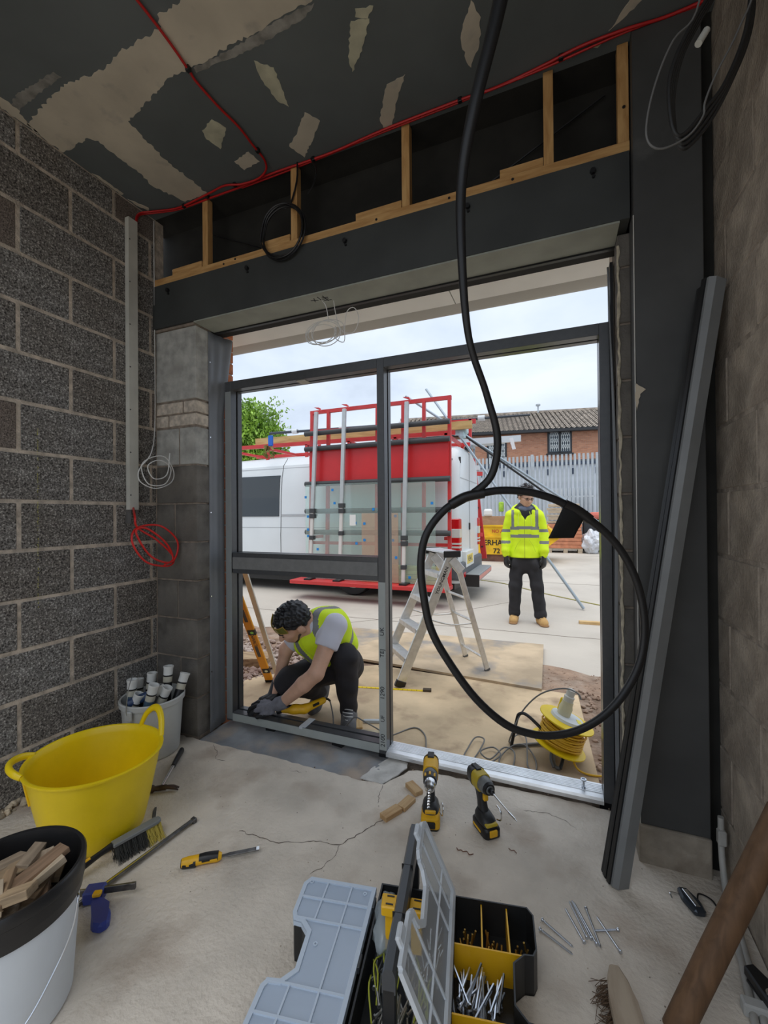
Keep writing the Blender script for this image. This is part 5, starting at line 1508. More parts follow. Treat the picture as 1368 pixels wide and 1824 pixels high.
for q in range(5):
    src = c3 if q == 4 else c1
    k = (1.11 / 1.60) if q == 4 else k1
    P = [(0.735, 2.02, 3.87)] + list(src)
    off = 0.012 * q
    P = [(x - off * 0.5, y - off * 0.6, z + (0.012 * q if z < 2.9 else 0) * (1 if q < 4 else 0)) for x, y, z in P]
    P = pull(P, k)
    P[0] = (P[0][0], P[0][1], ZC - 0.001)
    P[-1] = (P[-1][0], P[-1][1], ZC - 0.001)
    tag(tube('black_cable', P, 0.0052 if q < 4 else 0.0025, M_BCAB if q < 4 else M_GREYCABLE, None, 8, 5), names[q], 'cable', 'cables near the ceiling')
tag(cyl('cable_sleeve', Vector((0.352, 1.336, 2.50)), Vector((0.372, 1.344, 2.535)), 0.009, mat('sleeve_pale', (0.55, 0.55, 0.50), 0.6), None, 10), 'pale sleeve gripping the cable bunch below the ceiling', 'sleeve')

# big black gasket hanging from the ceiling in a loop
gk = thing('rubber_gasket', 'long black rubber gasket hanging from the ceiling in a big loop', 'gasket', (-0.11, 1.10, ZC))
hang = [(-0.055, 1.07, ZC - 0.001), (-0.085, 1.10, 2.85), (-0.118, 1.131, 2.633), (-0.197, 1.155, 2.377), (-0.240, 1.192, 2.22), (-0.247, 1.212, 2.027), (-0.238, 1.260, 1.802), (-0.198, 1.321, 1.648), (-0.170, 1.354, 1.514), (-0.190, 1.369, 1.403), (-0.251, 1.355, 1.342), (-0.31, 1.335, 1.305)]
tube('hanging_length', hang, [0.021, 0.021, 0.0205, 0.018, 0.015, 0.013, 0.0105, 0.0105, 0.012, 0.012, 0.012, 0.012], M_RUBBER, gk, 10, 7, flat=0.8)
loop = [(-0.251, 1.361, 1.344), (-0.33, 1.33, 1.295), (-0.384, 1.302, 1.219), (-0.402, 1.296, 1.13), (-0.396, 1.298, 1.03), (-0.374, 1.307, 0.915), (-0.322, 1.329, 0.81), (-0.245, 1.361, 0.695), (-0.160, 1.397, 0.613), (-0.085, 1.427, 0.582), (-0.02, 1.454, 0.576), (0.055, 1.484, 0.592), (0.129, 1.514, 0.637), (0.192, 1.54, 0.71), (0.237, 1.557, 0.805), (0.252, 1.562, 0.91), (0.241, 1.557, 1.018), (0.209, 1.543, 1.115), (0.159, 1.523, 1.196), (0.09, 1.494, 1.262), (0.012, 1.462, 1.313), (-0.045, 1.439, 1.337), (-0.103, 1.415, 1.350), (-0.18, 1.384, 1.352), (-0.26, 1.350, 1.335)]
tube('loop', loop, 0.0125, M_RUBBER, gk, 10, 5, flat=0.8)
tube('tape_binding', [(-0.315, 1.333, 1.308), (-0.27, 1.349, 1.333), (-0.215, 1.367, 1.345)], 0.0165, mat('black_tape', (0.015, 0.014, 0.014), 0.35), gk, 10, 5)
tube('tape_binding', [(0.02, 1.466, 1.308), (0.06, 1.482, 1.286), (0.095, 1.496, 1.258)], 0.0165, MATS['black_tape'], gk, 10, 5)
fx, fz = Vector((0.865, 0.353, -0.35)).normalized(), Vector((-0.42, -0.16, -0.89)).normalized()
bm = bmesh.new()
vv = []
for i in range(9):
    row = []
    for j in range(9):
        u, v = i / 8, j / 8
        p = Vector((0.022, 1.463, 1.312)) + fx * (0.078 * u) + fz * ((0.125 - 0.03 * u * (1 if v > 0.5 else 0.4)) * v) + Vector((0.353, -0.865, 0)) * (0.008 * math.sin(u * 3 + v * 2))
        row.append(bm.verts.new(p))
    vv.append(row)
for i in range(8):
    for j in range(8): bm.faces.new((vv[i][j], vv[i + 1][j], vv[i + 1][j + 1], vv[i][j + 1]))
o = bm_link('tape_flag', bm, mat('tape_matt', (0.008, 0.008, 0.008), 0.8), gk, True, True)
sm = o.modifiers.new('thick', 'SOLIDIFY')
sm.thickness = 0.001

# ------------------------------------------------ profiles leaning on the wall by the column
def lean(name, label, a, b, w, d, m, facets=False, cat='profile'):
    t = thing(name, label, cat, a)
    z = (Vector(b) - Vector(a)).normalized()
    side = Vector((0.88, 0.47, 0)).normalized()
    x = (side - z * side.dot(z)).normalized()
    y = z.cross(x)
    M4 = Matrix(((x.x, y.x, z.x, a[0]), (x.y, y.y, z.y, a[1]), (x.z, y.z, z.z, a[2]), (0, 0, 0, 1)))
    L = (Vector(b) - Vector(a)).length
    if facets:
        prism('section', [(-w / 2, d), (-w / 2, 0.012), (-w / 2 + 0.016, 0.0), (w / 2, 0.006), (w / 2, d)], 0, L, m, t, M4)
        prism('rebate', [(-w / 2 - 0.006, d), (-w / 2 - 0.006, 0.02), (-w / 2, 0.02), (-w / 2, d)], 0, L, M_RUBBER, t, M4)
    else:
        prism('section', [(-w / 2, d), (-w / 2, 0.004), (-w / 2 + 0.004, 0.0), (w / 2, 0.0), (w / 2, d)], 0, L, m, t, M4)
        prism('lip', [(-w / 2 - 0.004, d * 0.6), (-w / 2 - 0.004, d * 0.3), (-w / 2, d * 0.3), (-w / 2, d * 0.6)], 0.002, L - 0.002, M_RUBBER, t, M4)
    return t
M_PROF = mat('profile_grey', (0.215, 0.222, 0.222), 0.45, 0.0, var=0.08, scale=9)
lean('aluminium_profile', 'broad grey aluminium profile leaning against the block wall', (0.190, 1.640, 0.004), (0.498, 1.695, 2.045), 0.058, 0.035, M_PROF, True)
lean('dark_profile', 'narrow dark profile leaning behind the broad grey profile', (0.158, 1.665, 0.003), (0.470, 1.725, 2.035), 0.022, 0.03, mat('profile_dark', (0.028, 0.030, 0.031), 0.5))
lean('gasket_strip', 'thin black gasket strip leaning next to the dark profile', (0.146, 1.690, 0.003), (0.462, 1.765, 1.97), 0.012, 0.02, M_RUBBER, cat='gasket')

# conduits along the foot of the right wall
M_COND = mat('conduit_grey', (0.42, 0.41, 0.38), 0.5, var=0.15, scale=12)
cd = thing('conduit_pipes', 'two grey conduits running along the foot of the block wall', 'pipe', (0.48, 1.5, 0))
tube('conduit', [(0.505, 1.78, 0.24), (0.505, 1.775, 0.12), (0.50, 1.72, 0.028), (0.482, 1.58, 0.014), (0.456, 1.42, 0.014), (0.432, 1.27, 0.014), (0.39, 1.0, 0.014)], 0.0095, M_COND, cd, 10, 5)
tube('conduit', [(0.507, 1.70, 0.014), (0.495, 1.60, 0.014), (0.474, 1.42, 0.014), (0.452, 1.27, 0.014), (0.412, 1.0, 0.014)], 0.0095, M_COND, cd, 10, 5)
box('conduit_clip', (0.425, 1.345, 0.0), (0.500, 1.375, 0.034), mat('clip_white', (0.45, 0.45, 0.43), 0.6), cd, 0.004)
box('coupler', (0.493, 1.762, 0.15), (0.518, 1.788, 0.20), M_COND, cd, 0.004)
sc_ = thing('screw_clamp', 'small black and silver clamp lying against the wall by the conduits', 'clamp', (0.48, 1.40, 0.0), R(20))
prism('clamp_body', [(-0.02, -0.05), (0.02, -0.055), (0.03, 0.0), (0.018, 0.05), (-0.012, 0.045)], 0.03, 0.055, M_BLACK, sc_, world=False, bevel=0.004)
cyl('clamp_pad', (0.0, -0.03, 0.054), (0.0, -0.03, 0.060), 0.012, M_CHROME, sc_, 12, world=False)
box('clamp_foot', (-0.015, -0.03, 0.026), (0.015, 0.03, 0.032), M_BLACK, sc_, world=False)
ky = thing('anchor_packet', 'small dark shiny packet with a wire loop lying on the floor near the plinth', 'packet', (0.392, 1.668, 0.0), R(25))
prism('packet_body', [(-0.022, -0.045), (0.012, -0.05), (0.024, -0.01), (0.016, 0.04), (-0.012, 0.05), (-0.026, 0.01)], 0.0, 0.022, mat('packet_dark', (0.05, 0.06, 0.075), 0.2, 0.5), ky, world=False, bevel=0.006)
prism('packet_highlight', [(-0.010, -0.03), (0.004, -0.034), (0.008, 0.03), (-0.006, 0.034)], 0.02, 0.0245, M_CHROME, ky, world=False, bevel=0.001)
tube('wire_loop', [(0.02, 0.0, 0.01), (0.05, 0.03, 0.006), (0.075, 0.01, 0.004), (0.07, -0.025, 0.004)], 0.0025, M_BLACK, ky, 6, 5, world=False)
tube('wire_loop', [(-0.02, 0.03, 0.01), (-0.045, 0.035, 0.012), (-0.05, 0.02, 0.006)], 0.0022, M_CHROME, ky, 6, 5, world=False)

# brown handle leaning on the right wall; worn hand brush
wh = thing('wooden_handle', 'brown wooden tool handle leaning against the brown block wall', 'handle', (0.25, 1.215, 0))
M_BROWN = wood_mat('brown_handle', (0.17, 0.095, 0.05), (0.10, 0.055, 0.028), 5, (8, 8, 1.5), 0.6)
tube('shaft', [(0.250, 1.215, 0.032), (0.33, 1.25, 0.20), (0.42, 1.288, 0.39), (0.495, 1.320, 0.555)], [0.029, 0.030, 0.030, 0.028], M_BROWN, wh, 18, 4)
tube('rounded_end', [(0.495, 1.320, 0.555), (0.499, 1.3215, 0.564)], [0.028, 0.018], M_BROWN, wh, 18, 1)
hb = thing('worn_brush', 'worn wooden brush with brown bristles at the lower edge of the photo', 'brush', (0.14, 1.22, 0), R(8))
prism('brush_back', [(-0.036, -0.16), (0.036, -0.16), (0.034, 0.0), (0.026, 0.05), (0.012, 0.085), (-0.010, 0.085), (-0.024, 0.05), (-0.032, 0.0)], 0.042, 0.062, wood_mat('brush_wood', (0.44, 0.36, 0.27), (0.32, 0.25, 0.18), 5, (6, 1, 6)), hb, world=False, bevel=0.004)
rr = random.Random(15)
bm = bmesh.new()
for k in range(420):
    x, y = rr.uniform(-0.032, 0.026), rr.uniform(-0.15, 0.06)
    bm_tube(bm, [(x, y, 0.043), (x - rr.uniform(0.005, 0.03), y + rr.uniform(-0.012, 0.02), 0.02), (x - rr.uniform(0.01, 0.045), y + rr.uniform(-0.015, 0.03), rr.uniform(0.001, 0.006))], 0.0008, 3, 1)
tag(bm_link('bristles', bm, mat('bristle_brown', (0.11, 0.065, 0.035), 0.8), hb, False), kind='stuff')

# ================================================================ tub and buckets
tubt = thing('yellow_tub', 'flexible yellow two-handled builders tub standing by the block wall', 'tub', (-1.75, 1.17, 0))
rw, rb_, hh = 0.235, 0.165, 0.315
def tubr(z): return rb_ + (rw - rb_) * (z / hh) ** 0.85
prof = [(0, 0.004), (rb_ - 0.012, 0.004), (rb_, 0.014)]
for k in range(1, 15): prof.append((tubr(hh * k / 14), hh * k / 14))
prof += [(rw + 0.009, hh), (rw + 0.010, hh + 0.007), (rw + 0.002, hh + 0.010), (rw - 0.005, hh + 0.006)]
for k in range(13, 0, -1): prof.append((tubr(hh * k / 14) - 0.005, hh * k / 14))
prof += [(0, 0.009)]
M_TUB = mat('tub_yellow', (0.90, 0.655, 0.006), 0.38, var=0.10, scale=4, stain=((0.30, 0.24, 0.03), 5.0, 0.66, 0.78), bump=0.1, bscale=30)
lathe('tub_body', prof, M_TUB, tubt, 64, None, 1.03, 0.97, world=False, ang=60)
def tub_handle(ang, lift, out):
    a0, a1 = ang - 0.36, ang + 0.36
    P = []
    for t in range(9):
        u = t / 8
        a = a0 + (a1 - a0) * u
        s = math.sin(PI * u)
        r = rw + 0.004 + out * s ** 0.8
        P.append((1.03 * r * math.cos(a), 0.97 * r * math.sin(a), hh + 0.004 + lift * s ** 0.7))
    tube('tub_handle', P, [0.012, 0.014, 0.0145, 0.015, 0.0155, 0.015, 0.0145, 0.014, 0.012], M_TUB, tubt, 12, 4, flat=0.75, world=False)
    for a in (a0, a1):
        r0, r1 = tubr(hh * 0.97) + 0.002, tubr(hh * 0.68) + 0.001
        bar('handle_rib', (1.03 * r0 * math.cos(a), 0.97 * r0 * math.sin(a), hh * 0.98), (1.03 * r1 * math.cos(a), 0.97 * r1 * math.sin(a), hh * 0.66), 0.022, 0.007, mat('tub_rib', (0.80, 0.50, 0.006), 0.4), tubt, (math.cos(a), math.sin(a), 0), 0.002, world=False)
tub_handle(R(78), 0.092, 0.012)
tub_handle(R(228), 0.020, 0.040)

wb = thing('white_bucket', 'white plastic bucket full of sealant tubes in the corner', 'bucket', (-2.062, 1.688, 0))
prof = [(0, 0.003), (0.128, 0.003), (0.132, 0.01), (0.150, 0.27), (0.150, 0.275), (0.160, 0.276), (0.162, 0.30), (0.158, 0.305), (0.150, 0.303), (0.148, 0.27), (0.129, 0.012), (0, 0.008)]
M_BUCK = mat('bucket_white', (0.58, 0.59, 0.57), 0.45, var=0.10, scale=5, stain=((0.36, 0.34, 0.30), 6, 0.62, 0.8))
lathe('bucket_body', prof, M_BUCK, wb, 48, None, world=False)
box('handle_lug', (0.006, -0.170, 0.235), (0.046, -0.155, 0.285), M_BUCK, wb, 0.004, world=False)
tube('wire_handle', [(0.025, -0.168, 0.262), (0.02, -0.17, 0.30), (0.012, -0.15, 0.40), (0.0, -0.12, 0.445)], 0.002, M_ZINC, wb, 6, 5, world=False)
# sealant tubes
M_TB = [mat('tube_blue', (0.07, 0.12, 0.17), 0.4), mat('tube_black', (0.015, 0.015, 0.018), 0.35), mat('tube_white', (0.62, 0.60, 0.54), 0.4), mat('tube_navy', (0.03, 0.06, 0.14), 0.4)]
tubes = [
    ((-2.135, 1.612, 0.175), (-2.125, 1.615, 0.405), 0, 'leftmost sealant tube in the white bucket, blue-grey with a tall white neck'),
    ((-2.115, 1.70, 0.19), (-2.098, 1.715, 0.41), 1, 'black sealant tube with white printed panel standing at the back of the bucket'),
    ((-2.02, 1.735, 0.22), (-2.02, 1.755, 0.445), 1, 'tallest black sealant tube in the bucket with white cap'),
    ((-1.965, 1.72, 0.18), (-1.945, 1.80, 0.40), 1, 'black sealant tube leaning towards the pier from the bucket'),
    ((-2.035, 1.60, 0.165), (-1.975, 1.625, 0.395), 0, 'grey-blue sealant tube slanting over the front of the bucket'),
    ((-2.09, 1.565, 0.30), (-1.985, 1.70, 0.345), 3, 'navy sealant tube lying flat across the bucket top'),
    ((-2.02, 1.665, 0.20), (-1.953, 1.69, 0.36), 2, 'short white sealant tube leaning on the bucket rim'),
    ((-2.165, 1.68, 0.20), (-2.172, 1.69, 0.375), 1, 'short dark sealant tube half hidden at the wall side of the bucket'),
    ((-2.10, 1.575, 0.225), (-2.05, 1.60, 0.345), 1, 'black-bodied sealant tube with white collar low at the bucket front'),
]
for a, b, k, lab in tubes:
    t = thing('sealant_tube', lab, 'sealant tube', a, group='sealant tubes in the bucket')
    a, b = Vector(a), Vector(b)
    L = (b - a).length
    z = (b - a).normalized()
    mm = axis_m(a, b)
    lathe('tube_barrel', [(0, 0), (0.0235, 0), (0.0235, L - 0.055)], M_TB[k], t, 20, mm)
    lathe('tube_label', [(0.0238, L - 0.085), (0.0238, L - 0.055)], mat('tube_cream', (0.55, 0.52, 0.42), 0.5), t, 20, mm)
    lathe('black_ring', [(0.0242, L - 0.055), (0.0242, L - 0.047)], M_BLACK, t, 20, mm)
    lathe('open_end', [(0.0238, L - 0.047), (0.0245, L - 0.012), (0.0265, L - 0.008), (0.0265, L), (0.022, L), (0.0205, L - 0.03), (0, L - 0.03)], M_WHITEP, t, 20, mm)

fb = thing('offcut_bucket', 'white bucket with black rim filled with wood offcuts in the lower corner', 'bucket', (-1.33, 0.655, 0))
prof = [(0, 0.004), (0.136, 0.004), (0.140, 0.012), (0.158, 0.275), (0.158, 0.285)]
lathe('bucket_body', prof, mat('bucket_bluewhite', (0.66, 0.71, 0.76), 0.4, var=0.05, scale=5), fb, 64, None, world=False)
lathe('black_rim', [(0.157, 0.272), (0.163, 0.274), (0.165, 0.30), (0.168, 0.302), (0.168, 0.33), (0.171, 0.333), (0.172, 0.356), (0.168, 0.362), (0.160, 0.360), (0.154, 0.33), (0.140, 0.10)], mat('rim_black', (0.014, 0.014, 0.015), 0.35), fb, 64, None, world=False)
lathe('inner_wall', [(0.140, 0.10), (0.130, 0.02), (0, 0.018)], mat('bucket_in', (0.2, 0.2, 0.2), 0.6), fb, 48, None, world=False)
tube('wire_handle', [(0.166, 0.075, 0.30), (0.185, 0.062, 0.302), (0.183, 0.05, 0.24), (0.172, 0.02, 0.17), (0.172, -0.05, 0.10), (0.150, -0.115, 0.075), (0.09, -0.17, 0.075), (0.0, -0.185, 0.09)], 0.0026, M_ZINC, fb, 8, 6, world=False)
rr = random.Random(31)
M_OC = [wood_mat('offcut_%d' % i, c, tuple(x * 0.62 for x in c), 9, (1, 6, 9)) for i, c in enumerate(((0.50, 0.36, 0.22), (0.40, 0.27, 0.16), (0.55, 0.44, 0.31), (0.44, 0.34, 0.24), (0.31, 0.20, 0.125)))]
adj = ['tan', 'brown', 'pale', 'greyish', 'umber']
plc = ['towards the toolbox', 'towards the chisel', 'towards the yellow tub', 'towards the block wall', 'away from the tub', 'towards the camera']
lay_w = ['low in', 'halfway up', 'on top of']
for i in range(34):
    lay = i // 12
    a = rr.uniform(0, 2 * PI)
    rad = 0.088 * math.sqrt(rr.random())
    sz = (rr.uniform(0.08, 0.14), rr.uniform(0.030, 0.052), rr.choice((0.012, 0.015, 0.018, 0.022)))
    z = 0.235 + lay * 0.046 + rr.uniform(0, 0.02)
    loc = (-1.33 + rad * math.cos(a), 0.655 + rad * math.sin(a), z)
    o = offcut('wood_offcut', '%s wood offcut %s the bucket pile on the side %s' % (adj[i % 5], lay_w[lay], plc[int(a / (PI / 3)) % 6]), loc, sz, rr.uniform(0, PI), rr.uniform(-0.45, 0.45), 'offcut', M_OC[i % 5], 'offcuts in the bucket', rr.uniform(-0.35, 0.35))

# ================================================================ loose tools on the floor
hm_ = thing('claw_hammer', 'claw hammer with black rubber grip lying behind the yellow tub', 'hammer', (-1.80, 1.58, 0), math.atan2(1.738 - 1.455, -1.91 + 1.73))
tube('grip', [(0.02, 0, 0.018), (0.08, 0, 0.018), (0.165, 0, 0.016), (0.175, 0, 0.016)], [0.013, 0.015, 0.0165, 0.013], M_BLACK, hm_, 12, 4, flat=0.8, world=False)
tube('shaft', [(-0.15, 0, 0.022), (0.02, 0, 0.018)], 0.0085, M_CHROME, hm_, 10, 1, world=False)
M_HEAD = mat('hammer_head', (0.09, 0.06, 0.045), 0.5, 0.6, var=0.4, scale=30)
lathe('head', [(0, 0), (0.016, 0), (0.0165, 0.018), (0.011, 0.026), (0.012, 0.05), (0.012, 0.075), (0, 0.075)], M_HEAD, hm_, 16, axis_m((-0.155, 0.055, 0.017), (-0.155, -0.1, 0.02)), world=False)
for s in (-1, 1): tube('claw', [(-0.155, -0.015, 0.02), (-0.155 + 0.006 * s, -0.05, 0.016), (-0.158 + 0.009 * s, -0.075, 0.008)], [0.009, 0.007, 0.003], M_HEAD, hm_, 8, 4, world=False)

tag(prism('knife_blade', [(-0.045, -0.004), (-0.02, -0.010), (0.02, -0.010), (0.05, -0.002), (0.05, 0.004), (-0.045, 0.004)], 0, 0.0015, M_DSTEEL, None, Matrix.Translation((-1.615, 1.33, 0.001)) @ Matrix.Rotation(R(-43), 4, 'Z')), 'small grey blade lying on the floor beside the yellow tub', 'blade')

br = thing('banister_brush', 'hand brush with grey and yellow bristles lying beside the yellow tub', 'brush', (-1.545, 1.09, 0), math.atan2(1.262 - 1.0, -1.49 + 1.56))
M_BRG = mat('brush_grey', (0.20, 0.21, 0.21), 0.5)
prism('brush_back', [(0.0, -0.016), (0.16, -0.019), (0.175, -0.010), (0.175, 0.010), (0.16, 0.019), (0.0, 0.016)], 0.052, 0.066, M_BRG, br, world=False, bevel=0.003)
tube('brush_handle', [(0.0, 0, 0.058), (-0.04, 0, 0.052), (-0.10, 0, 0.04), (-0.13, 0, 0.036)], [0.013, 0.011, 0.014, 0.011], M_BLACK, br, 10, 4, flat=0.7, world=False)
tube('handle_inlay', [(-0.07, 0, 0.052), (-0.13, 0, 0.042)], 0.0105, M_DYEL, br, 8, 1, flat=0.6, world=False)
rr = random.Random(16)
for nm, x0, x1, m_, n_ in (('bristles', 0.005, 0.115, mat('bristle_dark', (0.055, 0.055, 0.05), 0.8), 520), ('bristle_tip', 0.115, 0.172, mat('bristle_yellow', (0.62, 0.50, 0.10), 0.7), 260)):
    bm = bmesh.new()
    for k in range(n_):
        x, y = rr.uniform(x0, x1), rr.uniform(-0.015, 0.015)
        bm_tube(bm, [(x, y, 0.053), (x + rr.uniform(-.003, .006), y * 1.5 - 0.008, 0.028), (x + rr.uniform(-0.006, 0.014), y * 2.0 - 0.018 + rr.uniform(-.006, .006), rr.uniform(0.001, 0.004))], 0.0008, 3, 1)
    tag(bm_link(nm, bm, m_, br, False), kind='stuff')

c1_ = thing('bar_clamp', 'long steel bar of a clamp lying beside the hand brush', 'clamp', (-1.44, 1.14, 0), math.atan2(1.346 - 0.936, -1.422 + 1.463))
box('bar', (-0.23, -0.009, 0.010), (0.21, 0.009, 0.017), M_DSTEEL, c1_, 0.001, world=False)
box('bar_ridge', (-0.23, -0.003, 0.017), (0.21, 0.003, 0.0185), M_CHROME, c1_, world=False)
box('end_stop', (0.205, -0.011, 0.0), (0.222, 0.011, 0.020), M_DSTEEL, c1_, 0.002, world=False)
box('rest', (-0.21, -0.008, 0.0), (-0.19, 0.008, 0.011), M_DSTEEL, c1_, world=False)
c2_ = thing('blue_clamp', 'quick clamp with blue trigger handle lying by the black-rimmed bucket', 'clamp', (-1.40, 0.985, 0), math.atan2(1.044 - 0.949, -1.345 + 1.497))
M_CBLUE = mat('clamp_blue', (0.025, 0.045, 0.26), 0.4)
box('bar', (-0.10, -0.004, 0.019), (0.075, 0.004, 0.041), M_DSTEEL, c2_, 0.001, world=False)
box('end_pin', (0.06, -0.006, 0.02), (0.075, 0.006, 0.040), M_DSTEEL, c2_, 0.001, world=False)
prism('trigger_handle', [(-0.035, -0.02), (-0.005, -0.03), (0.012, -0.06), (0.035, -0.085), (0.045, -0.125), (0.025, -0.14), (-0.005, -0.13), (-0.02, -0.09), (-0.035, -0.06), (-0.05, -0.03)], 0.004, 0.034, M_CBLUE, c2_, world=False, bevel=0.007)
prism('jaw_body', [(-0.08, -0.025), (-0.02, -0.025), (-0.02, 0.02), (-0.08, 0.02)], 0.003, 0.045, M_CBLUE, c2_, world=False, bevel=0.005)
box('yellow_pad', (-0.045, -0.035, 0.034), (-0.02, -0.015, 0.047), M_DYEL, c2_, 0.003, world=False)

ch = thing('wood_chisel', 'chisel with yellow and black grip lying alone on the floor', 'chisel', (-1.17, 1.243, 0), math.atan2(1.317 - 1.162, -1.063 + 1.267))
tube('grip', [(-0.135, 0, 0.018), (-0.11, 0, 0.018), (-0.06, 0, 0.019), (-0.015, 0, 0.017), (0.002, 0, 0.016)], [0.015, 0.018, 0.0165, 0.0175, 0.011], M_DYEL, ch, 14, 5, world=False)
tube('black_inlay', [(-0.075, 0, 0.0205), (-0.045, 0, 0.0215), (-0.010, 0, 0.0185)], [0.0165, 0.0170, 0.0168], M_BLACK, ch, 14, 5, world=False)
tube('black_inlay', [(-0.138, 0, 0.017), (-0.125, 0, 0.0165), (-0.085, -0.003, 0.0155)], [0.0135, 0.0168, 0.0165], M_BLACK, ch, 14, 4, world=False)
prism('blade', [(0.0, -0.006), (0.012, -0.004), (0.03, -0.009), (0.135, -0.009), (0.135, 0.009), (0.03, 0.009), (0.012, 0.004), (0.0, 0.006)], 0.013, 0.0175, M_DSTEEL, ch, world=False, bevel=0.0008)
prism('ground_edge', [(0.125, -0.0085), (0.136, -0.0085), (0.136, 0.0085), (0.125, 0.0085)], 0.014, 0.0182, M_CHROME, ch, world=False)

# three pine blocks
M_PBLK = wood_mat('pine_block', (0.60, 0.41, 0.22), (0.46, 0.28, 0.13), 8, (1, 9, 9))
offcut('pine_block', 'pine block lying nearest the toolbox handle', (-0.668, 1.695, 0.0), (0.092, 0.042, 0.020), R(62), m=M_PBLK)
offcut('pine_block', 'middle one of three pine blocks on the floor', (-0.628, 1.778, 0.0), (0.085, 0.042, 0.018), R(74), m=M_PBLK)
offcut('pine_block', 'pine block lying nearest the white membrane scrap', (-0.628, 1.885, 0.0), (0.085, 0.042, 0.020), R(-38), m=M_PBLK)

# ------------------------------------------------ power tools
M_TDARK = mat('tool_dark', (0.025, 0.026, 0.027), 0.45, var=0.2, scale=30)
M_TGREY = mat('tool_grey', (0.20, 0.205, 0.20), 0.5, 0.3, var=0.2, scale=40)
def rounded_loft(name, secs, m, parent, n=18, p=3.2):
    """secs: (x, y, z, half-width-y, half-height-z); superellipse sections along x"""
    bm = bmesh.new()
    rings = []
    for x, y, z, a, b in secs:
        ring = []
        for k in range(n):
            t = 2 * PI * k / n
            c, s = math.cos(t), math.sin(t)
            ring.append(bm.verts.new((x, y + a * math.copysign(abs(c) ** (2 / p), c), z + b * math.copysign(abs(s) ** (2 / p), s))))
        rings.append(ring)
    for r0, r1 in zip(rings, rings[1:]):
        for k in range(n): bm.faces.new((r0[k], r0[(k + 1) % n], r1[(k + 1) % n], r1[k]))
    bm.faces.new(rings[0][::-1])
    bm.faces.new(rings[-1])
    return auto_smooth(bm_link(name, bm, m, parent, False), 40)
def vloft(name, secs, m, parent, n=18, p=3.0):
    """secs: (z, x, y, half-x, half-y); sections stacked in z"""
    bm = bmesh.new()
    rings = []
    for z, x, y, a, b in secs:
        rings.append([bm.verts.new((x + a * math.copysign(abs(math.cos(2 * PI * k / n)) ** (2 / p), math.cos(2 * PI * k / n)), y + b * math.copysign(abs(math.sin(2 * PI * k / n)) ** (2 / p), math.sin(2 * PI * k / n)), z)) for k in range(n)])
    for r0, r1 in zip(rings, rings[1:]):
        for k in range(n): bm.faces.new((r0[k], r0[(k + 1) % n], r1[(k + 1) % n], r1[k]))
    bm.faces.new(rings[0][::-1])
    bm.faces.new(rings[-1])
    return auto_smooth(bm_link(name, bm, m, parent, False), 40)
# drill: +x is the direction the chuck points
dr = thing('cordless_drill', 'yellow and black cordless drill standing on its battery with a twist bit', 'drill', (-0.502, 1.725, 0), R(-76))
vloft('battery', [(0.0, 0.005, 0, 0.056, 0.036), (0.006, 0.005, 0, 0.060, 0.039), (0.040, 0.005, 0, 0.060, 0.039), (0.046, 0.005, 0, 0.055, 0.037)], M_BLACK, dr, p=5)
vloft('battery_case', [(0.012, 0.022, 0, 0.045, 0.0395), (0.048, 0.022, 0, 0.043, 0.038), (0.058, 0.012, 0, 0.040, 0.034)], M_DYEL, dr, p=5)
box('battery_release', (0.062, -0.020, 0.015), (0.072, 0.020, 0.042), M_BLACK, dr, 0.005, 2, world=False)
vloft('foot_collar', [(0.050, 0.0, 0, 0.055, 0.036), (0.070, -0.004, 0, 0.050, 0.033), (0.085, -0.010, 0, 0.028, 0.022)], M_TDARK, dr)
box('collar_badge', (0.040, -0.022, 0.060), (0.051, 0.022, 0.074), M_DYEL, dr, 0.003, world=False)
vloft('handle', [(0.080, -0.012, 0, 0.025, 0.019), (0.11, -0.020, 0, 0.022, 0.017), (0.14, -0.030, 0, 0.023, 0.018), (0.165, -0.036, 0, 0.030, 0.022)], M_TDARK, dr)
box('trigger', (0.0, -0.010, 0.130), (0.018, 0.010, 0.160), M_BLACK, dr, 0.005, 2, world=False)
rounded_loft('motor_body', [(-0.105, 0, 0.192, 0.020, 0.022), (-0.098, 0, 0.192, 0.030, 0.032), (-0.060, 0, 0.192, 0.033, 0.036), (0.0, 0, 0.192, 0.032, 0.035)], M_DYEL, dr)
rounded_loft('rear_cap', [(-0.112, 0, 0.192, 0.016, 0.018), (-0.106, 0, 0.192, 0.026, 0.029), (-0.082, 0, 0.192, 0.034, 0.0375)], M_TDARK, dr)
box('vent_window', (-0.105, -0.014, 0.222), (-0.060, 0.014, 0.232), M_BLACK, dr, 0.003, world=False)
rounded_loft('gearbox', [(0.0, 0, 0.192, 0.030, 0.032), (0.018, 0, 0.192, 0.029, 0.030), (0.022, 0, 0.192, 0.027, 0.027)], M_TGREY, dr, p=2)
rounded_loft('clutch_ring', [(0.022, 0, 0.192, 0.0285, 0.0285), (0.050, 0, 0.192, 0.0275, 0.0275)], M_TDARK, dr, 24, 2)
for a in (0.9, 1.6, 2.3): box('clutch_mark', (0.026, -0.004 + 0.0285 * math.cos(a), 0.190 + 0.0285 * math.sin(a)), (0.044, 0.004 + 0.0285 * math.cos(a), 0.1935 + 0.0285 * math.sin(a)), M_DYEL, dr, world=False)
rounded_loft('chuck', [(0.050, 0, 0.192, 0.023, 0.023), (0.075, 0, 0.192, 0.0225, 0.0225), (0.078, 0, 0.192, 0.020, 0.020), (0.092, 0, 0.192, 0.019, 0.019), (0.105, 0, 0.192, 0.010, 0.010)], M_CHROME, dr, 24, 2)
bm = bmesh.new()
prev = None
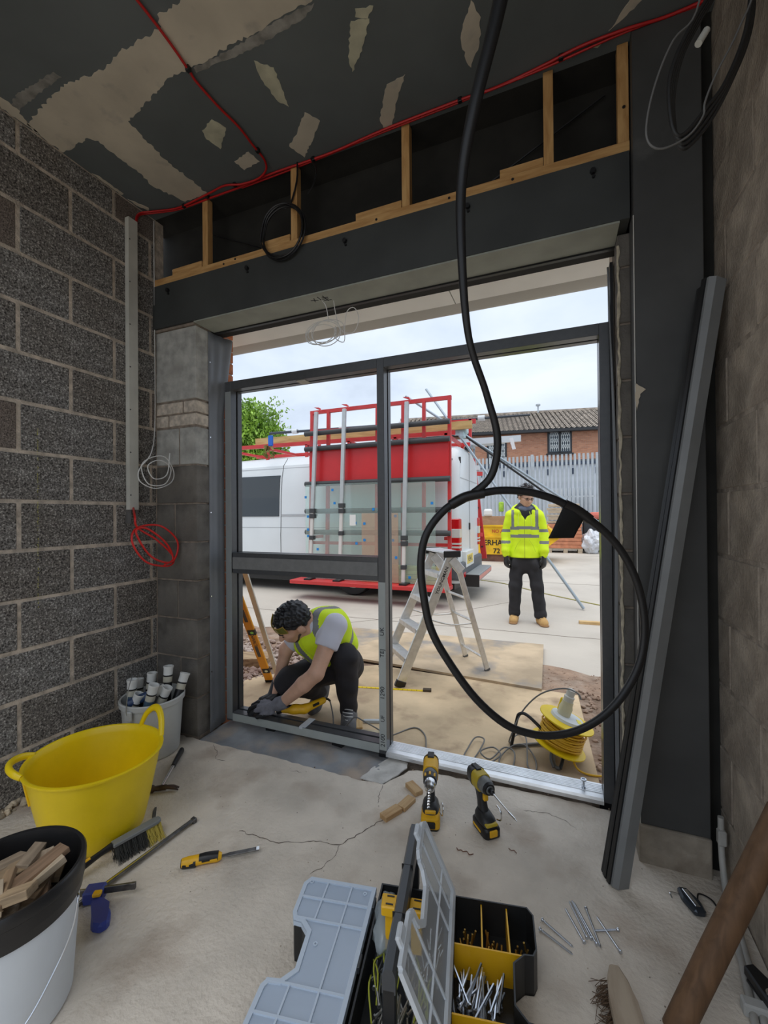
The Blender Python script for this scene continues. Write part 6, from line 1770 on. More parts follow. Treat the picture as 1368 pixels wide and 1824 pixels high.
for i in range(37):
    a = i * 0.55
    x = 0.105 + i * 0.0028
    ring = [bm.verts.new((x, 0.0055 * math.cos(a + q) * s, 0.192 + 0.0055 * math.sin(a + q) * s)) for q, s in ((0, 1), (0.9, 0.55), (1.57, 0.5), (PI, 1), (PI + 0.9, 0.55), (PI + 1.57, 0.5))]
    if prev:
        for k in range(6): bm.faces.new((prev[k], prev[(k + 1) % 6], ring[(k + 1) % 6], ring[k]))
    else: bm.faces.new(ring[::-1])
    prev = ring
bm.faces.new(prev)
bm_link('twist_bit', bm, M_CHROME, dr, False)
tube('belt_hook', [(0.03, 0.038, 0.06), (0.05, 0.05, 0.06), (0.05, 0.052, 0.09), (0.03, 0.048, 0.10)], 0.003, M_CHROME, dr, 6, 4, world=False)

im = thing('impact_driver', 'compact impact driver with a long driver bit standing on its battery', 'drill', (-0.285, 1.762, 0), math.atan2(1.64 - 1.86, -0.141 + 0.325))
vloft('battery', [(0.0, 0.008, 0, 0.052, 0.034), (0.006, 0.008, 0, 0.057, 0.038), (0.032, 0.008, 0, 0.057, 0.038), (0.040, 0.008, 0, 0.050, 0.034)], M_BLACK, im, p=5)
box('battery_release', (0.055, -0.018, 0.010), (0.068, 0.018, 0.036), M_DYEL, im, 0.005, 2, world=False)
box('battery_stripe', (-0.03, -0.0395, 0.012), (0.03, 0.0395, 0.022), M_DYEL, im, 0.002, world=False)
vloft('foot_collar', [(0.038, 0.006, 0, 0.052, 0.034), (0.056, 0.0, 0, 0.046, 0.032), (0.074, -0.012, 0, 0.026, 0.021)], M_TDARK, im)
box('collar_badge', (0.022, -0.026, 0.042), (0.058, 0.026, 0.054), mat('tool_olive', (0.55, 0.40, 0.03), 0.5), im, 0.004, world=False)
vloft('handle', [(0.070, -0.014, 0, 0.024, 0.018), (0.10, -0.022, 0, 0.021, 0.0165), (0.13, -0.030, 0, 0.022, 0.0175), (0.155, -0.036, 0, 0.030, 0.022)], M_TDARK, im)
box('trigger', (-0.004, -0.010, 0.118), (0.014, 0.010, 0.146), M_DYEL, im, 0.005, 2, world=False)
rounded_loft('motor_body', [(-0.092, 0, 0.180, 0.026, 0.028), (-0.05, 0, 0.180, 0.032, 0.035), (-0.008, 0, 0.180, 0.031, 0.034)], MATS['tool_olive'], im)
rounded_loft('rear_cap', [(-0.100, 0, 0.180, 0.018, 0.020), (-0.094, 0, 0.180, 0.029, 0.031), (-0.055, 0, 0.180, 0.0335, 0.0365)], M_TDARK, im)
box('vent_window', (-0.09, -0.012, 0.208), (-0.04, 0.012, 0.219), M_BLACK, im, 0.003, world=False)
rounded_loft('nose_cone', [(-0.008, 0, 0.180, 0.030, 0.032), (0.018, 0, 0.180, 0.029, 0.030), (0.036, 0, 0.180, 0.021, 0.021), (0.042, 0, 0.180, 0.014, 0.014)], M_TGREY, im, 20, 2)
rounded_loft('nose_ring', [(0.028, 0, 0.180, 0.0265, 0.0265), (0.040, 0, 0.180, 0.022, 0.022)], M_BLACK, im, 20, 2)
rounded_loft('collet', [(0.042, 0, 0.180, 0.010, 0.010), (0.060, 0, 0.180, 0.010, 0.010), (0.064, 0, 0.180, 0.006, 0.006)], M_BLACK, im, 16, 2)
rounded_loft('driver_bit', [(0.064, 0, 0.180, 0.0032, 0.0032), (0.165, 0, 0.178, 0.0030, 0.0030), (0.168, 0, 0.178, 0.0040, 0.0040), (0.205, 0, 0.177, 0.0040, 0.0040), (0.208, 0, 0.177, 0.0024, 0.0024), (0.218, 0, 0.177, 0.0016, 0.0016)], M_CHROME, im, 10, 2)
tube('belt_hook', [(0.03, 0.036, 0.05), (0.045, 0.046, 0.055), (0.04, 0.048, 0.085), (0.015, 0.044, 0.095)], 0.003, M_CHROME, im, 6, 4, world=False)

# ------------------------------------------------ screws on the floor
def make_screw(label, a, b, group):
    a, b = Vector((*a, 0.0048)), Vector((*b, 0.0030))
    t = thing('frame_screw', label, 'screw', a, group=group)
    mm = axis_m(a, b)
    L = (b - a).length
    lathe('screw_head', [(0, 0), (0.0052, 0.0), (0.0054, 0.003), (0.0032, 0.0065), (0, 0.0065)], M_ZINC, t, 10, mm)
    prof = [(0.0030, 0.006)]
    n_ = int((L - 0.014) / 0.0028)
    for i in range(n_):
        z_ = 0.009 + i * 0.0028
        prof += [(0.0026, z_), (0.0034, z_ + 0.0014)]
    prof += [(0.0026, L - 0.006), (0.0, L)]
    lathe('shank', prof, M_ZINC, t, 8, mm)
SCR = [((-0.064, 1.395), (0.030, 1.350), 'nearer of two parallel zinc screws beside the open tray'), ((-0.058, 1.430), (0.032, 1.373), 'farther of two parallel zinc screws beside the open tray'),
       ((0.062, 1.398), (0.009, 1.502), 'zinc screw lying apart on the tray side of the bunch'), ((0.070, 1.416), (0.022, 1.535), 'zinc screw forming the tray-side edge of the bunch'),
       ((0.082, 1.418), (0.030, 1.540), 'zinc screw in the middle of the bunch'), ((0.096, 1.405), (0.036, 1.535), 'zinc screw on the conduit side of the bunch'),
       ((0.072, 1.523), (0.106, 1.400), 'thin zinc screw pointing out of the bunch towards the camera'), ((0.158, 1.406), (0.101, 1.507), 'zinc screw lying farthest towards the leaning profiles'),
       ((0.161, 1.481), (0.089, 1.450), 'threaded screw lying crosswise over the bunch')]
for a, b, lab in SCR: make_screw(lab, a, b, 'loose screws on the floor')
ab = thing('anchor_bolt', 'zinc anchor bolt standing on the threshold near the jamb', 'bolt', (0.097, 2.125, 0.038))
lathe('bolt_head', [(0, 0.034), (0.010, 0.034), (0.0125, 0.036), (0.0125, 0.041), (0.007, 0.0415), (0.0065, 0.038), (0, 0.038)], M_ZINC, ab, 14, None, world=False)
lathe('bolt_shank', [(0, 0.0), (0.0085, 0.0), (0.0085, 0.010), (0.0045, 0.012), (0.0045, 0.034)], M_ZINC, ab, 12, None, world=False)
rr = random.Random(77)
pts = []
for _ in range(110):
    x, y = rr.uniform(-1.9, 0.3), rr.uniform(1.0, 1.85)
    pts.append((x, y, 0.0005, rr.choice((0.0012, 0.0016, 0.0025))))
scatter_stones('floor_grit', pts, mat('grit', (0.40, 0.33, 0.26), 0.95, var=0.6, scale=50), 'scattered dark and pale grit on the concrete floor', 'grit', 6)
tag(tube('wood_shaving', [(-0.37, 1.62, 0.002), (-0.362, 1.608, 0.004), (-0.352, 1.614, 0.003), (-0.342, 1.605, 0.006), (-0.33, 1.615, 0.003), (-0.318, 1.602, 0.004), (-0.305, 1.612, 0.003)], 0.0016, mat('shaving_brown', (0.16, 0.06, 0.03), 0.8), None, 5, 4), 'curled brown shaving lying between drill and impact driver', 'shaving')
tag(tube('wood_shaving', [(-0.185, 1.69, 0.002), (-0.175, 1.68, 0.004), (-0.165, 1.685, 0.003), (-0.155, 1.675, 0.003)], 0.0014, MATS['shaving_brown'], None, 5, 4), 'tiny brown shaving lying beside the impact driver battery', 'shaving')

# ================================================================ organiser toolbox, opened
tbx = thing('organiser_toolbox', 'black cantilever organiser toolbox with clear lids and yellow latch', 'toolbox', (-0.43, 1.275, 0), R(10.7))
M_TBX = mat('toolbox_black', (0.016, 0.017, 0.018), 0.4, var=0.2, scale=12)
M_TBG = mat('toolbox_charcoal', (0.055, 0.06, 0.066), 0.35)
def clear_plastic(name, col, tr, rough):
    m = mat(name, col, rough)
    nt = m.node_tree
    b = nt.nodes['Principled BSDF']
    t = nt.nodes.new('ShaderNodeBsdfTransparent')
    t.inputs['Color'].default_value = (0.92, 0.95, 0.97, 1)
    mx = nt.nodes.new('ShaderNodeMixShader')
    mx.inputs['Fac'].default_value = tr
    nt.links.new(b.outputs[0], mx.inputs[1])
    nt.links.new(t.outputs[0], mx.inputs[2])
    nt.links.new(mx.outputs[0], nt.nodes['Material Output'].inputs['Surface'])
    return m
M_LID = clear_plastic('lid_frosted', (0.62, 0.72, 0.86), 0.42, 0.18)
M_LIDE = clear_plastic('lid_edge', (0.62, 0.71, 0.82), 0.15, 0.3)
M_LIDC = clear_plastic('lid_clear', (0.80, 0.82, 0.84), 0.72, 0.3)
def ring_wall(name, poly, z0, z1, t, m, parent):
    """thin wall following a closed outline (inset to the left of its direction)"""
    bm = bmesh.new()
    n_ = len(poly)
    P = [Vector(p) for p in poly]
    ins = []
    for i in range(n_):
        d0, d1 = (P[i] - P[i - 1]).normalized(), (P[(i + 1) % n_] - P[i]).normalized()
        n0, n1 = Vector((-d0.y, d0.x)), Vector((-d1.y, d1.x))
        b_ = (n0 + n1)
        b_ = b_ / max(0.3, b_.length_squared) * 2
        ins.append(P[i] + b_ * t)
    vs_ = [[bm.verts.new((p.x, p.y, z)) for p in L_] for L_, z in ((P, z0), (P, z1), (ins, z1), (ins, z0))]
    for k in range(4):
        a, b = vs_[k], vs_[(k + 1) % 4]
        for i in range(n_): bm.faces.new((a[i], a[(i + 1) % n_], b[(i + 1) % n_], b[i]))
    return bm_link(name, bm, m, parent, False)
# left tray, counter-clockwise outline with its grip notch
outL = [(-0.333, -0.480), (-0.110, -0.480), (-0.110, -0.036), (-0.322, -0.036), (-0.338, -0.060), (-0.333, -0.160), (-0.322, -0.180), (-0.298, -0.182), (-0.270, -0.208), (-0.264, -0.305), (-0.290, -0.335), (-0.322, -0.338), (-0.333, -0.356)]
trayL = [(x * 0.98 - 0.004, y * 0.985 - 0.004) for x, y in outL]
ring_wall('left_tray', trayL, 0.004, 0.104, 0.003, M_TBX, tbx)
prism('left_tray_floor', trayL, 0.003, 0.008, M_TBX, tbx, world=False)
ld = prism('left_lid', outL, 0.116, 0.119, M_LID, tbx, world=False)
ring_wall('lid_rim', outL, 0.102, 0.123, 0.012, M_LIDE, ld)
for y in (-0.105, -0.172, -0.342, -0.412): bar('lid_rib', (-0.325 if y > -0.18 or y < -0.335 else -0.26, y, 0.1205), (-0.122, y, 0.1205), 0.006, 0.006, M_LIDE, ld, world=False)
for x in (-0.185,): bar('lid_rib', (x, -0.047, 0.1205), (x, -0.470, 0.1205), 0.005, 0.005, M_LIDE, ld, world=False)
for y0, y1 in ((-0.047, -0.172), (-0.342, -0.470)): bar('lid_rib', (-0.262, y0, 0.1205), (-0.262, y1, 0.1205), 0.005, 0.005, M_LIDE, ld, world=False)
for y in (-0.08, -0.25, -0.42): box('lid_hinge', (-0.114, y - 0.018, 0.098), (-0.104, y + 0.018, 0.118), M_TBG, ld, 0.002, world=False)
for x, y in ((-0.315, -0.052), (-0.14, -0.062), (-0.235, -0.235)): lathe('moulded_boss', [(0.006, 0.1195), (0.006, 0.122), (0.003, 0.122), (0.003, 0.1195)], M_LIDE, ld, 12, Matrix.Translation((x, y, 0)), world=False)
# goods showing through the left lid
M_PEACH = mat('pale_goods', (0.62, 0.50, 0.44), 0.7, var=0.25, scale=7)
for x0, x1, y0, y1, z1 in ((-0.255, -0.19, -0.165, -0.11, 0.09), (-0.18, -0.125, -0.24, -0.18, 0.085), (-0.18, -0.125, -0.32, -0.245, 0.09), (-0.255, -0.19, -0.43, -0.35, 0.085), (-0.32, -0.265, -0.45, -0.36, 0.08), (-0.18, -0.125, -0.46, -0.35, 0.085)):
    box('packed_fixings', (x0, y0, 0.008), (x1, y1, z1), M_PEACH, tbx, 0.006, world=False)
# centre body
cb = [(-0.100, -0.470), (0.108, -0.470), (0.108, -0.002), (-0.100, -0.002)]
ring_wall('centre_body', cb, 0.004, 0.110, 0.005, M_TBX, tbx)
prism('centre_floor', cb, 0.003, 0.010, M_TBX, tbx, world=False)
rr = random.Random(41)
bm = bmesh.new()
for k in range(130):
    x, y = rr.uniform(-0.085, 0.095), rr.uniform(-0.45, -0.14)
    L_ = rr.uniform(0.04, 0.09)
    a_ = rr.gauss(PI / 2, 0.35)
    e = rr.uniform(-0.3, 0.3)
    p = Vector((x, y, 0.03 + 0.05 * rr.random()))
    q = p + Vector((math.cos(a_) * L_, math.sin(a_) * L_, e * L_ * 0.5))
    if not (-0.09 < q.x < 0.1 and q.y < -0.02): continue
    bm_cyl(bm, p, q, 0.003, 6)
    bm_cyl(bm, p, p + (q - p).normalized() * 0.004, 0.0055, 6)
tag(bm_link('mixed_screws', bm, mat('screw_mix', (0.45, 0.45, 0.43), 0.35, 0.9, var=0.3, scale=10), tbx, False), kind='stuff')
bm = bmesh.new()
for k in range(14):
    x, y = rr.uniform(-0.07, 0.08), rr.uniform(-0.43, -0.2)
    bm_tube(bm, [(x, y, 0.07), (x + rr.uniform(-.02, .02), y + 0.05, 0.095), (x + rr.uniform(-.03, .03), y + 0.09, 0.085)], 0.0022, 5, 3)
tag(bm_link('earth_wire_offcuts', bm, mat('green_yellow_wire', (0.42, 0.45, 0.05), 0.5), tbx, False, True), kind='stuff')
bmx = bmesh.new()
bmesh.ops.create_icosphere(bmx, subdivisions=3, radius=1)
for v in bmx.verts:
    k = 1 + 0.30 * mnoise.noise(v.co * 2.6)
    v.co = Vector((-0.058 + v.co.x * 0.036 * k, -0.135 + v.co.y * 0.085 * k, 0.115 + v.co.z * 0.045 * k))
bm_link('plastic_bag', bmx, clear_plastic('bag_clear', (0.50, 0.56, 0.58), 0.5, 0.15), tbx, False, True)
# handle bridge
def hb_(name, lo, hi, m, bev=0.0): return box(name, lo, hi, m, tbx, bev, 2, world=False)
bm = bmesh.new()
bm_prism(bm, [(-0.0155, 0.225), (-0.0155, 0.262), (-0.009, 0.278), (0.009, 0.278), (0.0155, 0.262), (0.0155, 0.225)], 0, 0.45, Matrix(((1, 0, 0, 0), (0, 0, -1, 0.042), (0, 1, 0, 0), (0, 0, 0, 1))))
hd = bm_link('handle', bm, M_TBG, tbx, False)
for y0, y1 in ((0.01, 0.042), (-0.408, -0.385)): box('handle_leg', (-0.0155, y0, 0.09), (0.0155, y1, 0.235), M_TBX, hd, 0.003, world=False)
for y in (-0.12, -0.27): box('handle_seam', (-0.016, y, 0.230), (0.016, y + 0.0015, 0.2785), M_BLACK, hd, world=False)
for s in (-1, 1):
    lt = prism('latch', [(s * 0.016, -0.212), (s * 0.058, -0.212), (s * 0.062, -0.168), (s * 0.016, -0.168)][::s], 0.205, 0.232, M_DYEL, tbx, world=False, bevel=0.003)
    box('latch_window', (s * 0.037 - 0.010, -0.204, 0.2315), (s * 0.037 + 0.010, -0.200, 0.2335), M_BLACK, lt, world=False)
    box('latch_window', (s * 0.037 - 0.010, -0.180, 0.2315), (s * 0.037 + 0.010, -0.176, 0.2335), M_BLACK, lt, world=False)
    box('latch_stem', (min(s * 0.02, s * 0.05), -0.20, 0.105), (max(s * 0.02, s * 0.05), -0.18, 0.206), M_DYEL, lt, 0.003, world=False)
# right tray, open
outR = [(-x, y + 0.036) for x, y in outL][::-1]
outR = [(x + 0.018, y) for x, y in outR]
ring_wall('right_tray', outR, 0.004, 0.108, 0.004, M_TBX, tbx)
prism('right_tray_floor', outR, 0.003, 0.008, M_TBX, tbx, world=False)
M_DIV = mat('divider_yellow', (0.80, 0.44, 0.012), 0.4)
box('divider', (0.130, -0.142, 0.008), (0.332, -0.138, 0.100), M_DIV, tbx, world=False)
box('divider', (0.130, -0.310, 0.008), (0.332, -0.306, 0.100), M_DIV, tbx, world=False)
for x in (0.205, 0.278):
    box('divider', (x, -0.138, 0.008), (x + 0.004, -0.006, 0.098), M_DIV, tbx, world=False)
bm = bmesh.new()
for k in range(34):                      # long screws in the middle compartment
    x, y = rr.uniform(0.14, 0.25), rr.uniform(-0.29, -0.235)
    L_ = rr.uniform(0.08, 0.12)
    a_ = rr.gauss(PI / 2 - 0.1, 0.28)
    p = Vector((x, y, 0.02 + 0.05 * rr.random()))
    q = p + Vector((math.cos(a_) * L_, math.sin(a_) * L_, rr.uniform(-0.005, 0.03)))
    q.y = min(q.y, -0.155)
    q.x = min(q.x, 0.26)
    bm_cyl(bm, p, q, 0.0032, 6)
    bm_cyl(bm, p, p + (q - p).normalized() * 0.005, 0.006, 8)
tag(bm_link('long_screws', bm, M_ZINC, tbx, False), kind='stuff')
bm = bmesh.new()
for k in range(40):
    cx = rr.choice((0.165, 0.165, 0.24, 0.24, 0.24, 0.31))
    x, y = cx + rr.uniform(-0.022, 0.022), rr.uniform(-0.135, -0.05)
    L_ = rr.uniform(0.035, 0.07)
    p = Vector((x, y, 0.012 + 0.02 * rr.random()))
    q = p + Vector((rr.uniform(-0.012, 0.012), rr.uniform(-0.02, 0.03), L_ * rr.uniform(0.2, 0.9)))
    bm_cyl(bm, p, q, 0.0028, 6)
tag(bm_link('brass_screws', bm, mat('brass_screw', (0.45, 0.28, 0.07), 0.4, 0.8, var=0.3, scale=9), tbx, False), kind='stuff')
# right lid swung up
hx, hz = 0.118, 0.118
dirv = Vector((-0.088, 0, 0.20)).normalized()
def lidpt(u, y): return Vector((hx, y, hz)) + dirv * u       # u: distance from the hinge
lid2 = [(0.0, -0.444), (0.0, 0.0), (0.21, 0.0), (0.226, -0.024), (0.222, -0.124), (0.212, -0.144), (0.188, -0.146), (0.160, -0.172), (0.154, -0.269), (0.180, -0.299), (0.212, -0.302), (0.222, -0.320), (0.222, -0.444)]
ML4 = Matrix(((dirv.x, 0, dirv.z, hx), (0, 1, 0, 0), (dirv.z, 0, -dirv.x, hz), (0, 0, 0, 1)))
rl2 = prism('right_lid', lid2, -0.0015, 0.0015, M_LIDC, tbx, ML4, world=False)
bm = bmesh.new()
P = [Vector(p) for p in lid2]
cen = Vector((0.11, -0.22))
for i in range(len(P)):
    a, b = P[i], P[(i + 1) % len(P)]
    if (b - a).length < 0.004: continue
    bm_bar(bm, ML4 @ Vector((a.x, a.y, 0.006)), ML4 @ Vector((b.x, b.y, 0.006)), 0.016, 0.010, tuple(ML4.to_3x3() @ Vector((0, 0, 1))))
bm_link('lid_rim', bm, clear_plastic('lid_rim_clear', (0.80, 0.84, 0.88), 0.35, 0.3), rl2, False)
for y in (-0.07, -0.136, -0.306, -0.375): bar('lid_rib', ML4 @ Vector((0.01, y, 0.003)), ML4 @ Vector((0.205 if y > -0.14 or y < -0.3 else 0.15, y, 0.003)), 0.005, 0.006, MATS['lid_rim_clear'], rl2, world=False)
bar('lid_rib', ML4 @ Vector((0.075, -0.01, 0.003)), ML4 @ Vector((0.075, -0.44, 0.003)), 0.005, 0.006, MATS['lid_rim_clear'], rl2, world=False)
for y in (-0.07, -0.385):
    bm = bmesh.new()
    bm_box(bm, (0.215, y - 0.022, -0.004), (0.252, y + 0.022, 0.010), ML4, 0.004)
    lc = bm_link('lid_catch', bm, MATS['lid_rim_clear'], rl2, False)
    bm = bmesh.new()
    bm_box(bm, (0.226, y - 0.009, 0.0095), (0.240, y + 0.009, 0.0112), ML4)
for y in (-0.06, -0.22, -0.38): box('lid_hinge', (0.110, y - 0.02, 0.096), (0.124, y + 0.02, 0.122), M_TBG, rl2, 0.002, world=False)
# ================================================================ people: bodies and clothes grown as smooth solid fields
import numpy as np

def smin(a, b, k):
    if k <= 0: return np.minimum(a, b)
    h = np.clip(0.5 + 0.5 * (b - a) / k, 0, 1)
    return b * (1 - h) + a * h - k * h * (1 - h)

def f_cap(a, b, ra, rb, sq=None):
    """tapered capsule; sq = (direction, factor) squeezes the section along a direction"""
    a, b = np.array(a, float), np.array(b, float)
    def f(P):
        Q, A, B = P, a, b
        if sq is not None:
            n = np.array(sq[0], float)
            n = n / np.linalg.norm(n)
            k = 1.0 / sq[1] - 1.0
            Q = P + ((P - a) @ n)[..., None] * n * k
            B = b + ((b - a) @ n) * n * k
        ab = B - A
        t = np.clip(((Q - A) @ ab) / max(ab @ ab, 1e-9), 0, 1)
        d = np.linalg.norm(Q - A - t[..., None] * ab, axis=-1)
        return d - (ra + (rb - ra) * t)
    return f

def f_ell(c, r, M=None):
    c, r = np.array(c, float), np.array(r, float)
    Rm = np.eye(3) if M is None else np.array([list(v) for v in M.to_3x3()], float)
    if M is not None: c = np.array(M @ Vector(c))
    def f(P):
        q = (P - c) @ Rm            # into the local axes
        k0 = np.linalg.norm(q / r, axis=-1)
        k1 = np.linalg.norm(q / (r * r), axis=-1)
        return np.where(k1 > 1e-9, k0 * (k0 - 1.0) / np.maximum(k1, 1e-9), -r.min())
    return f

def f_plane(p, n):
    p, n = np.array(p, float), np.array(n, float)
    n = n / np.linalg.norm(n)
    return lambda P: (P - p) @ n

def field(parts, k=0.03, cuts=(), subs=(), wrinkle=0.0, wf=1.0, subk=0.01):
    def f(P):
        d = None
        for q in parts:
            g, kk = (q if isinstance(q, tuple) else (q, k))
            v = g(P)
            d = v if d is None else smin(d, v, kk)
        if wrinkle:
            x, y, z = P[..., 0] * wf, P[..., 1] * wf, P[..., 2] * wf
            d = d + wrinkle * (np.sin(23 * x + 11 * z + 3 * np.sin(9 * y)) * np.sin(19 * z - 8 * y + 2 * np.sin(13 * x)) + 0.5 * np.sin(47 * z + 21 * x + 17 * y))
        for c in cuts: d = np.maximum(d, c(P))
        for s in subs: d = -smin(-d, s(P), subk)
        return d
    return f

def surface_net(name, fn, lo, hi, h, m, parent, world=True):
    lo, hi = np.array(lo, float), np.array(hi, float)
    n = np.ceil((hi - lo) / h).astype(int) + 1
    ax = [lo[i] + h * np.arange(n[i]) for i in range(3)]
    V = np.empty(tuple(n))
    Y, Z = np.meshgrid(ax[1], ax[2], indexing='ij')
    step = 24
    for i in range(0, n[0], step):
        xs = ax[0][i:i + step]
        P = np.empty((len(xs), n[1], n[2], 3))
        P[..., 0] = xs[:, None, None]
        P[..., 1] = Y[None]
        P[..., 2] = Z[None]
        V[i:i + step] = fn(P)
    ins = V < 0
    c = n - 1
    cnt = np.zeros(tuple(c))
    acc = np.zeros(tuple(c) + (3,))
    cor = [(i, j, k) for i in (0, 1) for j in (0, 1) for k in (0, 1)]
    def sub_(A, o): return A[o[0]:o[0] + c[0], o[1]:o[1] + c[1], o[2]:o[2] + c[2]]
    for a in cor:
        for d in range(3):
            if a[d] == 1: continue
            b = list(a)
            b[d] = 1
            b = tuple(b)
            va, vb = sub_(V, a), sub_(V, b)
            cr = (va < 0) != (vb < 0)
            t = np.where(cr, va / np.where(cr, va - vb, 1), 0)
            cnt += cr
            for e in range(3):
                acc[..., e] += cr * (a[e] + (t if e == d else 0))
    use = cnt > 0
    idx = -np.ones(tuple(c), int)
    ids = np.argwhere(use)
    idx[use] = np.arange(len(ids))
    co = lo + h * (ids + acc[use] / cnt[use][:, None])
    faces = []
    for d in range(3):
        u, v = (d + 1) % 3, (d + 2) % 3
        sl0 = [slice(1, None)] * 3
        a_ = [slice(1, n[e] - 1) for e in range(3)]
        a_[d] = slice(0, n[d] - 1)
        b_ = list(a_)
        b_[d] = slice(1, n[d])
        A, B = ins[tuple(a_)], ins[tuple(b_)]
        q = np.argwhere(A != B)
        if not len(q): continue
        off = np.array([1, 1, 1])
        off[d] = 0
        q0 = q + off
        flip = A[tuple(q.T)]
        def I(du, dv):
            r_ = q0.copy()
            r_[:, u] -= du
            r_[:, v] -= dv
            return idx[tuple(r_.T)]
        f4 = np.stack([I(1, 1), I(0, 1), I(0, 0), I(1, 0)], 1)
        f4[~flip] = f4[~flip][:, ::-1]
        faces.append(f4)
    F = np.concatenate(faces)
    F = F[(F >= 0).all(1)]
    me = bpy.data.meshes.new(name)
    me.from_pydata(co.tolist(), [], F.tolist())
    o = link(name, me, m, parent, world, True)
    return o

def paint(o, mats, rule, world_inv=None):
    """material slots by fabric zone: rule(centre) -> slot"""
    me = o.data
    for m_ in mats: me.materials.append(m_)
    for p in me.polygons: p.material_index = rule(p.center)

def head_parts(M, beard=False):
    def c(p): return tuple(M @ Vector(p))
    side = tuple(M.to_3x3() @ Vector((1, 0, 0)))
    P = [(f_ell((0, .012, .03), (.076, .098, .090), M), .02), (f_ell((0, -.028, -.025), (.062, .070, .082), M), .03), (f_ell((0, -.046, -.078), (.042, .042, .034), M), .03),
         (f_cap(c((0, -.096, .006)), c((0, -.116, -.030)), .009, .014), .012), (f_cap(c((-.034, -.086, .024)), c((.034, -.086, .024)), .012, .012), .02),
         (f_ell((.084, .014, -.008), (.013, .023, .034), M), .006), (f_ell((-.084, .014, -.008), (.013, .023, .034), M), .006),
         (f_cap(c((-.017, -.093, -.058)), c((.017, -.093, -.058)), .0075, .0075), .006), (f_cap(c((-.016, -.091, -.069)), c((.016, -.091, -.069)), .0078, .0078), .006),
         (f_cap(c((-.042, -.06, -.012)), c((-.03, -.075, -.03)), .022, .02), .03), (f_cap(c((.042, -.06, -.012)), c((.03, -.075, -.03)), .022, .02), .03),
         (f_cap(c((0, .025, -.06)), c((0, .055, -.17)), .054, .058), .03)]
    subs = [f_ell((s * .031, -.104, .006), (.017, .016, .010), M) for s in (-1, 1)]
    return P, subs

def hand_parts(M, s=1.0, curl=0.5, thumb=1, spread=0.2):
    """local: wrist at origin, fingers towards -z, back of hand towards -y, thumb towards thumb*x"""
    def c(p): return tuple(M @ Vector(p))
    sq = (tuple(M.to_3x3() @ Vector((0, 1, 0))), 0.5)
    P = [(f_cap(c((0, 0, -.02)), c((0, 0, -.085)), .038, .043, sq), .012), (f_cap(c((0, 0, .03)), c((0, 0, -.02)), .030, .034, sq), .015)]
    for i, (x, L) in enumerate(((.031, .072), (.011, .080), (-.010, .075), (-.030, .060))):
        x *= thumb
        a = Vector((x, 0, -.095))
        dx = x * spread
        b = a + Vector((dx * .5, math.sin(curl * .5) * L * .45, -math.cos(curl * .5) * L * .45))
        d = b + Vector((dx * .3, math.sin(curl * 1.3) * L * .35, -math.cos(curl * 1.3) * L * .35))
        e = d + Vector((0, math.sin(curl * 2.0) * L * .25, -math.cos(curl * 2.0) * L * .25))
        P += [(f_cap(c(a), c(b), .0105, .0098), .004), (f_cap(c(b), c(d), .0098, .009), .003), (f_cap(c(d), c(e), .009, .0078), .003)]
    t0, t1, t2 = Vector((thumb * .030, .004, -.035)), Vector((thumb * .056, .012, -.068)), Vector((thumb * .060, .020, -.100))
    P += [(f_cap(c(t0), c(t1), .014, .0115), .008), (f_cap(c(t1), c(t2), .0112, .009), .003)]
    return P

M_SKIN = mat('skin_tan', (0.68, 0.40, 0.275), 0.55, var=0.10, scale=18)
M_SKIN2 = mat('skin_warm', (0.62, 0.37, 0.25), 0.55, var=0.08, scale=18)
M_HAIR = mat('hair_black', (0.014, 0.014, 0.016), 0.45, var=0.4, scale=60)
M_HAIR2 = mat('hair_dark', (0.035, 0.028, 0.030), 0.55, var=0.5, scale=60)
M_HV = mat('hi_vis_yellow', (0.70, 0.92, 0.012), 0.7, var=0.06, scale=8)
M_TAPEG = mat('reflective_tape', (0.20, 0.21, 0.21), 0.5)
M_TRS = mat('work_trousers', (0.020, 0.019, 0.022), 0.85, var=0.3, scale=7)
M_TAN = mat('tan_nubuck', (0.56, 0.34, 0.13), 0.8, var=0.12, scale=14)
M_SOLE = mat('tan_sole', (0.34, 0.19, 0.085), 0.8)

# ------------------------------------------------ standing man
sp = thing('person', 'standing man in hi-vis hooded jacket, dark trousers and tan boots looking down', 'person', (-0.395, 5.80, GZ), 0.067)
HS = 1.0
Mh = Matrix.Translation((0.022, -0.055, 1.615)) @ Matrix.Rotation(R(27), 4, 'Z') @ Matrix.Rotation(R(20), 4, 'X')
hp, hs_ = head_parts(Mh)
WL, WR = Vector((-0.232, -0.055, 0.865)), Vector((0.228, -0.06, 0.865))
EL, ER = Vector((-0.226, 0.02, 1.125)), Vector((0.226, 0.02, 1.125))
SL, SR = Vector((-0.162, 0.0, 1.385)), Vector((0.162, 0.0, 1.385))
ysq = ((0, 1, 0), 0.62)
AL, AR = Vector((-0.140, 0.0, 0.085)), Vector((0.180, -0.04, 0.085))
KL, KR = Vector((-0.122, -0.02, 0.48)), Vector((0.142, -0.035, 0.48))
HL_, HR_ = Vector((-0.088, 0.0, 0.85)), Vector((0.092, 0.0, 0.85))
Ml = Matrix.Translation(WL) @ Matrix.Rotation(R(-55), 4, 'Z')
Mr = Matrix.Translation(WR) @ Matrix.Rotation(R(55), 4, 'Z')
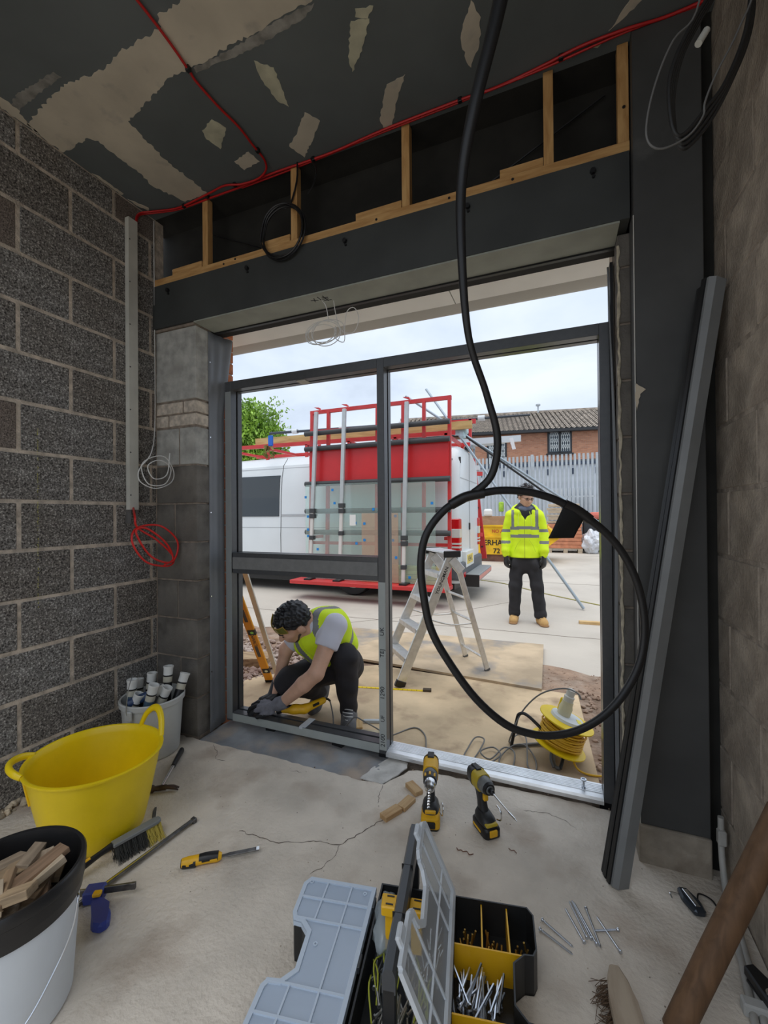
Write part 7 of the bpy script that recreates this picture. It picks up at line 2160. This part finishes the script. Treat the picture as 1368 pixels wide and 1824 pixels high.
bodyp = hp + [(f_cap((0, .03, 1.47), (0, .01, 1.36), .06, .10, ysq), .04), (f_cap((0, 0, 1.33), (0, 0, 0.95), .15, .15, ysq), .05), (f_cap(SL, SR, .055, .055), .04),
              (f_cap(SL, EL, .05, .042), .02), (f_cap(EL, WL, .042, .028), .02), (f_cap(SR, ER, .05, .042), .02), (f_cap(ER, WR, .042, .028), .02),
              (f_cap(HL_, KL, .085, .055), .03), (f_cap(KL, AL, .055, .04), .02), (f_cap(HR_, KR, .085, .055), .03), (f_cap(KR, AR, .055, .04), .02),
              (f_cap(AL, AL + Vector((0, -.10, -.045)), .035, .03), .02), (f_cap(AR, AR + Vector((.03, -.10, -.045)), .035, .03), .02)]
bodyp += hand_parts(Ml, curl=0.55, thumb=1) + hand_parts(Mr, curl=0.55, thumb=-1)
surface_net('body', field(bodyp, subs=hs_), (-0.36, -0.26, 0.0), (0.36, 0.20, 1.80), 0.0095, M_SKIN2, sp, False)
def hair_field(M, infl, keep, wr=0.004, wf=3.0, low=-0.03, ears=True):
    def loc(P):
        Mi = np.array([list(v) for v in M.inverted()])
        return P @ Mi[:3, :3].T + Mi[:3, 3]
    base = f_ell((0, .014, .034), (.076 + infl, .098 + infl, .092 + infl), M)
    def f(P):
        q = loc(P)
        d = base(P)
        w_ = 0
        rs = np.random.RandomState(5)
        for i_ in range(9):
            k_ = rs.normal(size=3)
            k_ = k_ / np.linalg.norm(k_) * (150 + 25 * i_) * wf
            w_ = w_ + np.sin(q @ k_ + rs.uniform(0, 6.3))
        d = d + wr * 0.62 * w_ / 1.5
        d = np.maximum(d, -(keep[0] * q[..., 1] + keep[1] * q[..., 2] - keep[2]))
        d = np.maximum(d, low - q[..., 2])
        for s_ in (-1, 1):
            d = np.maximum(d, 0.03 * (1 - np.linalg.norm((q - np.array((s_ * .092, .010, -.014))) / np.array((.034, .034, .042)), axis=-1))) if ears else d
        return d
    return f
surface_net('hair', hair_field(Mh, 0.024, (0.60, 0.80, 0.008), 0.009, 0.55, -0.035), (-0.2, -0.26, 1.50), (0.2, 0.20, 1.84), 0.007, M_HAIR2, sp, False)
rr = random.Random(2)
bm = bmesh.new()
for k in range(70):                      # loose curls on the crown
    a, e = rr.uniform(0, 6.3), rr.uniform(0.25, 1.4)
    n_ = Vector((math.cos(a) * math.cos(e), math.sin(a) * math.cos(e) + 0.1, math.sin(e)))
    p0 = Vector((n_.x * 0.092, n_.y * 0.112 + 0.014, n_.z * 0.108 + 0.034))
    t_ = n_.orthogonal().normalized()
    b_ = n_.cross(t_)
    pts = [Mh @ (p0 + n_ * (0.012 * q / 2) + t_ * (0.011 * math.cos(q * 1.5 + k)) + b_ * (0.011 * math.sin(q * 1.5 + k))) for q in range(7)]
    bm_tube(bm, pts, 0.0026, 4, 2)
tag(bm_link('curls', bm, M_HAIR2, sp, False, True), kind='stuff')
for s in (-1, 1):
    surf = [Mh @ Vector((s * 0.031 + 0.021 * math.cos(t), -0.103 - 0.004 * abs(math.sin(t)) + 0.012 * (abs(0.021 * math.cos(t) + s * .031) / .05) ** 2, 0.004 + 0.016 * math.sin(t))) for t in [2 * PI * i / 16 for i in range(16)]]
    tube('glasses_rim', surf, 0.0022, M_BLACK, sp, 6, 1, True, world=False)
    tube('glasses_arm', [Mh @ Vector((s * 0.052, -0.090, 0.010)), Mh @ Vector((s * 0.076, -0.03, 0.010)), Mh @ Vector((s * 0.080, 0.02, 0.004))], 0.002, M_BLACK, sp, 6, 3, world=False)
    ev = Mh @ Vector((s * 0.031, -0.0875, 0.005))
    lathe('eye', [(0, -0.011), (0.008, -0.0076), (0.011, 0), (0.008, 0.0076), (0, 0.011)], mat('eye_dark', (0.03, 0.02, 0.015), 0.2), sp, 10, Matrix.Translation(ev), world=False)
tube('glasses_bridge', [Mh @ Vector((-0.011, -0.112, 0.008)), Mh @ Vector((0, -0.118, 0.011)), Mh @ Vector((0.011, -0.112, 0.008))], 0.002, M_BLACK, sp, 6, 3, world=False)
# clothes
tee = field([(f_cap((0, 0, 1.38), (0, 0, 1.00), .165, .16, ysq), .03), (f_cap((-.10, 0, 1.40), (.10, 0, 1.40), .07, .07), .04), (f_cap((0, .02, 1.40), (0, .02, 1.50), .085, .078), .04)])
surface_net('dark_top', tee, (-0.26, -0.18, 0.94), (0.26, 0.18, 1.57), 0.012, M_BLACK, sp, False)
jk = [(f_cap((0, 0.005, 0.93), (0, 0.0, 1.28), .184, .186, ysq), .05), (f_cap((-.135, 0.005, 1.378), (.135, 0.005, 1.378), .082, .082), .06),
      (f_cap(SL + Vector((-.01, 0, -.01)), EL, .072, .066), .03), (f_cap(EL, WL + Vector((0, 0.01, .07)), .066, .062), .03), (f_cap(WL + Vector((0, 0.01, .075)), WL + Vector((0, 0.005, .02)), .052, .047), .012),
      (f_cap(SR + Vector((.01, 0, -.01)), ER, .072, .066), .03), (f_cap(ER, WR + Vector((0, 0.01, .07)), .066, .062), .03), (f_cap(WR + Vector((0, 0.01, .075)), WR + Vector((0, 0.005, .02)), .052, .047), .012),
      (f_cap((0, 0.005, 0.84), (0, 0.005, 0.90), .196, .192, ((0, 1, 0), 0.68)), .01)]
for i in range(14):                       # hood lying around the neck, open at the front
    a = R(-38 + 256 * i / 13)
    jk.append((f_cap((0.125 * math.cos(a), 0.03 + 0.12 * math.sin(a), 1.455 + 0.045 * math.sin(a)), (0.125 * math.cos(a + R(19)), 0.03 + 0.12 * math.sin(a + R(19)), 1.455 + 0.045 * math.sin(a + R(19))), .040, .040), .02))
def vneck(P):
    x, y, z = P[..., 0] - 0.005, P[..., 1], P[..., 2]
    return np.maximum(np.maximum(np.abs(x) - (z - 1.325) * 0.52, y + 0.04), -(z - 1.32))
jo = surface_net('hi_vis_jacket', field(jk, 0.03, cuts=(f_plane((0, 0, 0.842), (0, 0, -1)),), subs=(vneck, f_cap((0, .02, 1.36), (0, .0, 1.62), .072, .095)), wrinkle=0.0028), (-0.40, -0.24, 0.82), (0.40, 0.24, 1.58), 0.0078, M_HV, sp, False)
def jrule(c):
    ax_ = abs(c.x)
    sl = 0.02 * (c.x / 0.2)
    if ax_ > 0.176 and c.z < 1.34:
        return 1 if (1.168 < c.z < 1.207 or 1.022 < c.z < 1.060) else 0
    if ax_ < 0.180 and (1.205 < c.z + abs(sl) * 0.4 < 1.245 or 1.100 < c.z + abs(sl) * 0.4 < 1.143): return 1
    if 0.128 < ax_ < 0.163 and c.z > 1.24 and c.z < 1.455: return 1
    if ax_ < 0.0035 and c.y < 0 and c.z < 1.33: return 2
    return 0
paint(jo, [M_TAPEG, mat('zip_olive', (0.40, 0.50, 0.02), 0.6)], jrule)
for s in (-1, 1): tube('drawcord', [(s * 0.06, -0.128, 1.43), (s * 0.075, -0.135, 1.36), (s * 0.078, -0.138, 1.26)], 0.004, mat('cord_lime', (0.62, 0.80, 0.10), 0.7), sp, 6, 4, world=False)
for s in (-1, 1): tube('pocket_seam', [(s * 0.05, -0.125, 1.075), (s * 0.10, -0.124, 1.0), (s * 0.125, -0.118, 0.925)], 0.0028, mat('seam_lime', (0.45, 0.62, 0.02), 0.8), sp, 5, 3, world=False)
sn = []
for i in range(12):
    a = 2 * PI * i / 12
    r0 = 0.082
    sn.append((f_cap((0.008 + r0 * math.cos(a), 0.005 + r0 * math.sin(a), 1.485 + 0.018 * math.sin(a)), (0.008 + r0 * math.cos(a + PI / 6), 0.005 + r0 * math.sin(a + PI / 6), 1.485 + 0.018 * math.sin(a + PI / 6)), .027, .027), .015))
surface_net('snood', field(sn, wrinkle=0.004, wf=1.5), (-0.16, -0.16, 1.41), (0.16, 0.17, 1.57), 0.0085, mat('snood_slate', (0.14, 0.17, 0.24), 0.85), sp, False)
tr_ = [(f_cap((0, 0.005, 0.90), (0, 0.005, 0.80), .160, .168, ysq), .04), (f_cap(HL_ + Vector((0, 0, -.02)), KL, .095, .076), .03), (f_cap(KL, AL + Vector((0, 0.01, .03)), .080, .070), .03), (f_cap(HR_ + Vector((0, 0, -.02)), KR, .095, .076), .03), (f_cap(KR, AR + Vector((0, 0.01, .03)), .080, .072), .03),
       (f_cap(AL + Vector((0, 0.005, .045)), AL + Vector((0, 0.0, .035)), .074, .074), .01), (f_cap(AR + Vector((0, 0.0, .045)), AR + Vector((0, 0.0, .035)), .076, .076), .01),
       (f_ell((-0.125, -0.080, 0.755), (.050, .032, .070)), .012), (f_ell((0.125, -0.088, 0.745), (.050, .034, .080)), .012), (f_ell((0.180, -0.01, 0.60), (.025, .06, .08)), .015), (f_ell((-0.168, 0.0, 0.60), (.025, .06, .08)), .015)]
surface_net('trousers', field(tr_, cuts=(f_plane((0, 0, 0.075), (0, 0, -1)), f_plane((0, 0, 0.93), (0, 0, 1))), wrinkle=0.004), (-0.30, -0.22, 0.05), (0.33, 0.22, 0.96), 0.0095, M_TRS, sp, False)
for A_, tx in ((AL, -0.012), (AR, 0.045)):
    bt = field([(f_cap(A_ + Vector((0, 0.01, .03)), A_ + Vector((0, 0.02, -.03)), .056, .055), .02), (f_cap(A_ + Vector((0, 0.03, -.045)), A_ + Vector((tx * .8, -.09, -.048)), .044, .047), .03), (f_cap(A_ + Vector((tx * .6, -.05, -.03)), A_ + Vector((tx, -.115, -.045)), .048, .042), .03)], cuts=(f_plane((0, 0, 0.016), (0, 0, -1)),))
    bo = surface_net('boot', bt, tuple(A_ + Vector((-.12, -.22, -.09))), tuple(A_ + Vector((.14, .12, .09))), 0.0075, M_TAN, sp, False)
    sl_ = field([(f_cap((A_.x, A_.y + .035, 0.012), (A_.x + tx, A_.y - .115, 0.012), .052, .054, ((0, 0, 1), 0.35)), .02)], cuts=(f_plane((0, 0, 0.001), (0, 0, -1)),))
    surface_net('sole', sl_, tuple((A_.x - .12, A_.y - .24, -.01)), tuple((A_.x + .15, A_.y + .13, .05)), 0.0075, M_SOLE, bo, False)
    for q in range(4): tube('lace', [A_ + Vector((-.026 + tx * .4, -.048 - q * .018, .022 - q * .014)), A_ + Vector((tx * .5, -.064 - q * .018, .030 - q * .014)), A_ + Vector((.026 + tx * .4, -.048 - q * .018, .022 - q * .014))], 0.0035, M_BLACK, bo, 5, 3, world=False)
for nm, W_, M_, th_ in (('glove', WL, Ml, 1), ('glove', WR, Mr, -1)):
    gp = hand_parts(M_, curl=0.55, thumb=th_)
    infl = lambda P, g=field(gp): g(P) - 0.0045
    surface_net(nm, infl, tuple(W_ + Vector((-.11, -.12, -.21))), tuple(W_ + Vector((.11, .12, .04))), 0.006, M_BLACK, sp, False)

# ------------------------------------------------ crouching man at the bottom rail
cp = thing('person', 'crouching man in hi-vis vest and white t-shirt working on the bottom rail', 'person', (-1.45, 2.52, -0.1))
J = {k: Vector(v) for k, v in {
    'waist': (-1.372, 2.535, 0.410), 'pelvis': (-1.419, 2.603, 0.270), 'uback': (-1.385, 2.415, 0.540), 'neckb': (-1.430, 2.310, 0.590),
    'knL': (-1.241, 2.372, 0.397), 'anL': (-1.283, 2.509, 0.008), 'knR': (-1.568, 2.260, 0.235), 'hipR': (-1.500, 2.613, 0.218), 'hipL': (-1.345, 2.629, 0.238),
    'anR': (-1.577, 2.626, 0.029), 'shL': (-1.275, 2.315, 0.600), 'shR': (-1.560, 2.385, 0.510), 'elL': (-1.320, 2.168, 0.350), 'wrL': (-1.545, 2.139, 0.150),
    'elR': (-1.641, 2.330, 0.407), 'wrR': (-1.690, 2.310, 0.210), 'glR': (-1.665, 2.236, 0.140)}.items()}
rI, uI, fI = Vector((0.926, 0.377, 0)), Vector((0, 0, 1)), Vector((-0.377, 0.926, 0))
uh = (-rI * 0.40 + uI * 0.64 - fI * 0.56).normalized()        # crown
fh = (-uI * 0.70 - rI * 0.62 - fI * 0.16)
fh = (fh - uh * uh.dot(fh)).normalized()                       # face
xh = uh.cross(fh) * -1.0                                       # his +x when the face looks to -y
yh = -fh
xh = yh.cross(uh).normalized()
hc = Vector((-1.502, 2.205, 0.620))
Mc = Matrix(((xh.x, yh.x, uh.x, hc.x), (xh.y, yh.y, uh.y, hc.y), (xh.z, yh.z, uh.z, hc.z), (0, 0, 0, 1)))
hp, hs_ = head_parts(Mc)
bodyp = hp + [(f_cap(Mc @ Vector((0, .045, -.12)), J['neckb'], .055, .062), .03), (f_cap(J['neckb'], J['uback'], .08, .13), .05), (f_cap(J['uback'], J['waist'], .125, .115), .05), (f_cap(J['waist'], J['pelvis'], .115, .12), .05),
              (f_cap(J['shL'], J['uback'], .055, .08), .04), (f_cap(J['shR'], J['uback'], .055, .08), .04),
              (f_cap(J['shL'], J['elL'], .058, .046), .03), (f_cap(J['elL'], J['elL'].lerp(J['wrL'], .35), .046, .047), .015), (f_cap(J['elL'].lerp(J['wrL'], .35), J['wrL'], .047, .031), .015),
              (f_cap(J['shR'], J['elR'], .052, .044), .03), (f_cap(J['elR'], J['wrR'], .044, .031), .02), (f_cap(J['wrR'], J['glR'], .03, .032), .02),
              (f_cap(J['hipL'], J['knL'], .085, .062), .03), (f_cap(J['knL'], J['anL'], .058, .042), .02), (f_cap(J['hipR'], J['knR'], .085, .062), .03), (f_cap(J['knR'], J['anR'], .058, .042), .02)]
# left hand spread on the rail
kn_, tips = [], []
hw = J['wrL']
fing = [((-1.655, 2.172, .128), (-1.705, 2.178, .128), (-1.742, 2.180, .105), (-1.752, 2.178, .078)), ((-1.665, 2.148, .130), (-1.722, 2.150, .126), (-1.762, 2.150, .102), (-1.772, 2.148, .077)), ((-1.660, 2.122, .122), (-1.715, 2.120, .116), (-1.755, 2.117, .096), (-1.766, 2.115, .076)), ((-1.648, 2.100, .112), (-1.692, 2.094, .104), (-1.722, 2.089, .088), (-1.734, 2.088, .075))]
thumbp = ((-1.590, 2.105, .108), (-1.635, 2.083, .092), (-1.668, 2.072, .080))
handL = [(f_cap(hw, (-1.60, 2.138, .132), .032, .038, ((-0.25, 0, 1), 0.62)), .015), (f_cap((-1.60, 2.138, .130), (-1.652, 2.135, .118), .042, .042, ((-0.25, 0, 1), 0.50)), .015)]
for a, b, c_, d_ in fing: handL += [(f_cap(a, b, .0108, .0102), .006), (f_cap(b, c_, .0102, .0092), .003), (f_cap(c_, d_, .0092, .008), .003)]
handL += [(f_cap(thumbp[0], thumbp[1], .015, .0118), .008), (f_cap(thumbp[1], thumbp[2], .0115, .009), .003)]
surface_net('body', field(bodyp + handL, subs=hs_), (-1.80, 2.00, -0.05), (-1.15, 2.76, 0.76), 0.0068, M_SKIN, cp, True)
surface_net('hair', hair_field(Mc, 0.018, (0.62, 0.78, 0.014), 0.0042, 0.85, -0.040), tuple(hc - Vector((.16, .16, .16))), tuple(hc + Vector((.16, .16, .17))), 0.0055, M_HAIR, cp, True)
bd_ = field([(f_ell((0, -.046, -.079), (.0445, .0445, .0365), Mc), .01), (f_cap(Mc @ Vector((-.055, -.015, -.05)), Mc @ Vector((-.03, -.05, -.085)), .013, .017), .015), (f_cap(Mc @ Vector((.055, -.015, -.05)), Mc @ Vector((.03, -.05, -.085)), .013, .017), .015), (f_cap(Mc @ Vector((-.022, -.0955, -.047)), Mc @ Vector((.022, -.0955, -.047)), .006, .006), .004)])
surface_net('beard', bd_, tuple(hc - Vector((.17, .17, .17))), tuple(hc + Vector((.17, .17, .12))), 0.0055, mat('beard_dark', (0.085, 0.06, 0.05), 0.7, var=0.4, scale=50), cp, True)
for s in (-1, 1):
    lathe('eye', [(0, -0.011), (0.008, -0.0076), (0.011, 0), (0.008, 0.0076), (0, 0.011)], MATS['eye_dark'], cp, 10, Matrix.Translation(Mc @ Vector((s * 0.031, -0.087, 0.006))))
    tube('eyebrow', [Mc @ Vector((s * 0.014, -0.102, 0.026)), Mc @ Vector((s * 0.032, -0.098, 0.031)), Mc @ Vector((s * 0.05, -0.084, 0.026))], 0.004, M_HAIR, cp, 6, 3)
# goggles pushed up on the hair
gl = []
for s in (-1, 1):
    bm = bmesh.new()
    rows = []
    for i in range(7):
        row = []
        for j in range(6):
            a = s * R(6 + 50 * i / 6)
            z_ = 0.052 + 0.036 * j / 5 - 0.012 * (i / 6) ** 2 * (1 if j < 3 else -1) * 1.0
            rr_ = 0.118 - 0.006 * (j / 5)
            row.append(bm.verts.new(Mc @ Vector((math.sin(a) * (rr_ - 0.018), 0.014 - math.cos(a) * rr_, z_))))
        rows.append(row)
    for i in range(6):
        for j in range(5): bm.faces.new((rows[i][j], rows[i + 1][j], rows[i + 1][j + 1], rows[i][j + 1]))
    o = bm_link('goggle_lens', bm, mat('lens_olive', (0.16, 0.15, 0.02), 0.12), cp, True, True)
    sm = o.modifiers.new('thick', 'SOLIDIFY')
    sm.thickness = 0.002
    ring = [v for v in ([(i, 0) for i in range(7)] + [(6, j) for j in range(1, 6)] + [(i, 5) for i in range(5, -1, -1)] + [(0, j) for j in range(4, 0, -1)])]
    def gp_(i, j):
        a = s * R(6 + 50 * i / 6)
        z_ = 0.052 + 0.036 * j / 5 - 0.012 * (i / 6) ** 2 * (1 if j < 3 else -1)
        rr_ = 0.118 - 0.006 * (j / 5)
        return Mc @ Vector((math.sin(a) * (rr_ - 0.018), 0.014 - math.cos(a) * rr_, z_))
    tube('goggle_frame', [gp_(i, j) for i, j in ring], 0.0028, mat('goggle_amber', (0.40, 0.24, 0.03), 0.4), cp, 6, 1, True)
    tube('goggle_strap', [gp_(6, 3), Mc @ Vector((s * 0.094, 0.0, 0.05)), Mc @ Vector((s * 0.095, 0.04, 0.03))], 0.0022, M_BLACK, cp, 6, 4)
# white t-shirt: torso under the vest and the sleeves
ts = [(f_cap(J['neckb'], J['uback'], .088, .136), .05), (f_cap(J['uback'], J['waist'], .130, .120), .05), (f_cap(J['shL'], J['shL'].lerp(J['elL'], .40), .070, .074), .04), (f_cap(J['shR'], J['shR'].lerp(J['elR'], .55), .062, .060), .04), (f_cap(J['shL'], J['uback'], .06, .09), .05), (f_cap(J['shR'], J['uback'], .06, .09), .05), (f_cap((-1.455, 2.325, .500), (-1.425, 2.40, .40), .078, .075), .04)]
dL = (J['elL'] - J['shL']).normalized()
dR = (J['elR'] - J['shR']).normalized()
cutL = lambda P, a=np.array(J['shL'].lerp(J['elL'], .47)), n_=np.array(dL): np.where(((P - a) @ n_ > 0) & (np.linalg.norm(P - a - ((P - a) @ n_)[..., None] * n_, axis=-1) < .115), (P - a) @ n_, -1)
surface_net('white_tshirt', field(ts, cuts=(cutL,), wrinkle=0.0022, wf=1.3), (-1.72, 2.12, 0.26), (-1.14, 2.74, 0.76), 0.0075, mat('tshirt_white', (0.66, 0.66, 0.74), 0.85), cp, True)
# vest
up_b = (J['uback'] - J['waist']).normalized()
vs_ = [(f_cap(J['neckb'] + Vector((.015, .02, .0)), J['uback'], .098, .148), .05), (f_cap(J['uback'], J['waist'], .142, .128), .05), (f_cap(J['waist'], J['waist'].lerp(J['pelvis'], .35), .126, .124), .03), (f_cap(J['shL'] + Vector((-.055, .02, .0)), J['uback'], .075, .10), .05), (f_cap(J['shR'] + Vector((.04, 0, .01)), J['uback'], .078, .11), .05), (f_cap((-1.455, 2.318, .500), (-1.425, 2.40, .395), .092, .085), .04), (f_cap((-1.50, 2.335, .46), (-1.45, 2.41, .385), .07, .06), .04)]
armhole = [f_cap(J['shL'] + Vector((.02, -.025, -.015)), J['elL'], .082, .085), f_cap(J['shR'] + Vector((-.02, 0, 0)), J['elR'], .062, .08), f_cap(Mc @ Vector((0, .045, -.10)), J['neckb'] + Vector((0, .0, .01)), .066, .074)]
vo = surface_net('hi_vis_vest', field(vs_, subs=armhole, wrinkle=0.0032, wf=1.15, subk=0.006), (-1.74, 2.12, 0.20), (-1.12, 2.76, 0.78), 0.0062, M_HV, cp, True)
wv = MW[cp.name]
sax = (J['shL'] - J['shR']).normalized()
cen0 = (J['shL'] + J['shR']) / 2
def vrule(c):
    p = wv @ Vector(c)
    q = p - J['uback']
    along = q.dot(up_b)
    across = (p - cen0).dot(sax)
    front = (p - J['uback']).dot(Vector((-.35, -.70, -.6)).normalized())
    if 0.055 < abs(across - 0.005) < 0.098 and along > -0.10: return 1
    if -0.125 < along < -0.078: return 1
    if front > 0.03 and abs(across + 0.03) < 0.007: return 2
    return 0
paint(vo, [M_TAPEG, mat('vest_binding', (0.62, 0.80, 0.02), 0.7)], vrule)
# trousers
tq = [(f_cap(J['waist'].lerp(J['pelvis'], .45), J['pelvis'], .122, .138), .05), (f_cap(J['hipL'], J['knL'], .112, .082), .04), (f_cap(J['knL'], J['knL'].lerp(J['anL'], .55), .080, .068), .03), (f_cap(J['knL'].lerp(J['anL'], .5), J['anL'] + Vector((0, 0, .0)), .068, .056), .03),
      (f_cap(J['hipR'], J['knR'], .112, .088), .04), (f_cap(J['knR'], J['anR'], .085, .060), .03)]
tt = surface_net('trousers', field(tq, wrinkle=0.004, wf=1.25), (-1.72, 2.10, -0.08), (-1.10, 2.80, 0.52), 0.0078, mat('trousers_charcoal', (0.024, 0.022, 0.026), 0.85, var=0.3, scale=8), cp, True)
# boots
M_BOOTG = mat('boot_grey', (0.135, 0.135, 0.14), 0.8, var=0.3, scale=16)
zb = -0.0985
bl = field([(f_cap((-1.285, 2.515, 0.03), (-1.29, 2.53, -0.045), .054, .052), .02), (f_cap((-1.297, 2.545, -0.056), (-1.232, 2.405, -0.058), .042, .046), .03), (f_cap((-1.265, 2.47, -0.03), (-1.236, 2.41, -0.050), .044, .040), .03)], cuts=(f_plane((0, 0, zb + 0.002), (0, 0, -1)),))
b1 = surface_net('boot', bl, (-1.40, 2.30, -0.12), (-1.13, 2.64, 0.11), 0.0068, M_BOOTG, cp, True)
for q in range(4): tube('lace', [(-1.300 + .012 * q, 2.452 - .014 * q, 0.028 - .014 * q), (-1.262 + .009 * q, 2.442 - .018 * q, 0.034 - .014 * q), (-1.228 + .006 * q, 2.462 - .014 * q, 0.024 - .014 * q)], 0.0032, M_WCABLE, b1, 5, 3)
box('red_tab', (-1.252, 2.436, -0.014), (-1.234, 2.440, -0.004), M_REDC, b1)
brf = field([(f_cap((-1.572, 2.635, 0.075), (-1.566, 2.640, 0.012), .052, .050), .02), (f_cap((-1.562, 2.66, 0.055), (-1.578, 2.575, -0.048), .046, .044), .03), (f_cap((-1.578, 2.575, -0.052), (-1.580, 2.535, -0.060), .042, .036), .02)], cuts=(f_plane((0, 0, zb + 0.001), (0, 0, -1)),))
surface_net('boot', brf, (-1.68, 2.46, -0.12), (-1.47, 2.76, 0.15), 0.0068, M_BOOTG, cp, True)
# gloves
M_GLV = mat('glove_grey', (0.19, 0.19, 0.22), 0.8, var=0.15, scale=40)
M_GLVB = mat('glove_black', (0.018, 0.018, 0.02), 0.6)
gfn = field(handL + [(f_cap(hw + Vector((.012, 0, .010)), hw + Vector((-.02, 0, -.004)), .036, .037), .01)])
gv = surface_net('glove', lambda P: gfn(P) - 0.0042, (-1.80, 2.03, 0.05), (-1.50, 2.21, 0.20), 0.0048, M_GLV, cp, True)
def grule(c):
    p = wv @ Vector(c)
    return 1 if (p.x < -1.700 or p.z < 0.098) else 0
paint(gv, [M_GLVB], grule)
hR = [(f_cap(J['wrR'], J['glR'], .034, .042, ((0.3, -.5, .4), .6)), .015)]
for k, (dx, dz) in enumerate(((-.035, .0), (-.015, .012), (.008, .015), (.028, .008))):
    a = J['glR'] + Vector((dx, -.015, dz * .5))
    b = a + Vector((dx * .3 - .02, -.035, -.012))
    c_ = b + Vector((-.012, -.018, -.035))
    hR += [(f_cap(a, b, .0125, .0118), .006), (f_cap(b, c_, .0115, .010), .003)]
hR += [(f_cap(J['glR'] + Vector((.02, .01, -.01)), J['glR'] + Vector((.045, -.02, -.04)), .014, .011), .008)]
gr_f = field(hR)
surface_net('glove', lambda P: gr_f(P) - 0.004, (-1.80, 2.12, 0.04), (-1.56, 2.38, 0.26), 0.0055, M_GLVB, cp, True)

# ------------------------------------------------ yellow corded multitool held on the rail
mt_ = thing('corded_multitool', 'yellow and black corded power tool lying on the bottom rail by the gloved hand', 'power tool', (-1.45, 2.24, 0.066))
p0, p1, p2 = Vector((-1.560, 2.178, 0.096)), Vector((-1.445, 2.235, 0.094)), Vector((-1.372, 2.335, 0.118))
bodyf = field([(f_cap(p0, p0.lerp(p1, .6), .019, .025), .02), (f_cap(p0.lerp(p1, .5), p1, .026, .027), .02), (f_cap(p1, p2, .026, .020), .015)], cuts=(f_plane((0, 0, 0.0675), (0, 0, -1)),))
mo = surface_net('tool_body', bodyf, (-1.60, 2.13, 0.05), (-1.33, 2.38, 0.16), 0.0055, M_DYEL, mt_, True)
gcut = field([(f_cap(p0.lerp(p1, .15) + Vector((0, 0, .012)), p0.lerp(p1, .7) + Vector((0, 0, .014)), .016, .016), .01)])
surface_net('rubber_inlay', gcut, (-1.59, 2.15, 0.07), (-1.42, 2.27, 0.14), 0.005, M_BLACK, mt_, True)
tube('switch', [p1.lerp(p2, .45) + Vector((.012, -.02, .005)), p1.lerp(p2, .75) + Vector((.013, -.018, .006))], 0.008, M_BLACK, mt_, 8, 1)
cyl('tool_head', p0 + Vector((-.035, -.012, -.012)), p0 + Vector((.0, .0, .0)), 0.017, M_TDARK, mt_, 14)
tube('cord_grip', [p2 + Vector((.004, .008, .004)), p2 + Vector((.02, .02, .003)), p2 + Vector((.032, .032, -.012))], [0.009, 0.007, 0.006], M_BLACK, mt_, 8, 4)
